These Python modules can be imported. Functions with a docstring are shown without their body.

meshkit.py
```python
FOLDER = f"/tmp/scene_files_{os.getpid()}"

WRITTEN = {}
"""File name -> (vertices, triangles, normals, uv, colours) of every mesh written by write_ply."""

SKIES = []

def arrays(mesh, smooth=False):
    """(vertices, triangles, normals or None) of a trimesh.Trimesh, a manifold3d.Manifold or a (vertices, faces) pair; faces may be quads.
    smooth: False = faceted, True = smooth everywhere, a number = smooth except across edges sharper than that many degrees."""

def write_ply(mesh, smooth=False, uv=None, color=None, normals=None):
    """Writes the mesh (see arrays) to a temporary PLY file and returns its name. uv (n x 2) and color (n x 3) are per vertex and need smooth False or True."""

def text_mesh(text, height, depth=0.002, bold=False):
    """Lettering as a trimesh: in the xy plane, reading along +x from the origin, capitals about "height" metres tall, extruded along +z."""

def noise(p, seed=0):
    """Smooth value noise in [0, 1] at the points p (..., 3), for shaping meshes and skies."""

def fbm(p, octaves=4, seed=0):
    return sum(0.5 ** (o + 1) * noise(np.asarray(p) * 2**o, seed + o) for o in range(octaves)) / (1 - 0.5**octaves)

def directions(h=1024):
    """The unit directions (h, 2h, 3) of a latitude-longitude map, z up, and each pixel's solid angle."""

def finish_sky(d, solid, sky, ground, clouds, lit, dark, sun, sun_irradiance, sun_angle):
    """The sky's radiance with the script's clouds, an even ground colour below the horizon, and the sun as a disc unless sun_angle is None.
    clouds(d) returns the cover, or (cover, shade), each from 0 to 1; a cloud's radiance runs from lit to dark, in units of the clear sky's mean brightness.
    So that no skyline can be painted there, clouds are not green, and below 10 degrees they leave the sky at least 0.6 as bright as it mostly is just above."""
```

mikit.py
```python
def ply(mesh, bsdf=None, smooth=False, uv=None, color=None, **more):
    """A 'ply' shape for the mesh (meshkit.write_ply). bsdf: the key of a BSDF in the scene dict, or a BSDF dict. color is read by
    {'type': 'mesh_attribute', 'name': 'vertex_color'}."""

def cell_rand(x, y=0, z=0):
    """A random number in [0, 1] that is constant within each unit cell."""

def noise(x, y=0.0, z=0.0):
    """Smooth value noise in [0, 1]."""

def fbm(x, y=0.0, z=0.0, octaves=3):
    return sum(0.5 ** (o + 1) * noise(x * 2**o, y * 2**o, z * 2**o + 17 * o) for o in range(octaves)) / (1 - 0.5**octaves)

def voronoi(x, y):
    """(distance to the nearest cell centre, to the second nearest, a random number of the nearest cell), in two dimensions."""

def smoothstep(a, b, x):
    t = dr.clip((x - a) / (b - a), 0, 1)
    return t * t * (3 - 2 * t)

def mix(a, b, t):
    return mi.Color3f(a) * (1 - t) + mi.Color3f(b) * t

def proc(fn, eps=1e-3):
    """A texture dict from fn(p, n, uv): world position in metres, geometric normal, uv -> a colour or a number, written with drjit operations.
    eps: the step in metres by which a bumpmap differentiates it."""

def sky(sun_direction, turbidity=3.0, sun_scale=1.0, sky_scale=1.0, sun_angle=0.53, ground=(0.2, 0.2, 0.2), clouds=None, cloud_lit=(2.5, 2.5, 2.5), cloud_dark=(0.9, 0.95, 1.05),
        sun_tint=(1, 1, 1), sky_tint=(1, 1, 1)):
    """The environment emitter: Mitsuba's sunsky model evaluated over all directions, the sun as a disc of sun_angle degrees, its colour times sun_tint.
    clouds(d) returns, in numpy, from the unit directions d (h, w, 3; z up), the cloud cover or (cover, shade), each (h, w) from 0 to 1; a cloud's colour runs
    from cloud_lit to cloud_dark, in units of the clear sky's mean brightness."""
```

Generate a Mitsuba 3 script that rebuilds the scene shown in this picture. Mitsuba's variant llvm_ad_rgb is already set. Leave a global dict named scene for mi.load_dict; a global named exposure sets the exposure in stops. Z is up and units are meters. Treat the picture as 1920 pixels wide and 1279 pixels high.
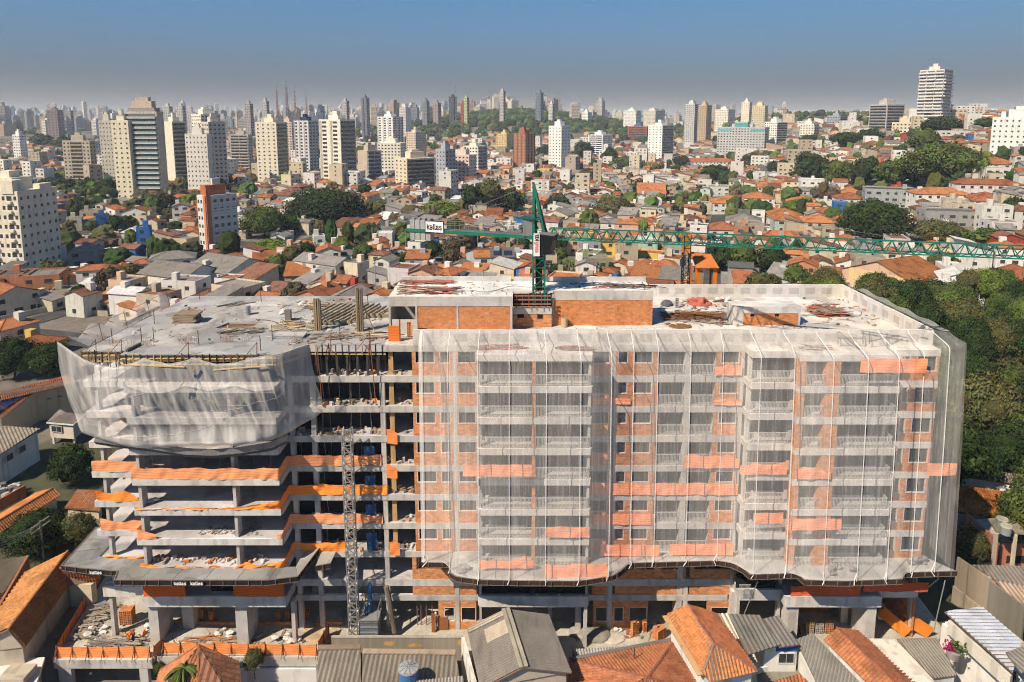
# Unfinished apartment block in a hilly city, seen from a drone.  z up, metres, x right, y away from the camera.
import math, random
import numpy as np, trimesh
import drjit as dr
import mitsuba as mi
import mikit, meshkit
from shapely.geometry import Polygon, box as sbox, LineString, Point
from shapely.ops import unary_union

scene, labels = {}, {}
T = mi.ScalarTransform4f
# ------------------------------------------------------------------ camera, sky, exposure
FPX, PITCH, HORIZON, CAMZ = 1280.0, math.radians(8.3), 225.0, 50.0       # in pixels of the 1920 x 1279 photograph
PPY = HORIZON + FPX * math.tan(PITCH)
CP, SP = math.cos(PITCH), math.sin(PITCH)
scene['camera'] = {'type': 'perspective', 'fov': math.degrees(2 * math.atan(960 / FPX)), 'fov_axis': 'x', 'near_clip': 1.0, 'far_clip': 30000.0,
                   'principal_point_offset_x': 0.0, 'principal_point_offset_y': (639.5 - PPY) / 1279.0,
                   'to_world': T().look_at(origin=[0, 0, CAMZ], target=[0, CP, CAMZ - SP], up=[0, 0, 1])}
SUN = (-0.82, -0.69, 1.13)
def smog(d): return 0.96 * np.exp(-(np.degrees(np.arcsin(np.clip(d[..., 2], 0, 1))) / 6.5) ** 2)          # the city's smog band above the horizon
scene['sky'] = mikit.sky(SUN, turbidity=3.0, sun_scale=1.2, sky_scale=0.56, ground=(0.16, 0.15, 0.14), sky_tint=(0.60, 1.02, 1.24), sun_tint=(0.97, 1.0, 1.06), clouds=smog, cloud_lit=(0.60, 0.52, 0.51))
exposure = 2.0
HAZE = 0.000115

R = random.Random(7)
NR = np.random.default_rng(11)

# ------------------------------------------------------------------ pixel <-> place
def ray(px, py):
    a, b = (px - 960) / FPX, (PPY - py) / FPX
    return np.array([a, CP + b * SP, -SP + b * CP])
def onY(px, py, y):
    r = ray(px, py); return np.array([0, 0, CAMZ]) + r * (y / r[1])
def onZ(px, py, z):
    r = ray(px, py); return np.array([0, 0, CAMZ]) + r * ((z - CAMZ) / r[2])
def proj(x, y, z):
    Z, U = y * CP - (z - CAMZ) * SP, y * SP + (z - CAMZ) * CP
    return 960 + FPX * x / Z, PPY - FPX * U / Z
def sstep(a, b, x):
    t = np.clip((x - a) / (b - a), 0, 1); return t * t * (3 - 2 * t)
def terrain(x, y):
    x, y = np.asarray(x, float), np.asarray(y, float)
    d = np.hypot(x, y)
    z = 22 * sstep(650, 2000, d) + 8 * sstep(2500, 6000, d)
    z = z + 46 * sstep(-5, 290, x - 0.15 * y - 60) * (1 - 0.55 * sstep(1000, 2200, y))
    z = z + 48 * np.exp(-(((x - 20) / 240) ** 2 + ((y - 1620) / 300) ** 2)) + 16 * np.exp(-(((x + 350) / 500) ** 2 + ((y - 2300) / 500) ** 2))
    z = z + 3.0 * np.sin(x * 0.013 + 1.0) * np.sin(y * 0.011) * sstep(170, 330, d)
    k = 4.4 * sstep(-45, -42.6, x) * (1 - sstep(42.6, 45, x))
    z = z - 3.4 * (1 - sstep(54.5 + k, 57.3 + k, y)) - 0.25
    return z
def onG(px, py):
    """Where the ray through a pixel of the photograph meets the terrain."""
    r = ray(px, py); t = 30.0
    while t < 9000:
        p = np.array([0, 0, CAMZ]) + r * t
        if p[2] < terrain(p[0], p[1]): break
        t *= 1.012
    a, b = t / 1.012, t
    for _ in range(24):
        m = (a + b) / 2; p = np.array([0, 0, CAMZ]) + r * m
        if p[2] < terrain(p[0], p[1]): b = m
        else: a = m
    return np.array([0, 0, CAMZ]) + r * b

# ------------------------------------------------------------------ meshes
def enc(c):
    q = [int(round(min(max(v, 0), 1) ** 0.5 * 63)) for v in c]
    return q[0] * 4096 + q[1] * 64 + q[2] + 0.5
class MB:
    """Collects boxes, bars, tubes and polygons; one mesh with a colour per piece (carried in uv)."""
    def __init__(s): s.v, s.f, s.u, s.n = [], [], [], 0
    def raw(s, v, f, c=(0.5, 0.5, 0.5), r=None):
        v = np.asarray(v, float); f = np.asarray(f, int)
        if f.shape[1] == 4: f = np.vstack([f[:, [0, 1, 2]], f[:, [0, 2, 3]]])
        s.v.append(v); s.f.append(f + s.n); s.n += len(v)
        s.u.append(np.tile([enc(c), R.random() if r is None else r], (len(v), 1)))
        return s
    def box(s, x0, x1, y0, y1, z0, z1, c=(0.5, 0.5, 0.5), rz=0, ctr=None):
        v = np.array([[x, y, z] for x in (x0, x1) for y in (y0, y1) for z in (z0, z1)], float)
        if rz:
            o = np.array(ctr if ctr is not None else [(x0 + x1) / 2, (y0 + y1) / 2]); k, q = math.cos(rz), math.sin(rz)
            d = v[:, :2] - o; v[:, :2] = o + np.stack([d[:, 0] * k - d[:, 1] * q, d[:, 0] * q + d[:, 1] * k], 1)
        return s.raw(v, [[0, 1, 3, 2], [4, 6, 7, 5], [0, 4, 5, 1], [2, 3, 7, 6], [0, 2, 6, 4], [1, 5, 7, 3]], c)
    def bar(s, p, q, w=0.05, h=None, c=(0.5, 0.5, 0.5), n=4):
        p, q = np.asarray(p, float), np.asarray(q, float); h = w if h is None else h
        t = q - p; t = t / (np.linalg.norm(t) + 1e-9)
        a = np.cross(t, [0, 0, 1.0] if abs(t[2]) < 0.95 else [0, 1.0, 0]); a /= np.linalg.norm(a); b = np.cross(a, t)
        if n == 4: off = [a * w / 2 * i + b * h / 2 * j for i, j in ((-1, -1), (1, -1), (1, 1), (-1, 1))]
        else: off = [a * w / 2 * math.cos(6.2832 * i / n) + b * h / 2 * math.sin(6.2832 * i / n) for i in range(n)]
        v = np.array([p + o for o in off] + [q + o for o in off])
        f = [[i, (i + 1) % n, n + (i + 1) % n] for i in range(n)] + [[i, n + (i + 1) % n, n + i] for i in range(n)]
        f += [[0, i + 1, i] for i in range(1, n - 1)] + [[n, n + i, n + i + 1] for i in range(1, n - 1)]
        return s.raw(v, np.array(f)[:, ::-1], c)
    def tube(s, pts, w=0.05, c=(0.5, 0.5, 0.5), n=4):
        pts = np.asarray(pts, float)
        for a, b in zip(pts[:-1], pts[1:]): s.bar(a, b, w, c=c, n=n)
        return s
    def cyl(s, x, y, z0, z1, r, r1=None, n=12, c=(0.5, 0.5, 0.5)):
        r1 = r if r1 is None else r1; a = np.arange(n) * 2 * math.pi / n
        v = np.vstack([np.stack([x + r * np.cos(a), y + r * np.sin(a), a * 0 + z0], 1), np.stack([x + r1 * np.cos(a), y + r1 * np.sin(a), a * 0 + z1], 1), [[x, y, z0], [x, y, z1]]])
        f = []
        for i in range(n):
            j = (i + 1) % n; f += [[i, j, n + j], [i, n + j, n + i], [2 * n, j, i], [2 * n + 1, n + i, n + j]]
        return s.raw(v, f, c)
    def poly(s, pts, c=(0.5, 0.5, 0.5), th=0.0):
        """A flat convex polygon, given thickness th below it."""
        p = np.asarray(pts, float); n = len(p)
        if th:
            nn = np.cross(p[1] - p[0], p[2] - p[0]); nn = nn / (np.linalg.norm(nn) + 1e-9)
            if nn[2] < 0: nn = -nn
            q = p - nn * th
            f = [[0, i, i + 1] for i in range(1, n - 1)] + [[n, n + i + 1, n + i] for i in range(1, n - 1)]
            for i in range(n): j = (i + 1) % n; f += [[i, n + i, n + j], [i, n + j, j]]
            return s.raw(np.vstack([p, q]), f, c)
        return s.raw(p, [[0, i, i + 1] for i in range(1, n - 1)], c)
    def prism(s, poly, z0, z1, c=(0.5, 0.5, 0.5)):
        for g in getattr(poly, 'geoms', [poly]):
            m = trimesh.creation.extrude_polygon(g, z1 - z0, engine='earcut'); v = np.array(m.vertices); v[:, 2] += z0
            s.raw(v, m.faces, c)
        return s
    def mesh(s, m, c=(0.5, 0.5, 0.5)): return s.raw(np.array(m.vertices), np.array(m.faces), c)
    def add(s, o, M=None):
        for v, f, u in o.items():
            if M is not None: v = v @ np.asarray(M)[:3, :3].T + np.asarray(M)[:3, 3]
            s.v.append(v); s.f.append(f + s.n); s.u.append(u); s.n += len(v)
        return s
    def items(s):
        at = np.cumsum([0] + [len(v) for v in s.v])
        return [(v, f - a, u) for v, f, u, a in zip(s.v, s.f, s.u, at)]
    def data(s): return np.vstack(s.v), np.vstack(s.f), np.vstack(s.u)
used = {}
def key_for(name, parent=None):
    full = (parent + '__' if parent else '') + name
    k = used.get(full, -1) + 1; used[full] = k
    return full if k == 0 else f'{full}_{k:03d}'
def put(name, mb, mat, parent=None, label=None, cat=None, group=None, kind=None, smooth=False, M=None):
    key = key_for(name, parent)
    if isinstance(mb, dict): d = dict(mb)
    else:
        v, f, u = mb.data()
        d = mikit.ply((v, f), mat, smooth=smooth, uv=u)
    if M is not None: d['to_world'] = T(np.asarray(M, float))
    scene[key] = d
    tag(key, label, cat, group, kind)
    return key
def thing(name, label, cat, group=None):
    key = key_for(name); tag(key, label, cat, group); return key
def tag(key, label=None, cat=None, group=None, kind=None):
    e = {k: v for k, v in (('label', label), ('category', cat), ('group', group), ('kind', kind)) if v}
    if e: labels[key] = {**labels.get(key, {}), **e}
def place(x, y, z, rz=0, sx=1, sy=None, sz=None):
    sy = sx if sy is None else sy; sz = sx if sz is None else sz
    k, q = math.cos(rz), math.sin(rz)
    return np.array([[k * sx, -q * sy, 0, x], [q * sx, k * sy, 0, y], [0, 0, sz, z], [0, 0, 0, 1.0]])

# ------------------------------------------------------------------ materials (each once)
def dec(uv):
    v = mi.Float(uv.x); r = dr.floor(v / 4096); v = v - r * 4096; g = dr.floor(v / 64); b = dr.floor(v - g * 64)
    return mi.Color3f(dr.square(r / 63), dr.square(g / 63), dr.square(b / 63))
N, FB, SS = mikit.noise, mikit.fbm, mikit.smoothstep
def f_paint(p, n, uv):
    k = 0.86 + 0.24 * FB(p.x * 0.9, p.y * 0.9, p.z * 0.9)
    s = SS(0.60, 0.85, N(p.x * 2.3, p.y * 2.3, p.z * 0.22 + uv.y * 7)) * 0.22
    return dec(uv) * (k - s)
def f_tile(p, n, uv):
    a = mikit.cell_rand(p.x * 2.6, p.y * 2.6, p.z * 5.0)
    m = SS(0.46, 0.74, FB(p.x * 0.55 + uv.y * 31, p.y * 0.55, p.z * 0.5))
    c = dec(uv) * (0.78 + 0.36 * a)
    return mikit.mix(c, c * mi.Color3f(0.50, 0.52, 0.56), 0.74 * m)
def f_fibre(p, n, uv):
    m = FB(p.x * 0.8 + uv.y * 9, p.y * 0.8, p.z * 0.8)
    st = SS(0.55, 0.8, N(p.x * 2.2, p.y * 0.5, p.z * 2.2))
    return dec(uv) * (0.66 + 0.5 * m - 0.15 * st)
def f_concrete(p, n, uv):
    up = dr.abs(n.z) > 0.7
    st = SS(0.52, 0.85, N(p.x * 2.6, p.y * 2.6, p.z * 0.35)) * dr.select(up, 0.0, 0.20)
    bl = FB(p.x * 0.45, p.y * 0.45, p.z * 0.6, octaves=4)
    fine = N(p.x * 6, p.y * 6, p.z * 6)
    jx = dr.abs(p.x / 2.44 - dr.round(p.x / 2.44))
    j = dr.select(jx < 0.008, 0.12, 0.0) * dr.select(up, 0.0, 1.0)
    k = 0.62 + 0.58 * bl + 0.12 * fine - st - j
    k = k + dr.select(up, 0.26 * SS(0.46, 0.62, FB(p.x * 0.30 + 7, p.y * 0.30, octaves=4)) - 0.22 * SS(0.54, 0.60, FB(p.x * 0.55, p.y * 0.55 + 3, octaves=4)), 0.0)
    warm = SS(0.35, 0.7, N(p.x * 0.21 + 4, p.y * 0.21, p.z * 0.4))
    return dec(uv) * k * mikit.mix((0.98, 1.0, 1.03), (1.02, 1.0, 0.96), warm)
def f_brick(p, n, uv):
    u = dr.select(dr.abs(n.x) > 0.6, p.y, p.x)
    row = dr.floor(p.z / 0.20); h = u / 0.40 + 0.5 * (row - 2 * dr.floor(row / 2))
    fz, fu = p.z / 0.20 - row, h - dr.floor(h)
    joint = (fz < 0.10) | (fu < 0.05)
    t = mikit.cell_rand(dr.floor(h), row, 3.0)
    c = dec(uv) * (0.74 + 0.5 * t)
    d = 0.85 + 0.3 * FB(p.x * 0.5, p.y * 0.5, p.z * 0.5)
    return mikit.mix(c, (0.36, 0.29, 0.23), dr.select(joint, 0.55, 0.06)) * d
def f_ground(p, n, uv):
    m = FB(p.x * 0.05, p.y * 0.05); q = FB(p.x * 0.9, p.y * 0.9)
    c = mikit.mix((0.13, 0.115, 0.10), (0.20, 0.185, 0.165), m)
    g = SS(0.56, 0.70, FB(p.x * 0.021 + 9, p.y * 0.021))
    return mikit.mix(c, (0.055, 0.065, 0.030), g * 0.8) * (0.75 + 0.5 * q)
def f_soil(p, n, uv):
    m = FB(p.x * 0.6, p.y * 0.6, octaves=4)
    return dec(uv) * (0.62 + 0.72 * m) * (0.88 + 0.24 * N(p.x * 7, p.y * 7))
def f_leaf(p, n, uv):
    a = mikit.cell_rand(p.x * 1.7, p.y * 1.7, p.z * 1.7)
    return dec(uv) * (0.70 + 0.65 * uv.y + 0.18 * a)
def f_orange(p, n, uv):
    w = SS(0.35, 0.65, dr.abs(dr.sin(p.z * 12.5 + 1.2 * dr.sin(p.x * 1.1) + 0.8 * N(p.x * 1.3, p.z * 2))))
    return dec(uv) * (0.66 + 0.5 * mikit.mix((0.5, 0.5, 0.5), (1, 1, 1), w))
def f_netop(p, n, uv):
    fold = FB(p.x * 1.6 + p.y, p.z * 0.13, p.y * 1.3)
    seam = dr.select(dr.abs(p.x / 1.02 - dr.round(p.x / 1.02)) < 0.02, 0.10, 0.0)
    weft = SS(0.5, 0.9, N(p.x * 9.0, p.y * 5, p.z * 0.5)) * 0.08
    return uv.x * (0.90 + 0.20 * fold) + seam + weft
def two(b): return {'type': 'twosided', 'bsdf': b}
def diff(fn): return {'type': 'diffuse', 'reflectance': mikit.proc(fn)}
scene['m_paint'] = two(diff(f_paint))
scene['m_tile'] = two(diff(f_tile))
scene['m_fibre'] = two(diff(f_fibre))
scene['m_concrete'] = two(diff(f_concrete))
scene['m_brick'] = two(diff(f_brick))
scene['m_ground'] = two(diff(f_ground))
scene['m_soil'] = two(diff(f_soil))
scene['m_leaf'] = two(diff(f_leaf))
scene['m_orange'] = two(diff(f_orange))
scene['m_gloss'] = two({'type': 'principled', 'base_color': mikit.proc(f_paint), 'roughness': 0.38, 'specular': 0.5})
scene['m_steel'] = two({'type': 'principled', 'base_color': mikit.proc(f_paint), 'roughness': 0.45, 'metallic': 0.55})
scene['m_pane'] = two({'type': 'principled', 'base_color': {'type': 'rgb', 'value': [0.03, 0.036, 0.042]}, 'roughness': 0.16, 'specular': 0.5})
scene['m_net'] = {'type': 'mask', 'opacity': mikit.proc(f_netop), 'bsdf': two({'type': 'diffuse', 'reflectance': {'type': 'rgb', 'value': [0.84, 0.83, 0.82]}})}
scene['m_screen'] = {'type': 'mask', 'opacity': {'type': 'rgb', 'value': 0.90}, 'bsdf': two({'type': 'diffuse', 'reflectance': {'type': 'rgb', 'value': [0.045, 0.046, 0.05]}})}
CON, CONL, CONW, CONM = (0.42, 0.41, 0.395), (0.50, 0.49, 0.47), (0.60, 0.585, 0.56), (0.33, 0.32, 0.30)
BRK = (0.58, 0.235, 0.098)
ORA = (0.80, 0.32, 0.155)
WOOD, RUST, DARK = (0.36, 0.26, 0.16), (0.20, 0.085, 0.05), (0.025, 0.024, 0.024)
# ------------------------------------------------------------------ ground
def ground_sheet():
    ys = np.unique(np.r_[np.arange(-60, 50, 10), np.arange(50, 62, 1.0), np.arange(62, 300, 8), np.arange(300, 900, 20), np.arange(900, 3000, 60), np.arange(3000, 9900, 250), 9900]); xs_ = np.linspace(-1, 1, 161)
    v = np.array([[u * (160 + .85 * max(y, 0)) if y < 8000 else u * 7400, y, 0] for y in ys for u in xs_]); v[:, 0] = np.clip(v[:, 0], -7450, 7450); v[:, 2] = terrain(v[:, 0], v[:, 1]); n = len(xs_)
    f = [[i * n + j, i * n + j + 1, (i + 1) * n + j + 1, (i + 1) * n + j] for i in range(len(ys) - 1) for j in range(n - 1)]
    return put('ground', MB().raw(v, f, (0.2, .19, .17)), 'm_ground', kind='structure', smooth=True)
ground_sheet()
# ------------------------------------------------------------------ the apartment block under construction
Y0, YL, YFL, YB, YRA, YRB, YRC, YBK = 61.1, 58.55, 59.95, 58.55, 59.45, 58.52, 59.85, 79.0
def XM(px, Y=Y0, py=760): return float(onY(px, py, Y)[0])
Bk = [28.65 - 2.975 * k for k in range(9)]; BH = 0.62
Tk = [b + BH for b in Bk]
block = thing('apartment_building', 'unfinished concrete and brick apartment block filling the middle, half of it wrapped in white netting', 'building')
xFL, xL0, xL1 = XM(172, YFL, 890), XM(247, YL, 905), XM(524, YL, 905)
xA, xB = XM(722), XM(774)                       # end of the open frame, start of the brick facade
xb0, xb1 = XM(895, YB), XM(1109, YB)            # balcony bay
xra0, xrb0, xrb1, xE = XM(1394), XM(1497, YRB), XM(1685, YRB), XM(1755, YRC)
plan = unary_union([sbox(xFL, YFL, xL0 + .1, YBK), sbox(xL0, YL, xL1, YBK), sbox(xL1 - .1, Y0, xra0 + .1, YBK), sbox(xb0, YB, xb1, YBK),
                    sbox(xra0, YRA, xrb0 + .1, YBK), sbox(xrb0, YRB, xrb1, YBK), sbox(xrb1 - .1, YRC, xE, YBK)])
fronts = [(xFL, xL0, YFL), (xL0, xL1, YL), (xL1, xb0, Y0), (xb0, xb1, YB), (xb1, xra0, Y0), (xra0, xrb0, YRA), (xrb0, xrb1, YRB), (xrb1, xE, YRC)]
sides = [(xL0, YL, YFL), (xL1, YL, Y0), (xb0, YB, Y0), (xb1, YB, Y0), (xra0, YRA, Y0), (xrb0, YRB, YRA), (xrb1, YRB, YRC), (xE, YRC, YBK), (xFL, YFL, YBK)]
for k in range(9):
    top = Tk[k]
    pl = plan if k else plan.difference(sbox(xFL - 1, 50, xA, 90))
    put('floor_slab', MB().prism(pl, top - 0.2, top, CON if k else CONL), 'm_concrete', block)
    for (a, b, y) in fronts:
        if k == 0 and b <= xb0 - 0.01: a = max(a, xA)
        if b - a < 0.1: continue
        low = Bk[k]
        col = CONW if y < 60 else CONL
        if k == 8: low = 4.45 if y < 60.5 else 4.75
        hi = top + (0.004 if k < 8 else (0.0 if y > 60.5 else 0.08))
        put('edge_beam', MB().box(a + .012, b - .012, y - 0.006, y + 0.20, low, hi, col), 'm_concrete', block)
    for (x, ya, yb) in sides:
        if k == 0 and x < xA: continue
        low = Bk[k] if k < 8 else 4.45
        put('edge_beam', MB().box(x - .10 if x not in (xFL,) else x, x + .10 if x not in (xE,) else x, ya + .205, yb - .01, low, top - .003, CONL), 'm_concrete', block)
# columns
cols = []
for px in (545, 586, 717): cols.append((XM(px), Y0 + .06, .45, .45, 26.3))
for px in (853.5, 1149.5, 1389): cols.append((XM(px), Y0 + .02, .36, .4, 28.65))
cols.append((XM(1287.5), Y0 + .02, .52, 1.6, 28.65))
for x in (xb0 + .14, xb1 - .14): cols.append((x, YB + .25, .22, .5, 28.65))
for x in (xFL + 1.0, xL0 + .55, XM(436, YL, 905)): cols.append((x, (YFL if x < xL0 else YL) + .25, .28, .55 if x < xL0 else .95, 26.3))
cols.append((XM(334, 63.5, 905), 63.5, .95, .5, 26.3)); cols.append((XM(200, 63.5, 905), 63.5, .4, .9, 26.3))
for x in (xFL + 1.0, xL0 + 4.3, xL0 + 9.2, xL1 - .3):
    for y in (67.5, 72.0): cols.append((x, y, .32, .9, 26.3))
for x in (xra0 + .2, xrb0 + .12, xE - .18, xE - .18, xrb1 - .15): cols.append((x, 60.3, .3, .5, 28.65))
for i in range(7): cols.append((-17 + i * 8.6, 66.2, .4, .8, 26.3))
for (x, y, w, d, zt) in cols:
    put('column', MB().box(x - w / 2, x + w / 2, y, y + d, 4.5 if x < xL1 - .1 else -0.2, zt, CONL), 'm_concrete', block)
# rear and inner walls
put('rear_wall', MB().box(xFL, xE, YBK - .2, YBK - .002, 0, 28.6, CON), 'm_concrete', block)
put('side_wall', MB().box(xE - .18, xE - .015, YRC + .25, YBK - .25, 0, 28.6, BRK), 'm_brick', block)
for k in range(1, 9):
    z0, z1 = Tk[k] + .002, Bk[k - 1]
    w = MB()
    for i in range(26):
        a = xL1 + .5 + i * (xE - xL1 - 1) / 26; b = a + (xE - xL1 - 1) / 26 * R.choice((.62, .98, .98, .8))
        w.box(a, b, 65.3, 65.45, z0, z1, CONM)
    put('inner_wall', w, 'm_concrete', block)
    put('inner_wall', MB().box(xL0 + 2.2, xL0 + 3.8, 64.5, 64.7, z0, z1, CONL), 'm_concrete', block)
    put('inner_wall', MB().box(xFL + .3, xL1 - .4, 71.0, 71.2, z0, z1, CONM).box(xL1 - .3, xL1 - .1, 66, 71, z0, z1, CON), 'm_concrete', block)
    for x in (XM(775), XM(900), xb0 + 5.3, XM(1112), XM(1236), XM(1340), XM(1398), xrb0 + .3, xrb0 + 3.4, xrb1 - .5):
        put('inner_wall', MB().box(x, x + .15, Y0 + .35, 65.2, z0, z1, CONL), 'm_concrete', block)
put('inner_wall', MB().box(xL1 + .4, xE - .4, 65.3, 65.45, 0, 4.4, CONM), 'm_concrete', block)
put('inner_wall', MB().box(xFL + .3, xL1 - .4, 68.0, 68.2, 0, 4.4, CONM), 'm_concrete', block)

def holed(x0, x1, y, z0, z1, holes, th=0.14, c=BRK):
    """An upright wall from boxes, with rectangular openings (xa, xb, za, zb)."""
    m = MB(); xs = sorted({x0, x1, *[min(max(h[i], x0), x1) for h in holes for i in (0, 1)]})
    for a, b in zip(xs[:-1], xs[1:]):
        if b - a < 1e-4: continue
        cut = sorted((h[2], h[3]) for h in holes if h[0] < (a + b) / 2 < h[1]); z = z0
        for (u, v) in cut:
            if u > z + 1e-3: m.box(a, b, y, y + th, z, min(u, z1), c)
            z = max(z, v)
        if z < z1 - 1e-3: m.box(a, b, y, y + th, z, z1, c)
    return m
def trims(holes, y, parent, sill=True, top=False):
    for (a, b, u, v) in holes:
        m = MB().box(a - .09, b + .09, y - .035, y + .10, u - .075, u, CONW).box(a - .075, a + .0, y - .012, y + .12, u, v - .002, CONW).box(b, b + .075, y - .012, y + .12, u, v - .002, CONW)
        if top: m.box(a - .075, b + .075, y - .012, y + .12, v, v + .07, CONW)
        put('window_surround', m, 'm_concrete', parent)
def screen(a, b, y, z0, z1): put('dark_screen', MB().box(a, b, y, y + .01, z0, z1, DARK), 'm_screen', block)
def facade(px0, px1, wins, k, y=Y0, sill=1.27, c=BRK):
    z0, z1 = Tk[k] + .003, Bk[k - 1] - .002
    hs = [(XM(a, y), XM(b, y), z0 + sill, z1 + 1) for a, b in wins]
    f_ = R.uniform(.88, 1.1); c2 = tuple(v * f_ for v in c)
    put('brick_wall', holed(XM(px0, y), XM(px1, y), y + .03, z0, z1, hs, c=c2), 'm_brick', block)
    trims([(a, b, u, z1) for a, b, u, v in hs], y + .03, block)
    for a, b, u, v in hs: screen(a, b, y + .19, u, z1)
def railing(x0, x1, y, z, h=1.12, ret=0.0, c=(0.74, 0.73, 0.72)):
    m = MB(); m.box(x0, x1, y - .03, y + .03, z + h - .08, z + h, c).box(x0, x1, y - .02, y + .02, z + .08, z + .12, c)
    for i in range(int((x1 - x0) / .125) + 1): m.box(x0 + i * .125, x0 + i * .125 + .042, y - .012, y + .012, z + .12, z + h - .05, c)
    for s in (x0, x1):
        if ret: m.box(s - .02, s + .02, y, y + ret, z + h - .05, z + h, c).add(MB_bars(s, y, z, h, ret, c))
    return put('railing', m, 'm_steel', block)
def MB_bars(x, y, z, h, ret, c):
    m = MB()
    for i in range(1, int(ret / .14)): m.box(x - .012, x + .012, y + i * .14, y + i * .14 + .03, z + .1, z + h - .05, c)
    return m
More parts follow.
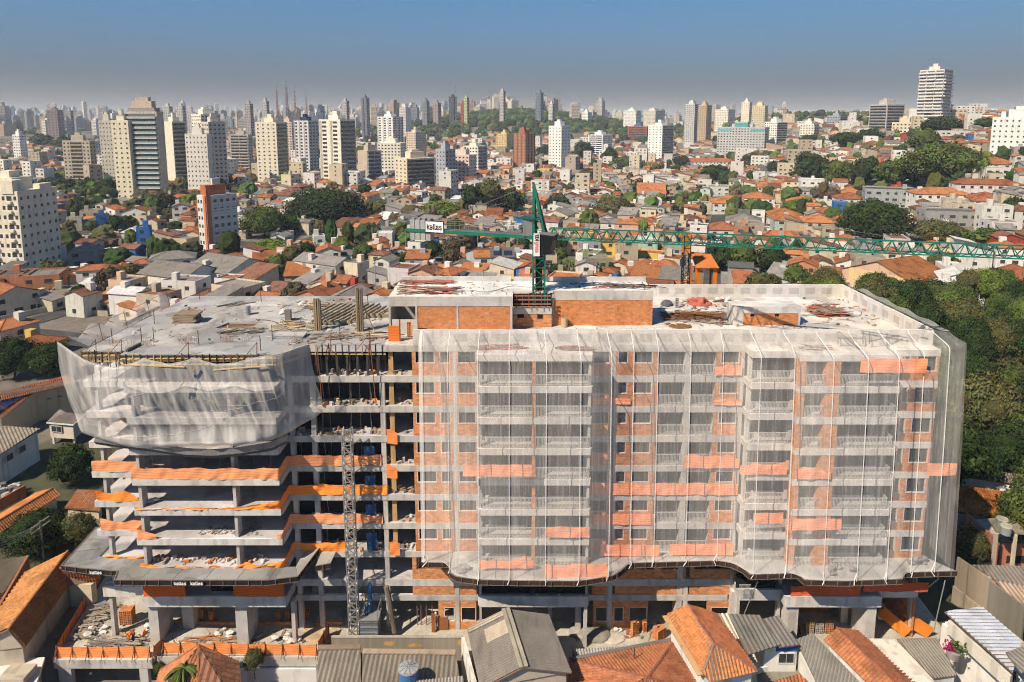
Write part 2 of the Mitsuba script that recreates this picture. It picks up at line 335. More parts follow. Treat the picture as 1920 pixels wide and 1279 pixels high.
for k in range(1, 8):
    facade(774, 895, [(781, 815), (827, 843), (860, 891)], k)
    facade(1109, 1146, [(1105, 1141)], k)
    facade(1153, 1232, [(1158, 1174), (1188, 1220)], k)
    facade(1339, 1385, [(1349, 1381)], k)
    facade(1688, 1754, [(1690, 1699), (1713.6, 1748)], k, y=YRC, sill=0.95)
    z0, z1 = Tk[k] + .004, Bk[k - 1]
    for (a, b) in ((1495.5, 1508), (1546, 1573)):
        put('brick_pier', MB().box(XM(a, YRB), XM(b, YRB), YRB + .06, YRB + .9, z0, z1 - .002, BRK), 'm_brick', block)
    xm = (XM(998, YB) + XM(1004.5, YB)) / 2
    put('brick_pier', MB().box(xm - .15, xm + .15, YB + .06, YB + 2.4, z0, z1 - .002, BRK), 'm_brick', block)
    railing(xb0 + .25, xm - .17, YB + .1, z0); railing(xm + .17, xb1 - .25, YB + .1, z0)
    railing(XM(1235), XM(1281), Y0 + .08, z0); railing(XM(1294), XM(1337), Y0 + .08, z0)
    railing(XM(1404, YRA), XM(1481, YRA), YRA + .1, z0); railing(XM(1510, YRB), XM(1546, YRB), YRB + .1, z0)
    railing(XM(1574, YRB), XM(1680, YRB), YRB + .1, z0, ret=1.1)
    for (a, b, y) in ((XM(1237), XM(1274), 62.2), (XM(1296), XM(1330), 62.2), (xb0 + .6, xm - .7, 60.0), (xm + .9, xb1 - .5, 60.0), (XM(1410, YRA), XM(1476, YRA), 60.9), (XM(1576, YRB), XM(1672, YRB), 60.2)):
        put('low_wall', MB().box(a, b, y, y + .14, z0, z0 + R.uniform(.3, .5), CONW), 'm_concrete', block)
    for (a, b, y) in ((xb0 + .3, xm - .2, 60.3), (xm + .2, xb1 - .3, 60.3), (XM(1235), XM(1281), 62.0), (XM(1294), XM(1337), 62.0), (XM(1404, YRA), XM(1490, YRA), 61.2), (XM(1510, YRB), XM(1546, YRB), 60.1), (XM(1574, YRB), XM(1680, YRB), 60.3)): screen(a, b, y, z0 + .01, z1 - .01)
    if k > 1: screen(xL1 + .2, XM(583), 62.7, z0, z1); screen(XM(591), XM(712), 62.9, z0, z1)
    mm = MB()
    for i in range(40): x = R.uniform(xL1 + .3, XM(770)); yy = R.uniform(61.25, 62.4); q = R.uniform(.05, .35); mm.box(x - q, x + q, yy - .1, yy + .1, z0, z0 + R.uniform(.04, .4), R.choice((CON, CONW, (0.3, .22, .14), (0.5, .42, .3), BRK, (.2, .19, .18))), rz=R.uniform(0, 3))
    put('edge_rubble', mm, 'm_paint', block, kind='stuff')
    for px in (600, 655, 690): put('shoring_prop', MB().bar((XM(px + R.uniform(-6, 6)), 61.9, z0), (XM(px), 61.9, z1), .07, c=(.34, .32, .31), n=6), 'm_steel', block)
    if k in (4, 5, 6, 7): put('brick_wall', MB().box(XM(600 + 8 * k), XM(640 + 8 * k), 63.1, 63.25, z0, z0 + R.uniform(.8, 2.2), BRK), 'm_brick', block)
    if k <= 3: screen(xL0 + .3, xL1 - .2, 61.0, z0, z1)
    # stair opening beside the brick facade: plywood sheet and rubble
    put('plywood_sheet', MB().box(XM(729), XM(738), Y0 + .35, Y0 + .40, z0, z1 - .05, (0.50, 0.33, 0.16)), 'm_paint', block)
    # slender shoring props on the open floors
    if k in (1, 2, 3, 4):
        for i in range(9):
            x = xL1 + .9 + i * .98
            if k <= 2 or i % 3 == 0: put('shoring_prop', MB().bar((x, 62.3, z0), (x, 62.3, z1), .06, c=(.30, .28, .27), n=6), 'm_steel', block)
        for i in range(8):
            x = xL0 + .9 + i * 1.6
            if k > 1: put('shoring_prop', MB().bar((x, 60.6, z0), (x, 60.6, z1), .06, c=(.45, .44, .43), n=6), 'm_steel', block)
# level under the canopy and ground floor
for (a, b, wins) in ((774, 893, []), (1110, 1146, []), (1153, 1232, []), (1232, 1285, []), (1292, 1385, [])):
    put('brick_wall', holed(XM(a, py=1110), XM(b, py=1110), Y0 + .03, Tk[8] + .003, Bk[7] - .002, [(XM(a + 8, py=1110), XM(b - 8, py=1110), 6.5, 9)] if b - a > 45 else []), 'm_brick', block)
    put('brick_wall', MB().box(XM(a, py=1110), XM(b, py=1110), Y0 + .03, Y0 + .17, 3.78, 4.74, BRK), 'm_brick', block)
put('edge_beam', MB().box(xL1 + .1, xb0, Y0, Y0 + .3, 3.16, 3.76, CONL), 'm_concrete', block)
put('edge_beam', MB().box(xb1, XM(1382), Y0, Y0 + .3, 3.16, 3.76, CONL), 'm_concrete', block)
def gwall(a, b, wins, z1=3.15):
    hs = [(XM(u, py=1150), XM(v, py=1150), .95, 2.35) for u, v in wins]
    put('brick_wall', holed(XM(a, py=1150), XM(b, py=1150), Y0 + .04, 0, z1, hs), 'm_brick', block)
    trims(hs, Y0 + .04, block, top=True)
gwall(822, 893, [(834, 851), (866, 891)]); gwall(1112, 1215, [(1117, 1140), (1152, 1168), (1181, 1212)]); gwall(1325, 1380, [(1334, 1365)])
for px in (858, 1143, 1284, 1382): put('column', MB().box(XM(px, py=1150) - .2, XM(px, py=1150) + .2, Y0 - .03, Y0 + .4, 0, 4.75, CONL), 'm_concrete', block)
for (a, b, y) in ((278, 296, 59.0), (341, 361, 61.0), (441, 463, 59.0), (546, 553, 59.3), (207, 213, 60.2), (1028, 1035, 60.5), (1079, 1089, 60.5), (1095, 1101, 58.8), (1370, 1385, 60.6), (1479, 1497, 58.8), (1625, 1643, 58.8), (1577, 1590, 62.0)):
    put('column', MB().box(XM(a, y, 1150), XM(b, y, 1150), y, y + (2.6 if b - a > 17 else .6), 0, 4.46, CONL), 'm_concrete', block)
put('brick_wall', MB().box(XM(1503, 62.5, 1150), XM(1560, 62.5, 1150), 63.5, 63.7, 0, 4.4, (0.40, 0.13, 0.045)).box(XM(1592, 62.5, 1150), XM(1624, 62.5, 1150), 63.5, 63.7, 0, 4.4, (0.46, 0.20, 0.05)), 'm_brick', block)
for (a, b) in ((300, 340), (363, 440), (465, 545), (590, 640)):
    put('brick_kerb', MB().box(XM(a, Y0, 1170), XM(b, Y0, 1170), Y0 + .5, Y0 + .7, 0, .38, BRK), 'm_brick', block)
# low railing fragment and the dark screens hung below the canopy
put('railing', (lambda m: [m.box(XM(1388 + i * 2.2, 58.7, 1090), XM(1388 + i * 2.2, 58.7, 1090) + .03, 58.9, 58.93, 5.5, 6.5, CONW) for i in range(10)] and m.box(XM(1388, 58.7, 1090), XM(1410, 58.7, 1090), 58.88, 58.95, 6.46, 6.52, CONW))(MB()), 'm_steel', block)
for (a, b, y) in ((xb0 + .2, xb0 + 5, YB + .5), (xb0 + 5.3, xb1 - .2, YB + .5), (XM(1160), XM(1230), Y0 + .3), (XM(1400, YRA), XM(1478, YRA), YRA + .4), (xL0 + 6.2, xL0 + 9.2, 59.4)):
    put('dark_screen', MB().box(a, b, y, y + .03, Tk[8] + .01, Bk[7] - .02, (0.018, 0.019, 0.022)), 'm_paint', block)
# top of the brick part: roof deck, parapets, penthouse with every brick, small plant room
ZR = Tk[0]
PTOP = 30.79
xp = XM(777)
def parapet(x0, x1, y0, y1, z1=PTOP):
    return put('parapet', MB().box(x0, x1, y0, y1, ZR + .004, z1, CONW), 'm_concrete', block)
parapet(xp, xE - .02, Y0 - .004, Y0 + .17)
parapet(xE - .20, xE - .01, Y0 + .175, YBK - .2); parapet(16.2, xE - .21, YBK - .38, YBK - .2)
parapet(XM(728), xp, 64.2, 64.35)
def patches(a, b, y, out, n):
    for i in range(n):
        x = a + (i + .5) * (b - a) / n
        put('parapet_panel', MB().box(x - .58, x + .58, y - .012 if out else y + .0, y if out else y + .012, ZR + .35, ZR + 1.12, (0.47, 0.455, 0.42)), 'm_concrete', block)
patches(xp + 3.5, xE - 1, Y0 - .004, True, 23)
patches(17.0, xE - 1, YBK - .38, True, 11)
for i in range(8):
    y = Y0 + 1.6 + i * 2.1
    put('parapet_panel', MB().box(xE - .212, xE - .20, y - .5, y + .5, ZR + .35, ZR + 1.12, (0.47, 0.455, 0.42)), 'm_concrete', block)
PB, PT = 31.94, 32.89                                # penthouse beam
PYL, PYR = 64.95, 67.31
pL0, pL1, pR0, pR1 = -12.1, .08, 4.05, 14.3
roof_house = unary_union([sbox(pL0, PYL, pL1, 71.5), sbox(pL1 - .1, 67.2, pR0 + .1, 71.5), sbox(pR0, PYR, pR1, 71.5)])
roof_house = roof_house.difference(sbox(2.05, 66.9, 3.4, 68.3))
put('penthouse_roof', MB().prism(roof_house, PT - .18, PT, (0.66, 0.65, 0.62)), 'm_concrete', block)
for (a, b, y) in ((pL0, pL1, PYL), (pR0, pR1, PYR)):
    put('penthouse_beam', MB().box(a, b, y - .005, y + .22, PB, PT + .004, CONL), 'm_concrete', block)
put('penthouse_beam', MB().box(pL1 - .2, pL1, PYL + .23, 69.1, PB, PT - .01, CONM).box(pR0, pR0 + .2, PYR + .23, 69.1, PB, PT - .01, CONM), 'm_concrete', block)
put('penthouse_parapet', MB().box(pL0 + .3, pL1 - .2, 71.3, 71.5, PT, PT + .55, CONW).box(.2, 4.0, 71.3, 71.5, PT, PT + .5, CONL).box(4.4, pR1, 71.2, 71.4, PT, PT + .52, CONW), 'm_concrete', block)
def bricks(x0, x1, y, z0, z1, c=BRK):
    """A wall of single hollow blocks with raked joints."""
    m = MB(); nz = int(round((z1 - z0) / .20)); hz = (z1 - z0) / nz
    for j in range(nz):
        u = x0 - (.2 if j % 2 else 0)
        while u < x1 - .02:
            a, b = max(u, x0) + .008, min(u + .40, x1) - .008
            if b - a > .03:
                k = R.uniform(.86, 1.10); w = R.random() < .06
                cc = tuple(v * k for v in c) if not w else (0.56, 0.30, 0.17)
                m.box(a, b, y + R.uniform(-.006, .006), y + .1, z0 + j * hz + .008, z0 + (j + 1) * hz - .008, cc)
            u += .40
    put('mortar', MB().box(x0, x1, y + .012, y + .12, z0, z1, (0.47, 0.33, 0.22)), 'm_paint', block)
    return put('brick', m, 'm_paint', block, kind='stuff')
zb = ZR + .003
xl = float(onY(783, 590, PYL)[0]); xm_ = float(onY(856, 590, PYL)[0]); xn_ = float(onY(859.5, 590, PYL)[0]); xr = float(onY(958.5, 590, PYL)[0])
bricks(xl, xm_, PYL + .06, zb, PB); bricks(xn_, xr, PYL + .06, zb, PB)
bricks(pR0 + .22, pR1 - .02, PYR + .02, zb, PB)
for x, y in ((xl - .22, PYL), (xm_ + .01, PYL), (pL1 - .25, PYL), (pR0 + .0, PYR), (pL0, PYL)):
    put('penthouse_column', MB().box(x, x + .2 if x != xm_ + .01 else x + .17, y, y + .4, zb, PB - .002, CONL), 'm_concrete', block)
put('penthouse_wall', MB().box(pL0 + .2, xl - .25, 68.6, 68.8, zb, PB, CONM).box(pL0 + .02, pL0 + .2, PYL + .5, 71.4, zb, PB, CON).box(pL1 - .2, pL1, PYL + .45, 71.4, zb, PB - .01, CONL).box(pR0, pR0 + .18, PYR + .45, 71.2, zb, PB - .01, CONL), 'm_concrete', block)
put('penthouse_wall', MB().box(pR1 - .15, pR1 - .03, PYR + .2, 71.2, zb, PB, BRK), 'm_brick', block)
put('penthouse_wall', MB().box(pL1 + .05, pR0 - .05, 66.72, 66.85, zb, 30.6, BRK), 'm_brick', block)
put('penthouse_wall', MB().box(pL1 + .05, pR0 - .05, 66.68, 66.9, 30.65, 31.4, CONL), 'm_concrete', block)
put('penthouse_opening', MB().box(.55, 1.2, 66.66, 66.675, 30.25, 30.6, DARK).box(2.55, 3.1, 66.66, 66.675, 30.2, 30.6, DARK).box(.1, 4.0, 66.95, 66.97, 31.4, PT - .2, DARK), 'm_paint', block)
m = MB()
for i in range(6): m.bar((.45 + i * .62, 66.4 + .1 * (i % 2), 31.3), (.45 + i * .62, 66.4, 32.75), .06, c=(0.42, 0.12, 0.08))
for z in (31.75, 32.2, 32.6): m.bar((.2, 66.45, z), (3.9, 66.45, z), .09, .12, c=(0.30, 0.16, 0.12))
put('red_formwork_frame', m, 'm_paint', block)
b0, b1, by0, by1 = 22.58, 29.38, 67.36, 69.6
put('plant_room', MB().box(b0, b1, by0, by1, 30.53, 31.23, CONW).box(b0, b0 + 1.0, by0 + .01, by1 - .01, ZR + .004, 30.53, CONW).box(b1 - .18, b1, by0 + .01, by1, ZR + .004, 30.53, CONW), 'm_concrete', block)
bricks(b0 + 1.0, b1 - .18, by0 + .05, zb, 30.52)
put('plant_room_vent', MB().box(b0 + 1.7, b0 + 2.1, by0 + .025, by0 + .06, 30.2, 30.45, DARK).box(b0 + 4.2, b0 + 4.6, by0 + .025, by0 + .06, 30.2, 30.45, DARK), 'm_paint', block)

# the fresh slab of the left part on its formwork
deck_plan = Polygon([(-38.9, 59.35), (-35.0, 59.35), (-35.0, 58.5), (-21.0, 58.5), (-18.9, 61.2), (xA, 61.2), (xA, YBK), (-38.3, YBK)])
hole1 = Polygon([(-29.9, 66.4), (-26.2, 66.4), (-26.2, 68.3), (-29.3, 68.3)]); hole2 = Polygon([(-24.2, 67.4), (-20.6, 67.4), (-20.6, 68.2), (-24.2, 68.2)])
put('fresh_slab', MB().prism(deck_plan.difference(hole1).difference(hole2), ZR - .15, ZR + .02, (0.335, 0.335, 0.335)), 'm_concrete', block)
put('formwork_pit', MB().box(-30.1, -20.4, 66.2, 68.5, ZR - .55, ZR - .4, (0.30, 0.15, 0.07)), 'm_paint', block)
fw = MB(); YW, WC = (0.60, 0.44, 0.20), (0.20, 0.14, 0.09)
edge = [(-38.9, 59.3), (-35.0, 59.3), (-35.0, 58.45), (-21.0, 58.45), (-18.9, 61.15), (xA, 61.15)]
for (a, b) in zip(edge[:-1], edge[1:]):
    a, b = np.array(a), np.array(b); L = np.linalg.norm(b - a); t = (b - a) / L
    if L < 1: continue
    for z, c, w in ((ZR - .02, WC, .08), (ZR - .33, YW, .1), (ZR - .55, WC, .1), (ZR - .86, YW, .1)):
        for s in (0, .5): fw.bar([*(a + t * L * s), z + R.uniform(-.03, .03)], [*(a + t * (L * (s + .5) + .2)), z + R.uniform(-.03, .03)], .07, w, c=c)
    for i in range(int(L / .62) + 1): p = a + t * i * .62; fw.bar([p[0], p[1] - .06, ZR - .95], [p[0], p[1] - .06, ZR + R.uniform(0, .2)], .07, c=R.choice((WC, DARK, YW)))
put('formwork_timber', fw, 'm_paint', block)
put('formwork_sheet', MB().prism(deck_plan, ZR - .26, ZR - .155, (0.17, 0.11, 0.07)), 'm_paint', block)
pm = MB()
for x in np.arange(-38.3, xA, .75):
    for y in (59.6, 60.9, 62.4, 64.5, 67.5):
        if deck_plan.contains(Point(x, y)): put('shoring_prop', MB().bar((x, y, Tk[1]), (x + R.uniform(-.05, .05), y, ZR - .26), .075, c=R.choice(((.35, .13, .09), (.12, .11, .11), (.06, .05, .05))), n=5), 'm_paint', block)
for i in range(9):
    x = xL1 + 1.1 + i * .95; put('shoring_prop', MB().box(x, x + .2, 61.15, 61.3, Tk[1] + .02, ZR - .9, (0.07, 0.065, 0.06)), 'm_paint', block)
# starter bars, edge posts and red brackets on the deck
rb = MB()
for (px, py) in ((207, 650), (236, 654), (270, 650), (336, 646), (347, 646), (414, 643), (419, 643), (455, 642), (545, 640), (630, 636), (185, 640)):
    o = onZ(px, py, ZR)
    for i in range(6): rb.bar((o[0] + i * .17, o[1] + .1 * (i % 2), ZR), (o[0] + i * .17 + R.uniform(-.08, .08), o[1], ZR + R.uniform(.5, .9)), .022, c=(0.36, 0.17, 0.10))
put('starter_bar', rb, 'm_paint', block, kind='stuff')
for (px, py) in ((211, 643), (289, 642), (290, 608), (266, 642), (373, 647), (374, 561), (490, 568), (489, 658), (511, 637), (638, 640), (690, 575)):
    o = onZ(px, py, ZR); put('edge_post', MB().bar((o[0], o[1], ZR), (o[0] - .02, o[1], ZR + 1.45), .075, c=(0.07, 0.065, 0.065), n=6), 'm_paint', block)
br = []
for x, y in ((-37.6, 59.3), (-35.3, 59.3), (-28.9, 58.5), (-22.8, 58.5), (-16.9, 61.1), (-13.3, 61.1)):
    br.append(put('net_bracket', MB().bar((x, y, ZR - .7), (x + .15, y - .1, ZR + 1.2), .07, c=RUST, n=6).bar((x + .12, y - .05, ZR + 1.15), (x - 1.1, y - .5, ZR - .3), .06, c=RUST, n=6).bar((x - .5, y - .1, ZR + .2), (x + .6, y - 1.3, ZR - .5), .06, c=RUST, n=6), 'm_paint', block))
for (x, y) in ((-38.8, 62.5), (-38.7, 66.5), (-38.5, 70.5), (-38.4, 74.5)):
    put('net_bracket', MB().bar((x, y, ZR - .3), (x - .3, y, ZR + 1.7), .07, c=RUST, n=6).bar((x, y, ZR - .1), (x - 2.0, y, ZR + .8), .06, c=RUST, n=6).bar((x - .25, y, ZR + 1.6), (x - 2.1, y, ZR + .85), .05, c=RUST, n=6), 'm_paint', block)
# long red poles leaning in front of the open frame
for (a, b) in (((595, 650), (604, 760)), ((692, 620), (705, 760))):
    p, q = onY(*a, 60.2), onY(*b, 60.9); put('red_pole', MB().bar(p, q, .08, c=(0.33, 0.12, 0.08), n=6), 'm_paint', block)
# ------------------------------------------------------------------ safety canopies (part of the block)
def canopy(pts, inner, name, zi=8.5, zo=8.9, deck=(0.40, 0.39, 0.375), fas=(0.055, 0.034, 0.028), step=2.4):
    pts = [np.array(p, float) for p in pts]
    i = 0
    for a, b, ia, ib in zip(pts[:-1], pts[1:], inner[:-1], inner[1:]):
        L = np.linalg.norm(b - a); n = max(1, int(round(L / step))); ia, ib = np.array(ia, float), np.array(ib, float)
        for j in range(n):
            g = .012 / max(L / n, .1)
            u, v = j / n + g, (j + 1) / n - g
            p = [[*(a + (b - a) * u), zo], [*(a + (b - a) * v), zo], [*(ia + (ib - ia) * v), zi], [*(ia + (ib - ia) * u), zi]]
            k = R.uniform(.86, 1.08)
            put('canopy_panel', MB().poly(p, tuple(c * k for c in deck), .05), 'm_concrete', block)
        m = MB(); z1 = zo + .02
        m.bar([*a, z1 - .24], [*b, z1 - .24], .03, .46, c=fas)
        m.bar([*a, z1 + .01], [*b, z1 + .01], .09, .05, c=(0.20, 0.17, 0.15)).bar([*a, z1 - .50], [*b, z1 - .50], .08, .05, c=(0.20, 0.17, 0.15))
        put('canopy_fascia', m, 'm_paint', block)
        q = int(L / 1.0)
        for j in range(q):
            c = a + (b - a) * (j + .5) / q; put('canopy_bracket', MB().bar([c[0], c[1] - .06, z1 - .55], [c[0], c[1] - .06, z1 - .02], .07, c=(0.16, 0.13, 0.115)).bar([c[0], c[1], z1 - .55], [c[0], c[1] + 1.6, z1 - 1.1], .07, c=(0.10, 0.08, 0.07)), 'm_paint', block)
cR = [(-8.5, 58.75), (-5.9, 58.7), (-5.7, 57.3), (-5.1, 56.75), (-2.98, 56.3), (0, 56.2), (6.1, 56.12), (7.3, 56.4), (9.2, 56.85), (10.0, 57.5), (11.0, 58.65), (16.0, 58.85), (19.5, 59.0), (20.6, 58.7), (21.4, 57.9), (21.75, 57.0), (26.1, 57.2), (26.4, 56.27), (29.9, 56.12), (35.3, 56.4), (36.1, 57.3), (41.0, 57.5)]
canopy(cR, [(x, 61.0) if x < 39 else (39.0, 61.0) for x, y in cR], 'r', step=1.9)
cL = [(-42.4, 64.4), (-42.0, 58.3), (-40.0, 57.95), (-36.3, 57.5), (-35.9, 56.27), (-33.6, 56.25), (-27.8, 56.25), (-22.0, 56.25), (-19.5, 56.75), (-18.7, 60.9)]
canopy(cL, [(-39.7, 64.4), (-39.7, 60.2), (-39.0, 60.2), (-36.0, 60.2), (-35.6, 60.0), (-33.6, 58.7), (-27.8, 58.7), (-22.0, 58.7), (-20.3, 58.7), (-20.2, 61.0)], 'l', deck=(0.27, 0.27, 0.265), fas=(0.03, 0.026, 0.024))
canopy([(-18.3, 58.2), (-17.0, 58.6)], [(-18.5, 61.0), (-17.1, 61.0)], 's', deck=(0.36, 0.35, 0.33))
def sign_text(s, h, where, rx, mat, parent, c, name='lettering', bold=True, rz=0):
    t = meshkit.text_mesh(s, h, 0.02, bold=bold); t.apply_translation([-t.bounds[:, 0].mean(), -t.bounds[0, 1], 0])
    M = trimesh.transformations.translation_matrix(where) @ trimesh.transformations.rotation_matrix(rz, [0, 0, 1]) @ trimesh.transformations.rotation_matrix(math.pi / 2, [1, 0, 0])
    if rx: M = M @ trimesh.transformations.rotation_matrix(rx, [0, 0, 1])
    t.apply_transform(M); return put(name, MB().mesh(t, c), mat, parent)
for x, y in ((-38.4, 57.75), (-29.9, 56.25), (-28.4, 56.25)):
    put('canopy_sign', MB().box(x - .65, x + .65, y - .135, y - .11, 8.42, 8.88, (0.03, 0.03, 0.04)), 'm_paint', block, label='dark plate with white lettering on the canopy edge')
    sign_text('kallas', .30, (x, y - .137, 8.52), 0, 'm_paint', block, (0.85, 0.85, 0.85))

# ------------------------------------------------------------------ white netting
def grid_mesh(P, op):
    """P (rows, columns, 3) -> a net sheet; op: opacity per vertex (rows, columns)."""
    r, c = P.shape[:2]; i, j = np.meshgrid(np.arange(r - 1), np.arange(c - 1), indexing='ij')
    q = np.stack([i * c + j, i * c + j + 1, (i + 1) * c + j + 1, (i + 1) * c + j], -1).reshape(-1, 4)
    f = np.vstack([q[:, [0, 1, 2]], q[:, [0, 2, 3]]])
    return mikit.ply((P.reshape(-1, 3), f), 'm_net', smooth=True, uv=np.stack([np.broadcast_to(op, (r, c)).ravel(), np.zeros(r * c)], 1))
cRx, cRy = np.array([p[0] for p in cR]), np.array([p[1] for p in cR])
kern = np.hanning(9); kern /= kern.sum()
xs = np.arange(-8.5, 40.4, .25)
yc = np.interp(xs, cRx, cRy); ycs = np.convolve(np.pad(yc, 4, mode='edge'), kern, mode='valid')
prof = [(0.0, PTOP + .02, None), (.10, 30.0, None), (.16, 29.35, .85), (.30, 26.5, .70), (.5, 20, .42), (.75, 14, .22), (.93, 10, .06), (1, 8.93, .03)]
rows, bare = [], []
ss_ = np.linspace(0, 1, 46); pt = [p[0] for p in prof]
zz = np.interp(ss_, pt, [p[1] for p in prof])
for s, z in zip(ss_, zz):
    off = np.interp(s, [.16, .3, .5, .75, .93, 1], [.85, .70, .42, .22, .06, .03])
    yl = ycs + off
    yt = np.minimum(Y0 - .06 - 0 * xs, 60.9)
    w = float(sstep(0.0, .17, s)); y = yt * (1 - w) + yl * w
    fold = (meshkit.fbm(np.stack([xs * .8, xs * 0 + float(np.mean(z)) * .06, xs * 0], -1), 3, 5) - .5) * .2 * w * (1 - .6 * sstep(.85, 1, s))
    sag = -.10 * np.abs(np.sin(xs * 1.5)) * w
    wr = sstep(36, 41, xs); zlin = np.where(s < .16, 30.8 - .3 * s / .16, 30.5 + (8.93 - 30.5) * max(0, s - .16) / .84); z = z * (1 - wr) + zlin * wr
    zt = z + (.35 * np.abs(np.cos(xs * .75)) - .25) * (1 - abs(2 * s / .17 - 1) if s < .17 else 0)
    rows.append(np.stack([xs + 0 * z, y + fold + sag * .5, zt], -1)); bare.append(np.stack([xs + 0 * z, y + np.minimum(0, fold.mean()) - .05 * w, zt], -1))
P = np.array(rows); PB_ = np.array(bare)
net1 = thing('facade_net', 'sheer white debris net with white straps covering the balconies on the right of the block', 'net')
opac = np.broadcast_to(0.185 + 0 * xs, P.shape[:2]).copy(); opac += .09 * (meshkit.fbm(np.stack([P[..., 0] * 2.2, P[..., 2] * .12, P[..., 0] * 0], -1), 3, 14) - .5); opac[:9] -= .05; opac[:, :2] += .3; opac[:, -6:] -= .06; opac[-1] += .3
scene[key_for('net_sheet', net1)] = grid_mesh(P, opac)
# the flank of the net on the far right
yb_ = np.linspace(0, 1, 26)
side = np.array([[[40.3 + .35 * s + .5 * v * (1 - v) * 1.2 * math.sin(s * 3), (P[int(s * 45), -1, 1]) * (1 - v) + v * (76.0), P[int(s * 45), -1, 2] - (.4 * math.sin(v * 3.1)) * (1 - s)] for v in yb_] for s in ss_])
scene[key_for('net_sheet', net1)] = grid_mesh(side, np.full(side.shape[:2], .10))
top = np.array([[[39.35 + u * .95, Y0 - .05 + v * 15.5 - .5 * u * (1 - v), PTOP + .05 - .12 * math.sin(u * 3.14) - .1 * math.sin(v * 25) * u] for u in np.linspace(0, 1, 8)] for v in np.linspace(0, 1, 30)])
scene[key_for('net_sheet', net1)] = grid_mesh(top, np.full(top.shape[:2], .2))
for px in (792, 842, 897, 957, 1021, 1081, 1139, 1184, 1234, 1292, 1356, 1413, 1476, 1537, 1597, 1656, 1713, 1757):
    x = XM(px, 58.5, 850); j = int(np.clip(round((x + 8.5) / .25), 0, len(xs) - 1))
    put('strap', MB().tube(PB_[:, j] + [0, -.10, 0], .05, c=(0.74, 0.74, 0.73)), 'm_paint', net1)
    b = P[-1, j]; put('strap', MB().tube([P[-3, j] + [0, -.05, 0], b + [R.uniform(-.3, .3), -.08, .05], b + [R.uniform(-.2, .2), -.12, -.4]], .06, c=(0.80, 0.80, 0.80)), 'm_paint', net1)
for (px, ax) in ((1005, .5), (1080, .9), (1118, 1.2), (1184, .8), (1228, .7), (1262, .9), (1313, .8), (1360, 1.0), (1446, .8), (1120, .3)):
    x = XM(px, 61, 630); put('net_arm', MB().bar((x, 61.4, PTOP + .1), (x + ax, 59.6, 29.1), .06, c=(0.18, 0.17, 0.17), n=5), 'm_steel', net1)
# the bulging net round the left bay
tp = [(107, 641, 56.9), (128, 655, 56.6), (160, 676, 56.5), (190, 686, 56.5), (218, 689, 56.5), (250, 681, 56.5), (268, 672, 56.5), (288, 677, 56.5), (315, 683, 56.5), (345, 678, 56.5), (364, 671, 56.5), (384, 678, 56.5), (408, 684, 56.5), (445, 680, 56.5), (470, 672, 56.6), (500, 667, 56.9), (530, 663, 57.4), (556, 653, 58.4), (575, 647, 59.4), (580, 650, 60.2)]
bt = [(165, 815, 59.7), (190, 822, 59.4), (215, 829, 59.0), (240, 835, 58.3), (265, 838, 58.2), (290, 839, 58.2), (320, 838, 58.1), (345, 836, 58.1), (370, 835, 58.1), (395, 835, 58.1), (420, 835, 58.1), (445, 834, 58.1), (470, 832, 58.1), (490, 829, 58.2), (510, 825, 58.3), (530, 818, 58.7), (550, 806, 59.5), (572, 793, 60.2), (595, 780, 60.7), (612, 766, 60.9)]
def resample(L, n):
    p = np.array([onY(*q) for q in L]); t = np.linspace(0, len(L) - 1, n); return np.stack([np.interp(t, np.arange(len(L)), p[:, i]) for i in range(3)], -1)
ncol = 150; A, B2 = resample(tp, ncol), resample(bt, ncol)
v = np.linspace(0, 1, 34)[:, None, None]; u = np.linspace(0, 1, ncol)[None, :, None]
P2 = A[None] * (1 - v) + B2[None] * v
bul = np.sin(v * math.pi) ** .8 * (0.55 + .25 * np.sin(u * 9)) + .9 * sstep(.72, .95, v) * (1 - sstep(.95, 1, v)) * (.5 + .5 * meshkit.noise(np.concatenate([u * 22, u * 0, u * 0], -1))[..., None])
crease = (meshkit.fbm(np.concatenate([np.broadcast_to(u * 58 - v * 3, (34, ncol, 1)), np.broadcast_to(v * 1.6, (34, ncol, 1)), np.zeros((34, ncol, 1))], -1), 3, 3)[..., None] - .5) * .8 * np.sin(np.clip(v * 1.15, 0, 1) * math.pi)
P2[..., 1:2] -= bul + crease; P2[..., 0:1] -= .35 * np.sin(v * 3.14) * (1 - sstep(0, .25, u))
net2 = thing('debris_net', 'bulging grey white debris net slung round the upper floors of the left bay', 'net')
o2 = np.full((34, ncol), .34) + .18 * np.squeeze(sstep(.75, 1, v)) [:, None]; o2 += .34 * (meshkit.fbm(np.stack([u[0, :, 0][None] * 75 + v[:, 0, 0][:, None] * 3, v[:, 0, 0][:, None] * 1.3 + 0 * u[0, :, 0][None], np.zeros((34, ncol))], -1), 2, 8) - .5); o2[0] += .3
scene[key_for('net_sheet', net2)] = grid_mesh(P2, o2)
for (a, b) in (((228, 684), (346, 688)), ((400, 694), (500, 686))):
    put('timber_batten', MB().bar(onY(*a, 56.45), onY(*b, 56.45), .09, c=(0.62, 0.47, 0.24)), 'm_paint', net2)
lf = np.array([[[-38.7 + .03 * (y_ - 60) - (0.2 + 2.0 * q_) + .0, y_, ZR + .1 + .85 * q_ + .9 * q_ * q_ * (abs((y_ % 4) - 2) / 2 - .6)] for y_ in np.linspace(60.5, 76.5, 34)] for q_ in np.linspace(0, 1, 8)])
scene[key_for('net_sheet', net2)] = grid_mesh(lf, np.full(lf.shape[:2], .22))
put('timber_batten', MB().bar(onY(332, 733, 56.2), onY(367, 688, 56.3), .08, c=(0.42, 0.33, 0.24)), 'm_paint', net2)
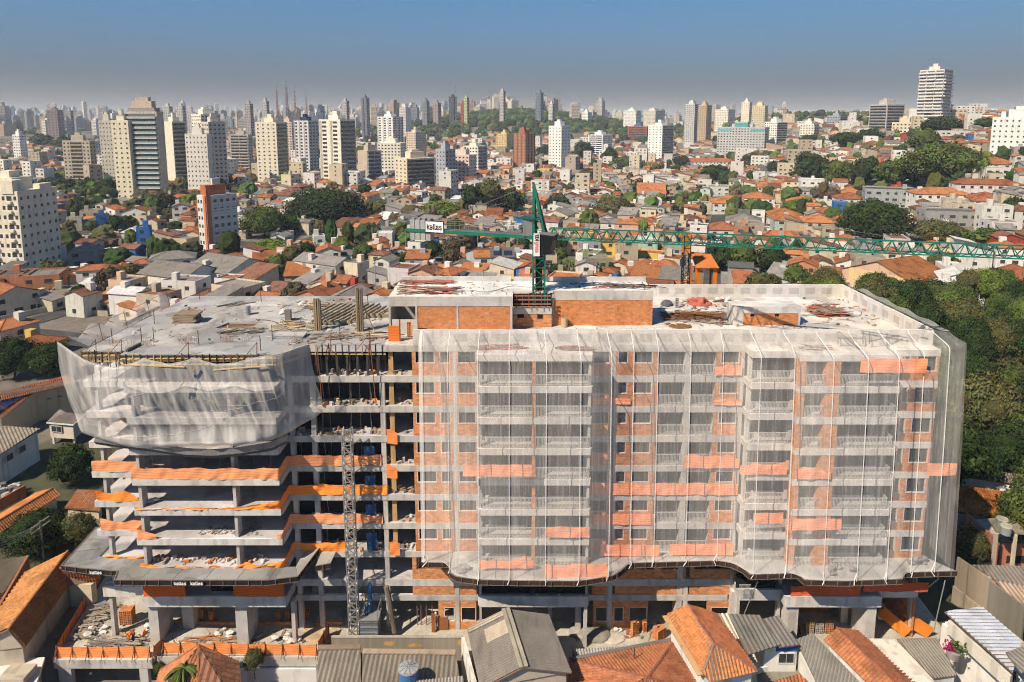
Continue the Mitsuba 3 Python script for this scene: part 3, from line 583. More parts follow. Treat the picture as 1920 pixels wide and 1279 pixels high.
for r_, a_, b_, dip in ((9, 8, 60, 3), (17, 20, 100, 4), (24, 10, 80, 4), (14, 70, 140, 3)):
    jj = np.linspace(a_, b_, 24).astype(int); put('net_rope', MB().tube([P2[int(r_ + dip * math.sin(3.14 * i / 23)), j] + [0, -.06, 0] for i, j in enumerate(jj)], .016, c=(0.60, .59, .57), n=3), 'm_paint', net2)
put('net_rope', MB().tube(P2[0], .05, c=(0.55, 0.53, 0.5)), 'm_paint', net2)
dark = np.array([[onY(px, py + dy, y) for px, py, y in ((180, 826, 59.0), (235, 834, 58.4), (300, 842, 57.9), (350, 850, 57.8), (400, 852, 57.8), (450, 848, 57.9), (510, 838, 58.2), (540, 824, 58.9))] for dy in (-10, -1, 7)])
dark[1, :, 1] -= .35
put('grey_net_roll', (lambda d: MB().raw(d.reshape(-1, 3), [[i * 8 + j, i * 8 + j + 1, (i + 1) * 8 + j + 1, (i + 1) * 8 + j] for i in range(2) for j in range(7)], (0.13, 0.135, 0.145)))(dark), 'm_soil', net2)

# ------------------------------------------------------------------ orange safety nets, each its own thing
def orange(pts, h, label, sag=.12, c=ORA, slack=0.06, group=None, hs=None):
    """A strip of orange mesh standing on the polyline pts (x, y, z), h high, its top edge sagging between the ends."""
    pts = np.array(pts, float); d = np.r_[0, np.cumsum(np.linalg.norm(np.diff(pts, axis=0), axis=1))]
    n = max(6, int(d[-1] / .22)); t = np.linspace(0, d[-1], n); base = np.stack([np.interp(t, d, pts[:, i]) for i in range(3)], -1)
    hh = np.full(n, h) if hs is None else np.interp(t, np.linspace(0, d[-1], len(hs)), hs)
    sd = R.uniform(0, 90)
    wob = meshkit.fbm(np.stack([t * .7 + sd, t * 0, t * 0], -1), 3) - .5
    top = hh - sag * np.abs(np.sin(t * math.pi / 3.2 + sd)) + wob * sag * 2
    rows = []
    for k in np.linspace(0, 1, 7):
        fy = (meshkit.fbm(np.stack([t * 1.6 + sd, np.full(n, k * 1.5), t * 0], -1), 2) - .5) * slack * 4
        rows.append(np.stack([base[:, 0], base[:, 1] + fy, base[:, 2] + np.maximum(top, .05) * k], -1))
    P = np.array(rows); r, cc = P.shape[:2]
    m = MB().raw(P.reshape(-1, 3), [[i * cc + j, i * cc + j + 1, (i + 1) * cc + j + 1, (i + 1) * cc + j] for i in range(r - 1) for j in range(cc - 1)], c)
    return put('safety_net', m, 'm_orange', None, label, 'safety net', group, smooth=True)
gl = 'orange nets along the open slab edges'
fe = YFL - .04; le = YL - .04; me = Y0 - .05
ordn = {4: 'highest', 5: 'second highest', 6: 'third', 7: 'lowest'}
orange([(xFL + .1, fe, Tk[4]), (xL0 - .1, fe, Tk[4])], 1.15, 'striped orange net on the short outer left ledge, just under the grey debris net', .1, group=gl)
orange([(xL0, le, Tk[4]), (xL1, le, Tk[4]), (xL1 + .02, Y0 - .1, Tk[4]), (XM(712), me, Tk[4])], 1.15, 'long striped orange net round the left bay on the highest netted slab', .12, group=gl)
orange([(xFL + .3, fe, Tk[5]), (xL0 - .1, fe, Tk[5])], 1.0, 'smooth bright orange net on the outer left ledge, second from the top', .25, (0.88, 0.27, 0.055), .1, gl, hs=[1.1, .95, 1.05, .5])
orange([(xL0 + .1, le, Tk[5]), (xL1, le, Tk[5]), (xL1 + .02, Y0 - .1, Tk[5]), (XM(722), me, Tk[5])], 1.0, 'sagging bright orange net round the left bay, rising to full height at its right end', .1, (0.88, 0.27, 0.055), .1, gl, hs=[.3, .15, .2, .25, .3, .6, 1.1, 1.0, 1.1, 1.1, 1.1, 1.0])
orange([(xFL + .4, fe, Tk[6]), (xL0 - .1, fe, Tk[6]), (xL0, le, Tk[6]), (xL0 + 1.9, le, Tk[6])], 1.1, 'striped orange net wrapping the left corner above the canopy and ending loose', .15, group=gl, hs=[1.2, 1.05, 1.0, .9, 1.0, .7])
orange([(xL1 - .5, le, Tk[6]), (xL1, le, Tk[6]), (xL1 + .02, Y0 - .1, Tk[6]), (XM(712), me, Tk[6])], 1.05, 'striped orange net running from the left bay corner to behind the hoist mast', .15, group=gl, hs=[.4, 1.0, 1.1, 1.1, 1.0, .9])
orange([(xFL + .5, fe, Tk[7] + .1), (xL0 - .1, fe, Tk[7] + .1)], .3, 'low crumpled orange net on the far left canopy edge', .1, (0.88, 0.27, 0.055), .1, gl)
orange([(xL0 + .1, le, Tk[7]), (xL1, le, Tk[7]), (xL1 + .02, Y0 - .1, Tk[7]), (XM(640), me, Tk[7])], .9, 'crumpled orange net lying along the back of the left canopy', .2, (0.88, 0.27, 0.055), .12, gl, hs=[.6, .35, .3, .3, .35, .7, .75, .9, 1.0, 1.1, 1.2])
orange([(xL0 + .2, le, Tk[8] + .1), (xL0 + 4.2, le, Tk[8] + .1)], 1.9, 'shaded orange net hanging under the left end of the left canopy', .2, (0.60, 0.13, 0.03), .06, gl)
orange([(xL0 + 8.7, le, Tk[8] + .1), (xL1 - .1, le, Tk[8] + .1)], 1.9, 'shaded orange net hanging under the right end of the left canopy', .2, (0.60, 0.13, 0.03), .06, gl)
orange([(xFL + .9, 62.5, Tk[3] + 1.6), (xFL + 1.5, 66.5, Tk[4] + .2)], 1.2, 'dull orange net across the open left end, topmost of three', .1, (0.55, 0.15, 0.05), .06, gl)
orange([(xFL + 1.2, 62.8, Tk[5] + .6), (xFL + 2.3, 64.8, Tk[5] + .8)], 1.6, 'dull orange net across the open left end, middle of three', .1, (0.55, 0.15, 0.05), .06, gl)
orange([(xFL + 1.2, 62.8, Tk[6] + .6), (xFL + 2.3, 64.8, Tk[6] + .8)], 1.6, 'dull orange net across the open left end, lowest of three', .1, (0.55, 0.15, 0.05), .06, gl)
gn = 'orange nets behind the white facade net'
def o_px(x0, x1, yb, yt, y, label, sag=.1, c=(0.84, 0.33, 0.17), z=None):
    p, q = onY(x0, yb, y), onY(x1, yb, y); h = onY(x0, yt, y)[2] - p[2]
    orange([(p[0], y, p[2]), (q[0], y, q[2])], h, label, sag, c, .05, gn)
o_px(868, 997, 893, 871, 57.55, 'striped orange net on a small platform before the left balconies, midway down', .02)
o_px(1109, 1383, 928, 905, 60.95, 'long pale orange net across the recessed wall between the balcony bays, low down', .1)
o_px(1283, 1386, 878, 852, 60.8, 'wavy orange net over the middle recessed balconies, fifth storey', .3)
o_px(1388, 1475, 890, 866, 59.2, 'sagging orange net on the balcony just right of the wavy one', .3)
o_px(1491, 1557, 899, 876, 58.3, 'short drooping orange net on the narrow right balcony, midway down', .3)
o_px(1613, 1737, 699, 672, 57.6, 'striped orange net on a platform at the top right of the facade', .03)
o_px(1340, 1391, 704, 683, 60.95, 'creased orange net below a top storey window right of the loggias', .2)
o_px(1338, 1391, 760, 748, 60.95, 'thin orange net band below the second storey window right of the loggias', .1)
o_px(1112, 1182, 758, 742, 60.95, 'drooping orange net strip right of the left balconies, near the top', .25)
o_px(1023, 1105, 1008, 987, 58.3, 'wavy striped orange net on the right half of the left balconies, low down', .1)
o_px(1112, 1226, 984, 963, 60.95, 'striped orange net on the recessed wall right of the left balconies', .05)
o_px(1126, 1236, 1043, 1021, 59.9, 'plain orange net above the curved canopy edge', .05)
o_px(1254, 1374, 1041, 1019, 59.9, 'plain orange net above the straight middle canopy edge', .05)
o_px(1022, 1138, 1084, 1057, 56.7, 'striped orange net standing on the curved canopy, largest of the low ones', .06)
o_px(898, 1000, 1066, 1045, 57.6, 'slack orange net hanging like a hammock above the curved canopy', .45)
o_px(1412, 1468, 982, 961, 58.9, 'small striped orange net on a platform, left of a wider one', .03)
o_px(1472, 1576, 994, 972, 57.7, 'wide striped orange net on a platform below the narrow right balcony', .03)
o_px(1737, 1792, 892, 868, 59.0, 'striped orange net at the far right corner of the white net', .03)
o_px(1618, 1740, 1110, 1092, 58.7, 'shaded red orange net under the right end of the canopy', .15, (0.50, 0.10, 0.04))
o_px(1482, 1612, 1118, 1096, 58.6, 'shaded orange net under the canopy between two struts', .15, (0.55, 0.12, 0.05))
for (px, py, y, n) in ((735, 885, 60.7, 1), (740, 1030, 60.7, 2), (735, 820, 60.9, 3)):
    p = onY(px, py, y); orange([(p[0] - .5, y, p[2] - .6), (p[0] + .5, y, p[2] - .7)], 1.5, ['', 'orange net scrap hanging in the stair opening on the fifth storey', 'orange net scrap hanging in the stair opening near the canopy', 'pale orange net scrap in the stair opening on the fourth storey'][n], .4, group=gl, c=(0.86, .26, .08))

# ------------------------------------------------------------------ site ground and its fences
put('site_slab', MB().prism(Polygon([(-45.0, 69), (-42.9, 57.5), (-33.6, 57.5), (-33.5, 58.0), (-18.2, 57.7), (-17.9, 60.3), (-13.4, 60.3), (-13.4, 56.8), (42.5, 56.8), (44, 80), (-45, 80)]), -.45, 0.0, (0.43, 0.395, 0.34)), 'm_soil', kind='structure')
put('site_slab_edge', MB().box(-42.9, -33.7, 57.25, 57.5, -.9, 0, CONL).box(-33.4, -18.2, 57.6, 57.7, -1.0, 0, CONL).box(-42.6, -41.4, 57.3, 57.8, -3.8, -.9, CONL).box(-35.0, -34.2, 57.3, 57.8, -3.8, -.9, CONL).box(-42.6, 42, 61.4, 61.6, -3.8, -.46, CONM).box(-18.2, 42.5, 56.72, 56.79, -3.6, 0, CONM), 'm_concrete', kind='structure')
put('retaining_wall', MB().box(-33.2, -18.3, 57.3, 57.5, -3.8, -1.0, (0.70, 0.69, 0.67)), 'm_paint', None, 'white plaster retaining wall below the long low orange fence', 'wall')
def fence(pts, h, label, n, c=(0.78, 0.27, 0.09)):
    k = orange(pts, h, label, .05, c, .03, 'orange fences round the site edge')
    pts = np.array(pts, float)
    for i in range(n + 1):
        t = i / n * (len(pts) - 1); j = min(int(t), len(pts) - 2); p = pts[j] + (pts[j + 1] - pts[j]) * (t - j)
        put('fence_post', MB().bar(p + [0, -.03, -.1], p + [0, -.03, h + .1], .06, c=RUST).bar(p + [0, -.05, h * .75], p + [0, -.55, -.05], .05, c=RUST), 'm_paint', k)
    return k
fence([(-42.7, 57.55, 0), (-34.0, 57.55, 0)], 1.15, 'orange mesh fence with raking posts on the bottom left slab corner', 6)
fence([(-33.6, 57.6, .05), (-33.3, 58.6, .05)], 1.15, 'short return of orange fence beside the tiled hip roof', 1)
fence([(-33.0, 58.1, .05), (-18.4, 57.8, .05)], 1.1, 'long low orange mesh fence in front of the open ground floor', 9)
fence([(-45.2, 68.5, 0), (-42.8, 57.6, 0)], 1.15, 'reddish mesh fence along the left site boundary', 7, (0.55, 0.16, 0.06))
fence([(-17.9, 60.3, 0), (-18.2, 57.8, 0)], 1.5, 'orange mesh barrier beside the hoist base', 2)

# ------------------------------------------------------------------ hoist and tower crane
def lattice(p0, p1, w, n, c, up=(0, 0, 1), r=.06, d=.04):
    """A square lattice boom between two points: legs and diagonals as (list of legs, braces)."""
    p0, p1, up = np.array(p0, float), np.array(p1, float), np.array(up, float)
    t = (p1 - p0) / np.linalg.norm(p1 - p0); a = np.cross(t, up); a /= np.linalg.norm(a); b = np.cross(a, t)
    cs = [a * w / 2 * i + b * w / 2 * j for i, j in ((-1, -1), (1, -1), (1, 1), (-1, 1))]
    legs = [MB().bar(p0 + k, p1 + k, r, c=c) for k in cs]; br = MB()
    for i in range(n):
        u, v = p0 + (p1 - p0) * i / n, p0 + (p1 - p0) * (i + 1) / n
        for k in range(4):
            q, s = cs[k], cs[(k + 1) % 4]
            br.bar(u + q, u + s, d, c=c); br.bar(u + (q if i % 2 else s), v + (s if i % 2 else q), d, c=c)
    return legs, br
hoist = thing('material_hoist', 'grey lattice mast hoist with a ribbed cage standing against the open left floors', 'hoist')
GRY = (0.40, 0.40, 0.41)
legs, br = lattice((-15.25, 59.6, 0), (-15.25, 59.6, 21.8), .82, 30, GRY, up=(0, 1, 0), r=.10, d=.06)
for l in legs: put('mast_leg', l, 'm_steel', hoist)
put('mast_lattice', br, 'm_steel', hoist, kind='stuff')
for z in (5.1, 8.2, 11.1, 14.1, 17.1, 20): put('mast_tie', MB().bar((-15.4, 59.8, z), (-16.0, 61.1, z), .06, c=GRY).bar((-15.1, 59.8, z), (-14.4, 61.1, z), .06, c=GRY), 'm_steel', hoist)
hx, hy = -13.75, 60.0
m = MB().box(hx - .85, hx + .85, hy - .8, hy + .8, .1, 2.5, (0.25, 0.29, 0.32))
for i in range(10): m.box(hx - .8 + i * .17, hx - .72 + i * .17, hy - .84, hy - .8, .2, 1.1, (0.30, 0.34, 0.37))
for z in (1.2, 1.75, 2.3): m.box(hx - .86, hx + .86, hy - .85, hy - .8, z, z + .1, (0.35, 0.39, 0.42))
put('hoist_cage', m, 'm_steel', hoist)
put('hoist_deck', MB().box(hx - .95, hx + .95, hy - .9, hy + .9, 2.5, 2.6, (0.40, 0.41, 0.42)), 'm_steel', hoist)
for s in (-.9, .9): put('hoist_rail', MB().bar((hx + s, hy - .85, 3.6), (hx + s, hy + .85, 3.6), .05, c=GRY).bar((hx + s, hy - .85, 2.6), (hx + s, hy - .85, 3.6), .05, c=GRY).bar((hx + s, hy + .85, 2.6), (hx + s, hy + .85, 3.6), .05, c=GRY), 'm_steel', hoist)
for z in Tk[4:8]: put('landing_gate', MB().box(-14.1, -13.1, 61.12, 61.18, z + .05, z + 1.9, (0.035, 0.085, 0.20)).box(-14.2, -13.0, 60.95, 61.1, z + .02, z + .1, (0.3, .3, .31)), 'm_paint', hoist)
put('hoist_winch', MB().box(hx - .2, hx + .1, hy + .3, hy + .7, 2.6, 5.4, (0.05, 0.14, 0.34)), 'm_paint', hoist)
crane = thing('tower_crane', 'green tower crane rising through the roof with its long lattice jib pointing right', 'crane')
GRN = (0.012, 0.15, 0.105)
CX, CY, CZ = 2.72, 67.6, 29.4
legs, br = lattice((CX, CY, CZ), (CX, CY, 37.3), 1.16, 8, GRN, up=(0, 1, 0), r=.15, d=.08)
for l in legs: put('mast_leg', l, 'm_gloss', crane)
put('mast_lattice', br, 'm_gloss', crane, kind='stuff')
put('mast_cage', MB().box(CX - .34, CX + .34, CY - .3, CY + .3, 32.9, 37.1, (0.02, .024, .022)), 'm_paint', crane); put('mast_ladder', MB().bar((CX - .2, CY, CZ), (CX - .2, CY, 37), .05, c=DARK).bar((CX + .2, CY, CZ), (CX + .2, CY, 37), .05, c=DARK), 'm_paint', crane)
put('slewing_ring', MB().cyl(CX, CY, 37.2, 37.6, .95, n=20, c=(0.10, 0.10, 0.10)).box(CX - .7, CX + .7, CY - .7, CY + .7, 37.6, 38.3, GRN), 'm_gloss', crane)
JD = np.array([41.0, -14.6]) / np.linalg.norm([41.0, -14.6]); JN = np.array([-JD[1], JD[0]])
yaw = math.atan2(JD[1], JD[0])
jz = 38.3
def J(s, o, z): return np.array([CX + JD[0] * s + JN[0] * o, CY + JD[1] * s + JN[1] * o, z])
LJ = 50.0
jl = MB(); nJ = 46; zj = lambda s: jz + .018 * s
for o in (-.62, .62): put('jib_chord', MB().bar(J(.5, o, zj(.5)), J(LJ, o, zj(LJ)), .10, c=GRN), 'm_gloss', crane)
put('jib_chord', MB().bar(J(1.2, 0, zj(1.2) + 1.05), J(LJ, 0, zj(LJ) + .95), .12, c=GRN), 'm_gloss', crane)
for i in range(nJ):
    a, b, mid = 1.0 + i * (LJ - 1) / nJ, 1.0 + (i + 1) * (LJ - 1) / nJ, 1.0 + (i + .5) * (LJ - 1) / nJ
    for o in (-.62, .62): jl.bar(J(a, o, zj(a)), J(mid, 0, zj(mid) + 1.03), .06, c=GRN).bar(J(mid, 0, zj(mid) + 1.03), J(b, o, zj(b)), .06, c=GRN)
    jl.bar(J(a, -.62, zj(a)), J(b, .62, zj(b)), .045, c=GRN).bar(J(a, -.62, zj(a)), J(a, .62, zj(a)), .05, c=GRN)
put('jib_lattice', jl, 'm_gloss', crane, kind='stuff')
LC = -14.6
for o in (-.55, .55): put('counter_jib_beam', MB().bar(J(-.3, o, jz + .1), J(LC, o, jz + .1), .14, .34, c=GRN), 'm_gloss', crane)
m = MB()
for i in range(14): m.bar(J(-.6 - i, -.5, jz + .1), J(-.6 - i, .5, jz + .1), .08, c=GRN)
put('counter_jib_crossbeam', m, 'm_gloss', crane)
put('walkway', MB().poly([J(-.6, -.5, jz + .30), J(-11, -.5, jz + .30), J(-11, .5, jz + .30), J(-.6, .5, jz + .30)], (0.20, 0.21, 0.20), .03), 'm_steel', crane)
m = MB()
for o in (-.55, .55):
    m.bar(J(-1.5, o, jz + 1.3), J(-11.2, o, jz + 1.3), .04, c=(0.35, .36, .35)).bar(J(-1.5, o, jz + .85), J(-11.2, o, jz + .85), .03, c=(0.35, .36, .35))
    for i in range(10): m.bar(J(-1.5 - i * 1.07, o, jz + .2), J(-1.5 - i * 1.07, o, jz + 1.3), .04, c=(0.35, .36, .35))
put('handrail', m, 'm_steel', crane)
for i in range(4):
    s = LC + .6 + i * .62
    put('counterweight', MB().box(-.27, .27, -.5, .5, -1.1, 1.05, (0.33, 0.34, 0.34)).box(-.2, .2, -.3, .3, 1.05, 1.2, (0.25, .25, .25)), 'm_concrete', crane, M=place(*J(s, 0, jz + .15), yaw))
c0 = J(LC + 3.3, -.68, jz + .65)
put('sign_board', MB().box(-1.02, 1.02, 0, .07, -.62, .52, (0.80, 0.80, 0.80)).box(-1.1, 1.1, .01, .09, -.70, -.58, (0.03, 0.03, 0.06)).box(1.02, 1.1, -.005, .08, -.7, .58, (0.03, 0.03, 0.06)).box(-1.1, -1.02, -.005, .08, -.7, .58, (0.03, 0.03, 0.06)).box(-1.1, 1.1, -.005, .08, .5, .58, (0.03, 0.03, 0.06)), 'm_paint', crane, label='white board with dark lettering near the counterweights', M=place(*c0, yaw))
t = meshkit.text_mesh('kallas', .58, .02, bold=True); t.apply_scale([1.72 / t.extents[0], 1, 1]); t.apply_translation([-t.bounds[:, 0].mean(), -.34, 0])
t.apply_transform(place(*(c0 - np.array([*JN, 0]) * .008), yaw) @ trimesh.transformations.rotation_matrix(math.pi / 2, [1, 0, 0])); put('lettering', MB().mesh(t, (0.02, 0.03, 0.05)), 'm_paint', crane)
# tower head, ropes, cab
hp = np.array([CX - .55, CY + .2, 43.7])
for (a, b) in ((J(-.45, -.5, jz), hp), (J(-.45, .5, jz), hp), (J(.75, -.5, jz), hp), (J(.75, .5, jz), hp)): put('head_leg', MB().bar(a, b, .26, c=GRN), 'm_gloss', crane)
m = MB()
for i in range(6):
    u = i / 6.5; a, b = J(-.45, -.5, jz) * (1 - u) + hp * u, J(.75, -.5, jz) * (1 - u) + hp * u
    m.bar(a, b, .08, c=GRN)
put('head_brace', m, 'm_gloss', crane)
put('head_platform', MB().poly([J(-2.0, -.8, 40.3), J(.2, -.8, 40.3), J(.2, .8, 40.3), J(-2.0, .8, 40.3)], GRN, .12).box(CX - 1.6, CX - .5, CY - .3, CY + .6, 38.5, 40.1, (0.36, 0.37, 0.37)).bar(J(-2, -.8, 41.3), J(.2, -.8, 41.3), .05, c=GRN).bar(J(-2, -.8, 40.3), J(-2, -.8, 41.3), .05, c=GRN).bar(J(-2, .8, 41.3), J(-2, -.8, 41.3), .05, c=GRN), 'm_steel', crane)
for (a, b) in ((hp, J(LC + 2.4, -.3, jz + .6)), (hp, J(LC + 2.4, .3, jz + .6)), (hp, J(15, 0, zj(15) + 1.1)), (hp, J(33, 0, zj(33) + 1.1)), (J(LC + 2.4, 0, jz + .6), J(-4, 0, 41.6))): put('stay_rope', MB().bar(a, b, .035, c=(0.30, .30, .29), n=3), 'm_steel', crane)
co = np.array([2.72, 66.2, 37.0])
cab = put('operator_cab', MB().poly([co + (-.0, -.45, 1.95), co + (1.35, -.35, 1.75), co + (1.05, -.35, .0), co + (.05, -.45, -.05)], (0.010, 0.011, 0.013)).poly([co + (1.35, -.35, 1.75), co + (1.95, .9, 1.9), co + (1.6, .9, .15), co + (1.05, -.35, .0)], (0.06, 0.045, 0.04)).poly([co + (0, -.45, 1.95), co + (1.35, -.35, 1.75), co + (1.95, .9, 1.9), co + (0, .9, 2.0)], (0.16, 0.15, 0.14), .08).box(co[0], co[0] + 1.5, co[1] - .3, co[1] + .9, co[2] - .12, co[2] + .0, (.05, .05, .05)).box(co[0] - .1, co[0] + .02, co[1] - .4, co[1] + .9, co[2] - .1, co[2] + 1.9, (0.2, .2, .2)), 'm_gloss', crane)
put('cab_sign', MB().box(co[0] - .62, co[0] + .0, co[1] - .56, co[1] - .48, co[2] - .2, co[2] + 2.05, (0.80, 0.80, 0.80)), 'm_paint', crane, label='upright white board lettered black and orange beside the cab')
for s, zt, c in (('tbi', co[2] + 1.62, (0.02, 0.02, 0.025)), ('gruas', co[2] + .68, (0.70, 0.17, 0.05))):
    t = meshkit.text_mesh(s, .36, .02, bold=True); t.apply_scale([(0.62 if s == 'tbi' else 1.05) / t.extents[0], 1.0, 1]); t.apply_translation([-t.bounds[:, 0].mean(), -.13, 0])
    t.apply_transform(trimesh.transformations.translation_matrix([co[0] - .31, co[1] - .565, zt]) @ trimesh.transformations.rotation_matrix(math.pi / 2, [1, 0, 0]) @ trimesh.transformations.rotation_matrix(-math.pi / 2, [0, 0, 1]))
    put('lettering', MB().mesh(t, c), 'm_paint', crane)
# ------------------------------------------------------------------ labels that single things out: by rank round a named anchor
anchors, to_label, taken = [], [], []
def anchor(nick, px, py): anchors.append((nick, px, py))
def later(key, base, px, py, cat, group=None): to_label.append((key, base, px, py, cat, group))
RANK = ['nearest', 'second nearest', 'third nearest', 'fourth nearest', 'fifth nearest', 'sixth nearest', 'seventh nearest', 'eighth nearest', 'ninth nearest', 'tenth nearest']
def settle_labels():
    cells = {}
    for key, base, px, py, cat, group in to_label:
        def dist(a): return math.hypot(a[1] - px, 1.6 * (a[2] - py))
        a = min(anchors, key=dist); dx, dy = px - a[1], 1.6 * (py - a[2])
        way = ('right of' if dx > 0 else 'left of') if abs(dx) > abs(dy) else ('before' if dy > 0 else 'behind')
        cells.setdefault((base, a[0], way), []).append((dist(a), key, cat, group))
    for (base, nick, way), L in cells.items():
        L.sort()
        for i, (_, key, cat, group) in enumerate(L):
            r = '' if len(L) == 1 else (RANK[i] if i < len(RANK) else f'{i + 1}th nearest') + ' '
            tag(key, f'{base}, {r}{way} {nick}', cat, group)
def cells_of(x, y, r): return [(i, j) for i in range(int((x - r) // 12), int((x + r) // 12) + 1) for j in range(int((y - r) // 12), int((y + r) // 12) + 1)]
hashed = {}
def claim(x, y, r):
    for c in cells_of(x, y, r): hashed.setdefault(c, []).append((x, y, r))
def free(x, y, r):
    return all((x - a) ** 2 + (y - b) ** 2 > (r + c) ** 2 for q in cells_of(x, y, r) for a, b, c in hashed.get(q, ()))

# ------------------------------------------------------------------ trees
LEAF = {'dark': (0.030, 0.048, 0.017), 'mid': (0.072, 0.098, 0.028), 'bright': (0.105, 0.150, 0.030), 'olive': (0.088, 0.090, 0.036), 'dull': (0.085, 0.072, 0.045)}
def crown_mesh(seed, tone, nclump=46, per=34, leaf=.085, flat=.75):
    g = np.random.default_rng(seed); m = MB()
    ico = trimesh.creation.icosphere(subdivisions=2)
    n = meshkit.fbm(np.array(ico.vertices) * 1.9 + seed * 3.1, 3, seed)[:, None]
    core = np.array(ico.vertices) * (0.42 + .52 * n) * [1, 1, flat]
    c = np.array(LEAF[tone])
    m.raw(core, ico.faces, tuple(c * .75), r=.3)
    d = g.normal(size=(nclump, 3)); d /= np.linalg.norm(d, axis=1)[:, None]; d[:, 2] = np.abs(d[:, 2]) * 1.25 - .42
    rr = (0.62 + .30 * meshkit.fbm(d * 1.6 + seed, 3, seed + 1) / .5 * .5 + g.uniform(-.1, .14, nclump))[:, None]
    cen = d * rr * [1, 1, flat]; size = g.uniform(.16, .30, nclump)
    for k in range(nclump):
        q = g.normal(size=(per, 3)); q /= np.linalg.norm(q, axis=1)[:, None]
        pos = cen[k] + q * size[k] * g.uniform(.45, 1.05, (per, 1)) * [1, 1, .75]
        nn = q * .8 + d[k] * .5 + g.normal(size=(per, 3)) * .45; nn /= np.linalg.norm(nn, axis=1)[:, None]
        a = np.cross(nn, g.normal(size=(per, 3))); a /= np.linalg.norm(a, axis=1)[:, None] + 1e-9; b = np.cross(nn, a)
        s = leaf * g.uniform(.6, 1.25, (per, 1))
        v = np.stack([pos - a * s, pos - b * s * .6, pos + a * s, pos + b * s * .6], 1).reshape(-1, 3)
        kk = g.uniform(.75, 1.25); tint = c * kk * (1 + .12 * g.normal(size=3))
        m.raw(v, np.arange(per * 4).reshape(-1, 4), tuple(np.clip(tint, .005, 1)), r=float(g.uniform(0, 1)))
    v, f, u = m.data()
    return mikit.ply((v, f), 'm_leaf', uv=u)
def trunk_mesh(seed):
    g = random.Random(seed); m = MB(); c = (0.11, 0.085, 0.06)
    p, w = np.array([0, 0, -1.0]), .11
    for i in range(4):
        q = p + [g.uniform(-.08, .08), g.uniform(-.08, .08), .27]; m.bar(p, q, w, c=c, n=6); p, w = q, w * .86
    for i in range(5):
        a = g.uniform(0, 6.28); e = p + [math.cos(a) * g.uniform(.3, .55), math.sin(a) * g.uniform(.3, .55), g.uniform(.2, .55)]
        mid = (p + e) / 2 + [0, 0, -.06]; m.bar(p, mid, w * .6, c=c, n=5); m.bar(mid, e, w * .36, c=c, n=5)
    v, f, u = m.data(); return mikit.ply((v, f), 'm_paint', uv=u)
CROWN = {t: [crown_mesh(10 * i + j, t) for j in range(3)] for i, t in enumerate(LEAF)}
FINE = {t: [crown_mesh(200 + 10 * i + j, t, 120, 60, .042) for j in range(2)] for i, t in enumerate(('dark', 'mid'))}
FINE['olive'] = [crown_mesh(300, 'olive', 120, 60, .042)]; FINE['bright'] = [crown_mesh(310, 'bright', 110, 60, .045)]
TRUNK = [trunk_mesh(i) for i in range(3)]
TW = {'dark': 'dark green', 'mid': 'mid green', 'bright': 'bright green', 'olive': 'olive green', 'dull': 'dull brown green'}
def tree_at(x, y, z, rad, h, tone, label=None, base=None, fine=False, group=None, trunk=True):
    """A tree whose crown spans 2*rad and whose top is h above the ground."""
    k = key_for('tree'); cz = max(h * .50, h - rad * 1.0); vr = (h - cz)
    lib = (FINE if fine else CROWN)[tone]
    put('crown', R.choice(lib), 'm_leaf', k, M=place(x, y, z + cz, R.uniform(0, 6.28), rad, rad * R.uniform(.88, 1.1), vr / .72))
    if trunk: put('trunk', R.choice(TRUNK), 'm_paint', k, M=place(x, y, z + cz, R.uniform(0, 6.28), rad * .75, rad * .75, cz * 1.0))
    px, py = proj(x, y, z + h * .6)
    if label: tag(k, label, 'tree', group)
    else: later(k, base or f'{TW[tone]} leafy tree', px, py, 'tree', group)
    claim(x, y, rad * .62)
    return k
def tree_px(x0, x1, yt, yb, tone, nick=None, label=None, fine=False, drop=0):
    p = onG((x0 + x1) / 2, yb + drop); s = (p[1] * CP + (CAMZ - p[2]) * SP) / FPX
    k = tree_at(p[0], p[1], p[2], (x1 - x0) / 2 * s * 1.12, max((yb + drop - yt) * s * 1.05, (x1 - x0) * s * .5), tone, label, fine=fine)
    if nick: anchor(nick, (x0 + x1) / 2, (yt + yb) / 2)
    return k

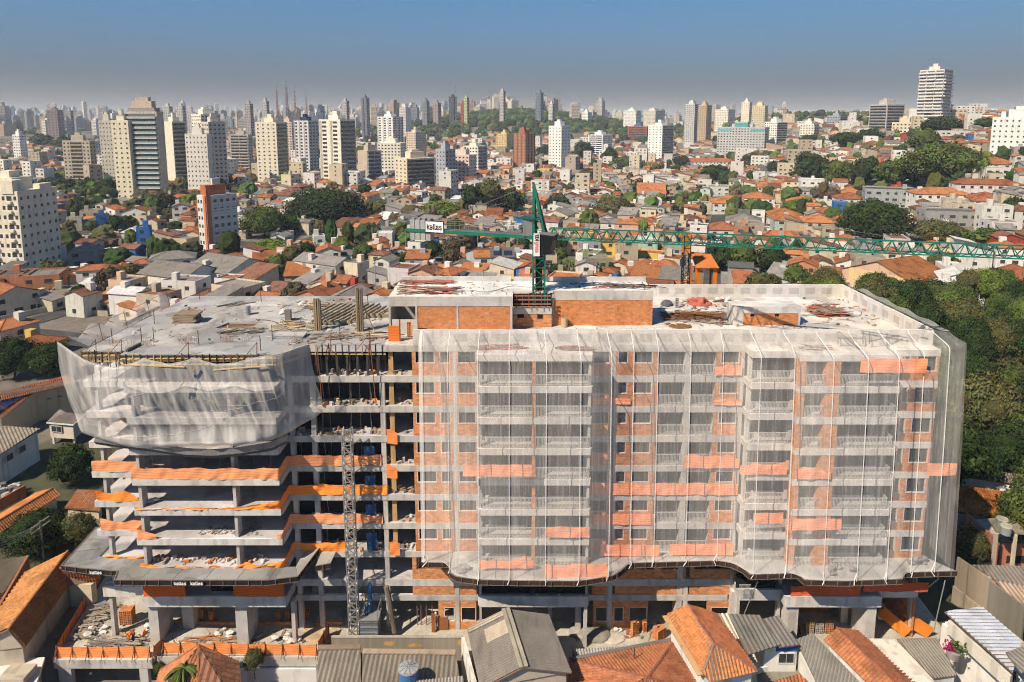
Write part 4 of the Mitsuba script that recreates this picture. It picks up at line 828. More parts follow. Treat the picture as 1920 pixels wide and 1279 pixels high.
# ------------------------------------------------------------------ towers
def tower(x0, xc, x1, yt, yb, c, sl='grid', sr='grid', cr=None, nick=None, label=None, yaw=None, nl=None, nr=None, top=None, cw=(0.04, 0.045, 0.05), cat='building', deep=None, name='apartment_tower'):
    """A tower from its left edge, near corner and right edge, top and foot in the photograph; styles of its left and right faces."""
    g = onG((x0 + x1) / 2, yb); Z = g[1] * CP + (CAMZ - g[2]) * SP; s = Z / FPX
    vz = math.atan2(xc - 960, FPX)
    if yaw is None and x1 - xc < .22 * (xc - x0): xc = x0 + (.82 if vz < -.1 else .9) * (x1 - x0)
    vz = math.atan2(xc - 960, FPX); wl, wr = (xc - x0) * s * math.cos(vz), (x1 - xc) * s * math.cos(vz)
    if yaw is None: yaw = max(14, 14 - math.degrees(vz) * .8) if wr < .25 * wl else (math.degrees(math.atan2(wr, wl)) if wl > .1 else 80)
    a = math.radians(min(max(yaw, 8), 78))
    W = wl / math.cos(a) if wl > .1 else 12; D = wr / math.sin(a) if wr > .4 else (deep or W * .8)
    cx = g[0] + ((xc - (x0 + x1) / 2) * s); cy = g[1]
    lo, hi = g[2], g[2] + 400
    for _ in range(40):
        m = (lo + hi) / 2
        if proj(cx, cy, m)[1] > yt: lo = m
        else: hi = m
    Hh = lo - g[2]; nf = max(2, int(round(Hh / 2.95))); fh = Hh / nf
    e = a + vz
    M = np.array([[-math.cos(e), math.sin(e), 0, cx], [math.sin(e), math.cos(e), 0, cy], [0, 0, 1, g[2]], [0, 0, 0, 1.0]])   # u to the left, v away to the right
    k = thing(name, label, cat) if label else key_for(name)
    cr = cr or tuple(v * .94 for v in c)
    body = MB().box(0, W, 0, D, -3, Hh, c); body.box(-.03, W + .03, -.03, D + .03, Hh - .02, Hh + .9, c)
    put('body', body, 'm_paint', k, M=M)
    win, bal = MB(), MB()
    def pane(face, u0, u1, z0, z1, cc, out=.06):
        if face == 'l': win.box(u0, u1, -out, 0, z0, z1, cc)
        else: win.box(-out, 0, u0, u1, z0, z1, cc)
    def slab(face, u0, u1, z0, z1, out, cc):
        if face == 'l': bal.box(u0, u1, -out, 0, z0, z1, cc)
        else: bal.box(-out, 0, u0, u1, z0, z1, cc)
    def dress(face, L, style, n, col):
        if style == 'blank' or L < 2: return
        n = n or max(2, int(round(L / 3.2)))
        for i in range(nf):
            z = i * fh
            if style in ('grid', 'small', 'mix', 'centre'):
                w = {'grid': .50, 'small': .32}.get(style, .46)
                for j in range(n):
                    u = (j + .5) * L / n
                    if style == 'mix' and j % 3 == 1: pane(face, u - L / n * .42, u + L / n * .42, z + .9, z + 2.4, cw); slab(face, u - L / n * .46, u + L / n * .46, z - .1, z + .75, .7, col); continue
                    if style == 'centre' and abs(u - L / 2) < L * .22: pane(face, u - L / n * .48, u + L / n * .48, z + .9, z + 2.5, (.03, .032, .035)); slab(face, u - L / n * .5, u + L / n * .5, z - .1, z + .6, .5, tuple(v * .8 for v in col)); continue
                    pane(face, u - L / n * w / 2, u + L / n * w / 2, z + 1.05, z + (2.3 if style != 'small' else 2.1), cw)
            elif style == 'balcony':
                pane(face, .06 * L, .94 * L, z + .95, z + 2.6, cw); slab(face, .03 * L, .97 * L, z - .12, z + .85, 1.0, col)
                for j in (.06, .5, .94): slab(face, j * L - .25, j * L + .25, z + .85, z + fh - .12, .25, col)
            elif style == 'glassbal':
                pane(face, .04 * L, .96 * L, z + .2, z + 2.6, (0.10, 0.13, 0.13)); slab(face, .02 * L, .98 * L, z - .15, z + .28, 1.3, (0.60, 0.61, 0.58)); slab(face, .02 * L, .98 * L, z + .3, z + 1.1, 1.25, (0.30, 0.37, 0.36))
            elif style == 'dark':
                pane(face, .04 * L, .96 * L, z + .75, z + 2.5, (.022, .024, .028)); slab(face, .04 * L, .96 * L, z - .1, z + .25, .4, tuple(v * .55 for v in col))
        if style == 'stripes':
            for j in range(n):
                u = (j + .5) * L / n; win_c = cw
                for i in range(nf): pane(face, u - L / n * .2, u + L / n * .2, i * fh + .8, i * fh + 2.4, win_c)
                slab(face, u + L / n * .28, u + L / n * .46, 0, Hh, .25, tuple(v * .6 for v in col))
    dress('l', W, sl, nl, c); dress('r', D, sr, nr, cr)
    if win.n: put('window', win, 'm_pane' if False else 'm_gloss', k, kind='stuff', M=M)
    if bal.n: put('balcony', bal, 'm_paint', k, kind='stuff', M=M)
    tc = top or c
    rb = MB().box(W * .28, W * .72, D * .25, D * .75, Hh, Hh + R.uniform(3.5, 5.5), tc)
    put('roof_box', rb, 'm_paint', k, M=M)
    put('water_tank', MB().box(W * .4, W * .6, D * .35, D * .6, Hh + 4, Hh + 7, tc), 'm_paint', k, M=M)
    for i in range(5):
        for r_ in (0.25, .75): claim(*(M @ [W * r_, D * (i + .5) / 5, 0, 1])[:2], max(W, D) * .42)
    if nick: anchor(nick, (x0 + x1) / 2, (yt + yb) / 2)
    if not label: later(k, 'pale apartment tower', (x0 + x1) / 2, yt, cat)
    return k, M, W, D, Hh
CRM, CRW, WHT, TAN, BEI, GRB = (0.70, 0.65, 0.53), (0.74, 0.70, 0.61), (0.77, 0.76, 0.73), (0.42, 0.36, 0.27), (0.50, 0.46, 0.37), (0.36, 0.40, 0.46)
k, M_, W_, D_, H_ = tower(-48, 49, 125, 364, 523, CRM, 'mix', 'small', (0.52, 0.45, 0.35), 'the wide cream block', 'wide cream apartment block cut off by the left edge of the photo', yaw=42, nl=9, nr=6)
put('stair_tower', MB().box(1.2, 5.4, -.3, 4, H_, H_ + 4.4, CRM), 'm_paint', k, M=M_); put('stair_tower', MB().box(-.2, 2.2, 9, 14, H_, H_ + 2.5, CRM), 'm_paint', k, M=M_)
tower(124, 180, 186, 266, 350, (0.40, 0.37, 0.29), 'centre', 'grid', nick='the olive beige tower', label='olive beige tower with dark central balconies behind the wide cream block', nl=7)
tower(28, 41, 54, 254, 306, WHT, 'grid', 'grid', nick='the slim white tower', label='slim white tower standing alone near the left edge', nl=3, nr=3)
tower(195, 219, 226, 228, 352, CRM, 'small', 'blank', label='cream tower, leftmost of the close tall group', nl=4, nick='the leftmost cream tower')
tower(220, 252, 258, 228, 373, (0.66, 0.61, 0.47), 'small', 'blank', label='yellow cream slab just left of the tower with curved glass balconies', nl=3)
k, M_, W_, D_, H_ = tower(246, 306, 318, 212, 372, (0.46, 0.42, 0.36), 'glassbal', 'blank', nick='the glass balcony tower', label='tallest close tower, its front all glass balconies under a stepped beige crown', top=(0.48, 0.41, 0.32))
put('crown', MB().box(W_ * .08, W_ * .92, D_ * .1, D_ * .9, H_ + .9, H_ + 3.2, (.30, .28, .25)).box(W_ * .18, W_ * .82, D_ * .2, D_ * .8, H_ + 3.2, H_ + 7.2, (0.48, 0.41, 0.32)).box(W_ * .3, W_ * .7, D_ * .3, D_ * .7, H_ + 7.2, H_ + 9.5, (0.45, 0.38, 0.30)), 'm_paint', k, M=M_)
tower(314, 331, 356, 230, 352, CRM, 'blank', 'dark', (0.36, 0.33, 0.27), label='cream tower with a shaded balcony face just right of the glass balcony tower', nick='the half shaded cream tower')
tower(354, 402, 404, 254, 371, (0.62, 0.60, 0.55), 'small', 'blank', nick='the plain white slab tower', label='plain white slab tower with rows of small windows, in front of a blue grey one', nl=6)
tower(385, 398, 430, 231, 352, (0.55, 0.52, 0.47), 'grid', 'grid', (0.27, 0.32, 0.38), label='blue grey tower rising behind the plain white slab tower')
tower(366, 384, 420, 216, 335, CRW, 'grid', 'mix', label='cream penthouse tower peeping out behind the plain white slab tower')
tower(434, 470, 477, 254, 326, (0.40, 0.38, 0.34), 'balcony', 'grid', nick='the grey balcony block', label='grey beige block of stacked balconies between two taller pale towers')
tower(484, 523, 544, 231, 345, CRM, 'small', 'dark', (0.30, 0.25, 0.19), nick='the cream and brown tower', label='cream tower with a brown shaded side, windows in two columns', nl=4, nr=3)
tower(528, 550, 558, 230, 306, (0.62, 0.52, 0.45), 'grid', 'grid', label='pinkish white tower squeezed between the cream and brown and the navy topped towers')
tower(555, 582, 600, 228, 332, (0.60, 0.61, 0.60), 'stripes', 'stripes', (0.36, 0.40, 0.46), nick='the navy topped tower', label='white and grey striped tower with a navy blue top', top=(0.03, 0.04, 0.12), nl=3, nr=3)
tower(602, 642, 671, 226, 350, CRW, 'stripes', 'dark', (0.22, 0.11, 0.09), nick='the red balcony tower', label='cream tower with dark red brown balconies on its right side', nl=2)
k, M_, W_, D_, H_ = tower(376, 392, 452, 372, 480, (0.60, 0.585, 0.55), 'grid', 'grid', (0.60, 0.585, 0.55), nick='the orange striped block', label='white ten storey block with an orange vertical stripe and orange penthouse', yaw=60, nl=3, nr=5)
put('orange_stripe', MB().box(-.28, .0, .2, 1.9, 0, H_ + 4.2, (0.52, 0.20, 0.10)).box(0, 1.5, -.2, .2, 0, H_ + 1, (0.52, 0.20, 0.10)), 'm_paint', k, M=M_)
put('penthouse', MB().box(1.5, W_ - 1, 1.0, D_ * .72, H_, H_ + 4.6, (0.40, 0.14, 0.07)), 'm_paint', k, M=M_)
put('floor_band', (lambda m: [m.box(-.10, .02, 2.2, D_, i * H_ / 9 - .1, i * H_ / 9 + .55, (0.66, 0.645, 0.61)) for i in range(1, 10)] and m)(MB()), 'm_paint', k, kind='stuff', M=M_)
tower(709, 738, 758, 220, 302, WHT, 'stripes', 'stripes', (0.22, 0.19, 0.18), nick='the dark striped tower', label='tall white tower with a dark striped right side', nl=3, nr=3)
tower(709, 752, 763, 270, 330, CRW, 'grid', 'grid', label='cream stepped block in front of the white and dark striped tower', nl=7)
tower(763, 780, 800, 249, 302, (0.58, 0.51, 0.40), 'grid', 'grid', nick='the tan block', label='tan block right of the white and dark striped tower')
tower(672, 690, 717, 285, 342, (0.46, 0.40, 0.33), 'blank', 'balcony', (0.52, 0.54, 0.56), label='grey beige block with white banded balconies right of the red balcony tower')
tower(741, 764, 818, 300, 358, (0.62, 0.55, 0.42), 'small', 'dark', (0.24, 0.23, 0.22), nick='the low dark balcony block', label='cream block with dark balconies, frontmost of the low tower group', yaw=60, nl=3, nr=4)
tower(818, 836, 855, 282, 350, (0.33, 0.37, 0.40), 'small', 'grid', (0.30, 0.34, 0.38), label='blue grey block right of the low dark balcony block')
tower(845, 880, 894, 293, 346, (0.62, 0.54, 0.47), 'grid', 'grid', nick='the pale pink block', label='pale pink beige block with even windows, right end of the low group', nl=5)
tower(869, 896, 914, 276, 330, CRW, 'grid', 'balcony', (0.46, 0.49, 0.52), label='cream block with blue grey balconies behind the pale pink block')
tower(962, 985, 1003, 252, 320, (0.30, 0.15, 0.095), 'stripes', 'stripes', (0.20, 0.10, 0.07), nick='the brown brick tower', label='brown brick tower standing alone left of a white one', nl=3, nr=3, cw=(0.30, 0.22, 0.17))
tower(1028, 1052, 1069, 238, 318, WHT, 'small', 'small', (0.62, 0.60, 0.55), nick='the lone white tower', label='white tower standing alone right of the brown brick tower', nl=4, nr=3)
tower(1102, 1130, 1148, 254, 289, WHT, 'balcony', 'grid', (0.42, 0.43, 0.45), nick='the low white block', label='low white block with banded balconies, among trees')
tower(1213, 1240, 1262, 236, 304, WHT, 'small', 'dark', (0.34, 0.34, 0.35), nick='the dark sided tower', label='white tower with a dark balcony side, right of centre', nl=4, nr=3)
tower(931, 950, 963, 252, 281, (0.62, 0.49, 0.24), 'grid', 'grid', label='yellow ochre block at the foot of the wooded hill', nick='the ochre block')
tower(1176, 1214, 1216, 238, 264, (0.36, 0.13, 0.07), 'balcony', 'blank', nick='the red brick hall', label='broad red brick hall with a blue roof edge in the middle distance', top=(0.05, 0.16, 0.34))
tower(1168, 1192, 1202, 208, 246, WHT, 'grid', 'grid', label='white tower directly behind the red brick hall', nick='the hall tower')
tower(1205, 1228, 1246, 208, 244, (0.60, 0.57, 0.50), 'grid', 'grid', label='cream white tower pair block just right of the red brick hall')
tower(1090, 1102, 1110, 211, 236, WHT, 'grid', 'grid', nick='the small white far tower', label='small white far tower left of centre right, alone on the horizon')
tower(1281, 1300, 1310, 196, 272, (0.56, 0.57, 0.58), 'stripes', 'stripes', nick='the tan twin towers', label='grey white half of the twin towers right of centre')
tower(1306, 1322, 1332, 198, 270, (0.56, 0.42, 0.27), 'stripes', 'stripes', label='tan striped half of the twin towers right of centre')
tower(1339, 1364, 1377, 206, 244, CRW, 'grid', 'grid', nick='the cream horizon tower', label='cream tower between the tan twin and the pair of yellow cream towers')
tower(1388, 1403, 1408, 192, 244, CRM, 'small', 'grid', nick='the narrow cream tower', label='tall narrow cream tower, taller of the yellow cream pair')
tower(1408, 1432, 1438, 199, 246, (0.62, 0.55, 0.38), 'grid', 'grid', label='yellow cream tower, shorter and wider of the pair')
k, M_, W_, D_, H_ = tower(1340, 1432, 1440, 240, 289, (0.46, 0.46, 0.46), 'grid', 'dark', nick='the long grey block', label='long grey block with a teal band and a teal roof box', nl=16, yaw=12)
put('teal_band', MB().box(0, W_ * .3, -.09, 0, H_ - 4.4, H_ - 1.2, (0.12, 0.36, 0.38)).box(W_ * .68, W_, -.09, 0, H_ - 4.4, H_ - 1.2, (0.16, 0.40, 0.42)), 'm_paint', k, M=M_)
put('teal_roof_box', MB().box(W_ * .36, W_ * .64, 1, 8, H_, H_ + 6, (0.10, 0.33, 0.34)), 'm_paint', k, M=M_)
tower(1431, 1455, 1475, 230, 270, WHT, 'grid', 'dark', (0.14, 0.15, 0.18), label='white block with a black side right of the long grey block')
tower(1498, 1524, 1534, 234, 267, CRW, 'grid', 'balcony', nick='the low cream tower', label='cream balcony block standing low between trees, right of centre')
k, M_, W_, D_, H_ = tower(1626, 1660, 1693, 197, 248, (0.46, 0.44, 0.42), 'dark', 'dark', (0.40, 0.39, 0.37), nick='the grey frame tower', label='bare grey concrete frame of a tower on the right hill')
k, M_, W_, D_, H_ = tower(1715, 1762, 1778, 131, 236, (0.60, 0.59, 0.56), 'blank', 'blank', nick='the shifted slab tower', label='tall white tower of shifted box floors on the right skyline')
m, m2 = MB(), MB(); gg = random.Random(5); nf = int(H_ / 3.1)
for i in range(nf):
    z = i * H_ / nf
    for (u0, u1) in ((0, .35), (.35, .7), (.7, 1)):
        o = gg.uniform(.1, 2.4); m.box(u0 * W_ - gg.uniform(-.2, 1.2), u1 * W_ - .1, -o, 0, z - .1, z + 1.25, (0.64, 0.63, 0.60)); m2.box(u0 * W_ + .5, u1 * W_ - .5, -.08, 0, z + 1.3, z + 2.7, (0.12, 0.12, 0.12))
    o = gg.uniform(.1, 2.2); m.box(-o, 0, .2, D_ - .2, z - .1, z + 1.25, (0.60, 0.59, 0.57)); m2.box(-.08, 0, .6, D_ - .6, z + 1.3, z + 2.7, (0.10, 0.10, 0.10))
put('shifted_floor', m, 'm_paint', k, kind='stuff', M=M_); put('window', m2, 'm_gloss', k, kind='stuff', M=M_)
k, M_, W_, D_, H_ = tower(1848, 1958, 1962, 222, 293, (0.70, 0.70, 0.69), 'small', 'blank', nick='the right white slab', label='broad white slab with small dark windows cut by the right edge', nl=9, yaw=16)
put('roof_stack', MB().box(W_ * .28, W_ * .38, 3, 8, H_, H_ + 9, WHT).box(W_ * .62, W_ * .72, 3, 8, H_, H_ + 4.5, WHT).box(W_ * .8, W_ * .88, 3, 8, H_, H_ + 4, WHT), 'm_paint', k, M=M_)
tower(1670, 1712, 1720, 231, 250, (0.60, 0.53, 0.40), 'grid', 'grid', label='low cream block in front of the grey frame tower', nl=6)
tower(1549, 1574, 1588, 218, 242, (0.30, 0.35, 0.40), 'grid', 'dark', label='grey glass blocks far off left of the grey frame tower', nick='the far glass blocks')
# towers on the wooded hill and the tall far ones
FAR = [(937, 948, 171, 238, (0.46, 0.45, 0.45), 'round topped grey tower, tallest on the wooded hill'), (1004, 1019, 174, 236, (0.16, 0.20, 0.24), 'dark blue glass tower on the right of the wooded hill'), (842, 857, 182, 236, (0.07, 0.08, 0.10), 'black glass tower left of the wooded hill'),
       (870, 880, 184, 240, (0.42, 0.46, 0.28), 'pale green pointed tower left of the wooded hill'), (864, 872, 194, 240, (0.36, 0.07, 0.06), 'dark red tower beside the pale green one'), (679, 695, 184, 262, (0.20, 0.21, 0.25), 'dark slate skyscraper under twin aerials, left of centre'),
       (462, 478, 195, 262, (0.34, 0.33, 0.33), 'grey skyscraper right of the cream penthouse tower, far off'), (494, 508, 190, 262, (0.42, 0.42, 0.43), 'pale grey skyscraper just left of the row of radio masts'), (643, 657, 190, 262, (0.42, 0.42, 0.42), 'pale skyscraper between the radio masts and the slate one'),
       (92, 124, 207, 262, (0.22, 0.20, 0.20), 'dark twin topped block on the far left skyline'), (128, 142, 208, 262, (0.38, 0.38, 0.38), 'light tower right of the dark twin topped block'), (1028, 1040, 195, 236, (0.56, 0.55, 0.52), 'white tower right of the dark blue glass tower on the hill'),
       (792, 806, 190, 240, (0.20, 0.22, 0.26), 'slate tower on the ridge left of the black glass tower'), (812, 828, 194, 240, (0.30, 0.25, 0.25), 'brownish tower between slate and black towers on the ridge'), (310, 328, 200, 262, (0.48, 0.48, 0.47), 'white twin tower just right of the stepped beige crown'), (335, 352, 199, 262, (0.48, 0.48, 0.47), 'white tower second right of the stepped beige crown')]
for x0, x1, yt, yb, c, lab in FAR:
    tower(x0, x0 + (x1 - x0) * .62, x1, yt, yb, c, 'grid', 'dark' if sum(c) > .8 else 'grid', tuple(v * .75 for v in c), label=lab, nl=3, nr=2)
    anchor('the ' + lab.split(',')[0].split(' on the')[0].split(' left of')[0].split(' right of')[0].split(' just')[0].split(' between')[0].split(' beside')[0].split(' under')[0].split(' second')[0], (x0 + x1) / 2, yt + 14)

# ------------------------------------------------------------------ radio masts
def mast(px, yt, yb, w, c, label, n=14, legs4=True, name='radio_mast'):
    g = onG(px, yb); lo, hi = g[2], 500
    for _ in range(40):
        m = (lo + hi) / 2
        if proj(g[0], g[1], m)[1] > yt: lo = m
        else: hi = m
    k = thing(name, label, 'radio mast'); b = MB(); h = lo - g[2]
    for i, (sx, sy) in enumerate(((-1, -1), (1, -1), (1, 1), (-1, 1))): put('mast_leg', MB().bar((g[0] + sx * w, g[1] + sy * w, g[2]), (g[0] + sx * w * .25, g[1] + sy * w * .25, lo), w * .22, c=c), 'm_paint', k)
    for i in range(n):
        r0, r1, z0, z1 = w * (1 - .75 * i / n), w * (1 - .75 * (i + 1) / n), g[2] + h * i / n, g[2] + h * (i + 1) / n
        for (a, e) in (((-1, -1), (1, -1)), ((1, -1), (1, 1)), ((1, 1), (-1, 1)), ((-1, 1), (-1, -1))):
            b.bar((g[0] + a[0] * r0, g[1] + a[1] * r0, z0), (g[0] + e[0] * r1, g[1] + e[1] * r1, z1), w * .14, c=c); b.bar((g[0] + e[0] * r0, g[1] + e[1] * r0, z0), (g[0] + a[0] * r1, g[1] + a[1] * r1, z1), w * .14, c=c)
    put('mast_lattice', b, 'm_paint', k, kind='stuff'); put('mast_aerial', MB().bar((g[0], g[1], lo), (g[0], g[1], lo + h * .12), w * .25, c=c), 'm_paint', k)
mast(523, 170, 262, 2.2, (0.25, 0.16, 0.16), 'slender radio mast on the far ridge, leftmost of the row')
mast(541, 163, 262, 3.2, (0.22, 0.18, 0.20), 'tallest lattice radio mast on the far ridge left of centre')
mast(556, 170, 262, 2.2, (0.28, 0.20, 0.20), 'radio mast just right of the tallest one on the ridge')
mast(577, 180, 262, 1.8, (0.28, 0.24, 0.24), 'shortest radio mast, rightmost of the row on the ridge')
mast(855, 160, 238, 1.4, (0.25, 0.24, 0.25), 'thin mast rising beside the black glass tower')
mast(681, 175, 262, 1.2, (0.25, 0.24, 0.25), 'thin aerial mast above the slate skyscraper')
mast(1019, 318, 394, 1.3, (0.50, 0.50, 0.50), 'white lattice telephone mast right behind the crane head', n=12, name='telephone_mast')

# ------------------------------------------------------------------ trees one can tell apart
tree_px(552, 678, 350, 424, 'dark', 'the big dark tree on the left', 'largest dark green tree left of centre, as wide as several houses', fine=True)
tree_px(455, 533, 386, 446, 'mid', 'the round green tree', 'broad mid green tree between the orange striped block and the big dark tree', fine=True)
tree_px(468, 553, 455, 488, 'bright', None, 'low light green tree in front of the white sheds', fine=True)
tree_px(785, 866, 376, 416, 'bright', 'the bright green tree', 'brightest green tree, behind the crane counterweights', fine=True)
tree_px(862, 905, 345, 412, 'dark', None, 'dark olive tree, leftmost of the clump behind the counter jib'); tree_px(890, 945, 335, 408, 'olive', 'the clump behind the crane', 'tallest olive tree of the clump behind the counter jib'); tree_px(930, 982, 350, 408, 'dark', None, 'dark tree at the right end of the clump behind the counter jib')
tree_px(826, 872, 440, 486, 'dull', None, 'half bare tree below the kallas board'.replace('kallas', 'white crane'))
tree_px(1023, 1074, 368, 402, 'dark', None, 'dark tree right of the crane head, beside the telephone mast'); tree_px(1112, 1192, 368, 414, 'olive', 'the wide olive tree', 'wide olive tree above the jib, right of the crane head', fine=True)
tree_px(1185, 1218, 336, 366, 'dark', 'the round dark tree', 'neat round dark tree above the crane jib')
tree_px(1578, 1706, 374, 456, 'dark', 'the big umbrella tree', 'huge round dark tree above the right part of the jib', fine=True, drop=4); tree_px(1712, 1808, 411, 462, 'olive', 'the brownish tree', 'brownish olive tree just right of the huge round one', fine=True)
tree_px(1697, 1832, 264, 346, 'mid', 'the big hill tree', 'widest green tree on the right hill, below the shifted slab tower', fine=True)
for i, (a, b, t, y, tone) in enumerate([(1490, 1550, 282, 346, 'dark'), (1540, 1600, 296, 352, 'mid'), (1590, 1650, 290, 350, 'dark'), (1640, 1710, 296, 350, 'mid'), (1560, 1612, 246, 276, 'dark'), (1606, 1652, 240, 274, 'dark'), (1700, 1760, 240, 290, 'mid'), (1732, 1798, 216, 254, 'dark'), (1826, 1880, 220, 246, 'dark'), (1468, 1506, 374, 402, 'bright'), (1314, 1368, 308, 337, 'dark'),
     (1391, 1436, 285, 317, 'dull'), (1438, 1482, 298, 330, 'dark'), (1542, 1577, 352, 384, 'dull'), (1811, 1887, 425, 470, 'mid'), (1127, 1160, 276, 312, 'dark'), (1152, 1192, 290, 320, 'mid'), (1074, 1112, 264, 300, 'dark'), (1084, 1126, 315, 342, 'dull'), (996, 1018, 318, 342, 'dark'), (1238, 1270, 378, 402, 'dark'), (1208, 1249, 516, 534, 'mid'), (74, 142, 334, 364, 'dark'), (151, 184, 332, 362, 'dark'), (182, 222, 334, 364, 'dark'),
     (262, 328, 356, 396, 'dull'), (320, 358, 352, 382, 'dull'), (126, 153, 374, 402, 'dark'), (202, 235, 402, 442, 'dark'), (160, 184, 412, 437, 'mid'), (282, 332, 450, 478, 'olive'), (350, 378, 433, 458, 'dark'), (70, 127, 486, 532, 'olive'), (670, 698, 344, 368, 'dark'), (745, 772, 470, 492, 'dull'), (610, 640, 480, 505, 'mid'), (1320, 1372, 455, 512, 'dark'), (1362, 1424, 450, 515, 'mid'), (1416, 1480, 458, 516, 'dark'), (1670, 1718, 506, 530, 'mid'), (1760, 1800, 330, 372, 'dark'), (1880, 1925, 368, 412, 'dark'),
     (1260, 1292, 290, 316, 'dark'), (1006, 1040, 270, 300, 'dark'), (60, 100, 250, 276, 'dark'), (100, 150, 256, 282, 'dark'), (330, 350, 300, 320, 'dark'), (690, 720, 258, 286, 'dark'), (1500, 1540, 252, 270, 'dark'), (1300, 1330, 345, 365, 'dark'), (1735, 1790, 470, 512, 'olive'), (1230, 1256, 350, 372, 'mid')]):
    tree_px(a, b, t, y, tone)
# the wood right of the block
gw = np.random.default_rng(4)
for i in range(175):
    y = 64 + 110 * (i + gw.uniform()) / 175; xlo = 47.5 + .13 * (y - 64) + (0 if y < 92 else 9); x = xlo + gw.uniform(0, 1) ** .8 * (38 + .25 * y)
    if y < 79 and x < 56: continue
    px, py = proj(x, y, 8)
    if px > 2000: continue
    tone = ['dark', 'mid', 'olive', 'mid', 'mid', 'olive', 'mid', 'bright', 'dark'][int(gw.integers(0, 9))]
    h = gw.uniform(7.5, 13.5); tree_at(x, y, float(terrain(x, y)), gw.uniform(3.2, 5.6), h, tone, base=f'{TW[tone]} tree of the dense wood', fine=(tone != 'dull'), group='trees of the dense wood right of the block')
anchor('the white net edge', 1810, 650); anchor('the white garden wall', 1850, 890); anchor('the peach hall', 1640, 540)
# wooded hill and far green: counted trees first, the rest one mass
# ------------------------------------------------------------------ roofs with real tiles and corrugations
TER, TER2, TER3, FIB, FIB2 = (0.44, 0.18, 0.075), (0.36, 0.145, 0.07), (0.29, 0.115, 0.065), (0.235, 0.22, 0.20), (0.17, 0.165, 0.16)
def facet(parent, pts, kind, c, name=None, lift=0.0, under=True):
    p = np.asarray(pts, float); ctr = p.mean(0)
    nn = np.zeros(3)
    for i in range(len(p)): nn += np.cross(p[i] - ctr, p[(i + 1) % len(p)] - ctr)
    nn /= np.linalg.norm(nn); nn = nn if nn[2] > 0 else -nn
    s = np.array([nn[0] * nn[2], nn[1] * nn[2], -(nn[0] ** 2 + nn[1] ** 2)])
    s = np.array([0, -1.0, 0]) if np.linalg.norm(s) < .02 else s / np.linalg.norm(s)
    u = np.cross(s, nn)
    q = np.stack([(p - ctr) @ u, (p - ctr) @ s], 1)
    wave, amp, row, step = {'tile': (.30, .062, .42, .04), 'rib': (.62, .085, .42, .03), 'sheet': (.27, .05, 2.0, .015), 'wide': (.42, .055, 2.4, .012)}[kind]
    U = np.arange(q[:, 0].min(), q[:, 0].max(), wave / 4); V0 = q[:, 1].min(); nr = int(np.ceil((q[:, 1].max() - V0) / row))
    lo, hi = np.full(len(U), 1e9), np.full(len(U), -1e9)
    for i in range(len(q)):
        a, b = q[i], q[(i + 1) % len(q)]
        if abs(a[0] - b[0]) < 1e-9: continue
        t = (U - a[0]) / (b[0] - a[0]); ok = (t >= 0) & (t <= 1); v = a[1] + t * (b[1] - a[1])
        lo = np.where(ok, np.minimum(lo, v), lo); hi = np.where(ok, np.maximum(hi, v), hi)
    good = hi > lo; U, lo, hi = U[good], lo[good], hi[good]
    ph = np.arange(len(U)) % 4
    off = amp * np.where(ph == 0, 1, np.where(ph == 2, -1, .1))
    vs, fs = [], []; cols = len(U)
    jag = NR.uniform(-.01, .01, (nr + 1, cols)) * (kind == 'tile')
    for k in range(nr):
        for e in (0, 1):
            v = np.clip(V0 + (k + e) * row, lo, hi)
            vs.append(ctr + U[:, None] * u + v[:, None] * s + (off + lift + .03 + (step * (1 if e else 0)) + jag[k])[:, None] * nn)
    vs = np.array(vs); n2 = 2 * nr
    i, j = np.meshgrid(np.arange(n2 - 1), np.arange(cols - 1), indexing='ij')
    f = np.stack([i * cols + j, i * cols + j + 1, (i + 1) * cols + j + 1, (i + 1) * cols + j], -1).reshape(-1, 4)
    W = vs.reshape(-1, 3); ar = np.linalg.norm(np.cross(W[f[:, 2]] - W[f[:, 0]], W[f[:, 3]] - W[f[:, 1]]), axis=1); f = f[ar > 1e-5]
    m = MB().raw(W, f, c)
    put(name or ('roof_tile' if kind in ('tile', 'rib') else 'roof_sheet'), m, 'm_tile' if kind in ('tile', 'rib') else 'm_fibre', parent, kind='stuff')
    if under: put('roof_deck', MB().poly(p, (0.20, 0.15, 0.11), .10), 'm_paint', parent)
def Q(*pts): return [onZ(px, py, z) for px, py, z in pts]
def walls(parent, pts, z0, z1, c, inset=.35, mat='m_paint'):
    h = Polygon([(p[0], p[1]) for p in pts]).convex_hull.buffer(-inset, join_style=2)
    if h.is_empty: return None
    return put('wall', MB().prism(h, z0, z1, c), mat, parent)
def ridge(parent, a, b, c=TER3): put('ridge', MB().bar(np.array(a) + [0, 0, .06], np.array(b) + [0, 0, .06], .26, .14, c=c, n=6), 'm_tile', parent)
def house(label, cat='house', group=None, name='house'): return thing(name, label, cat, group)
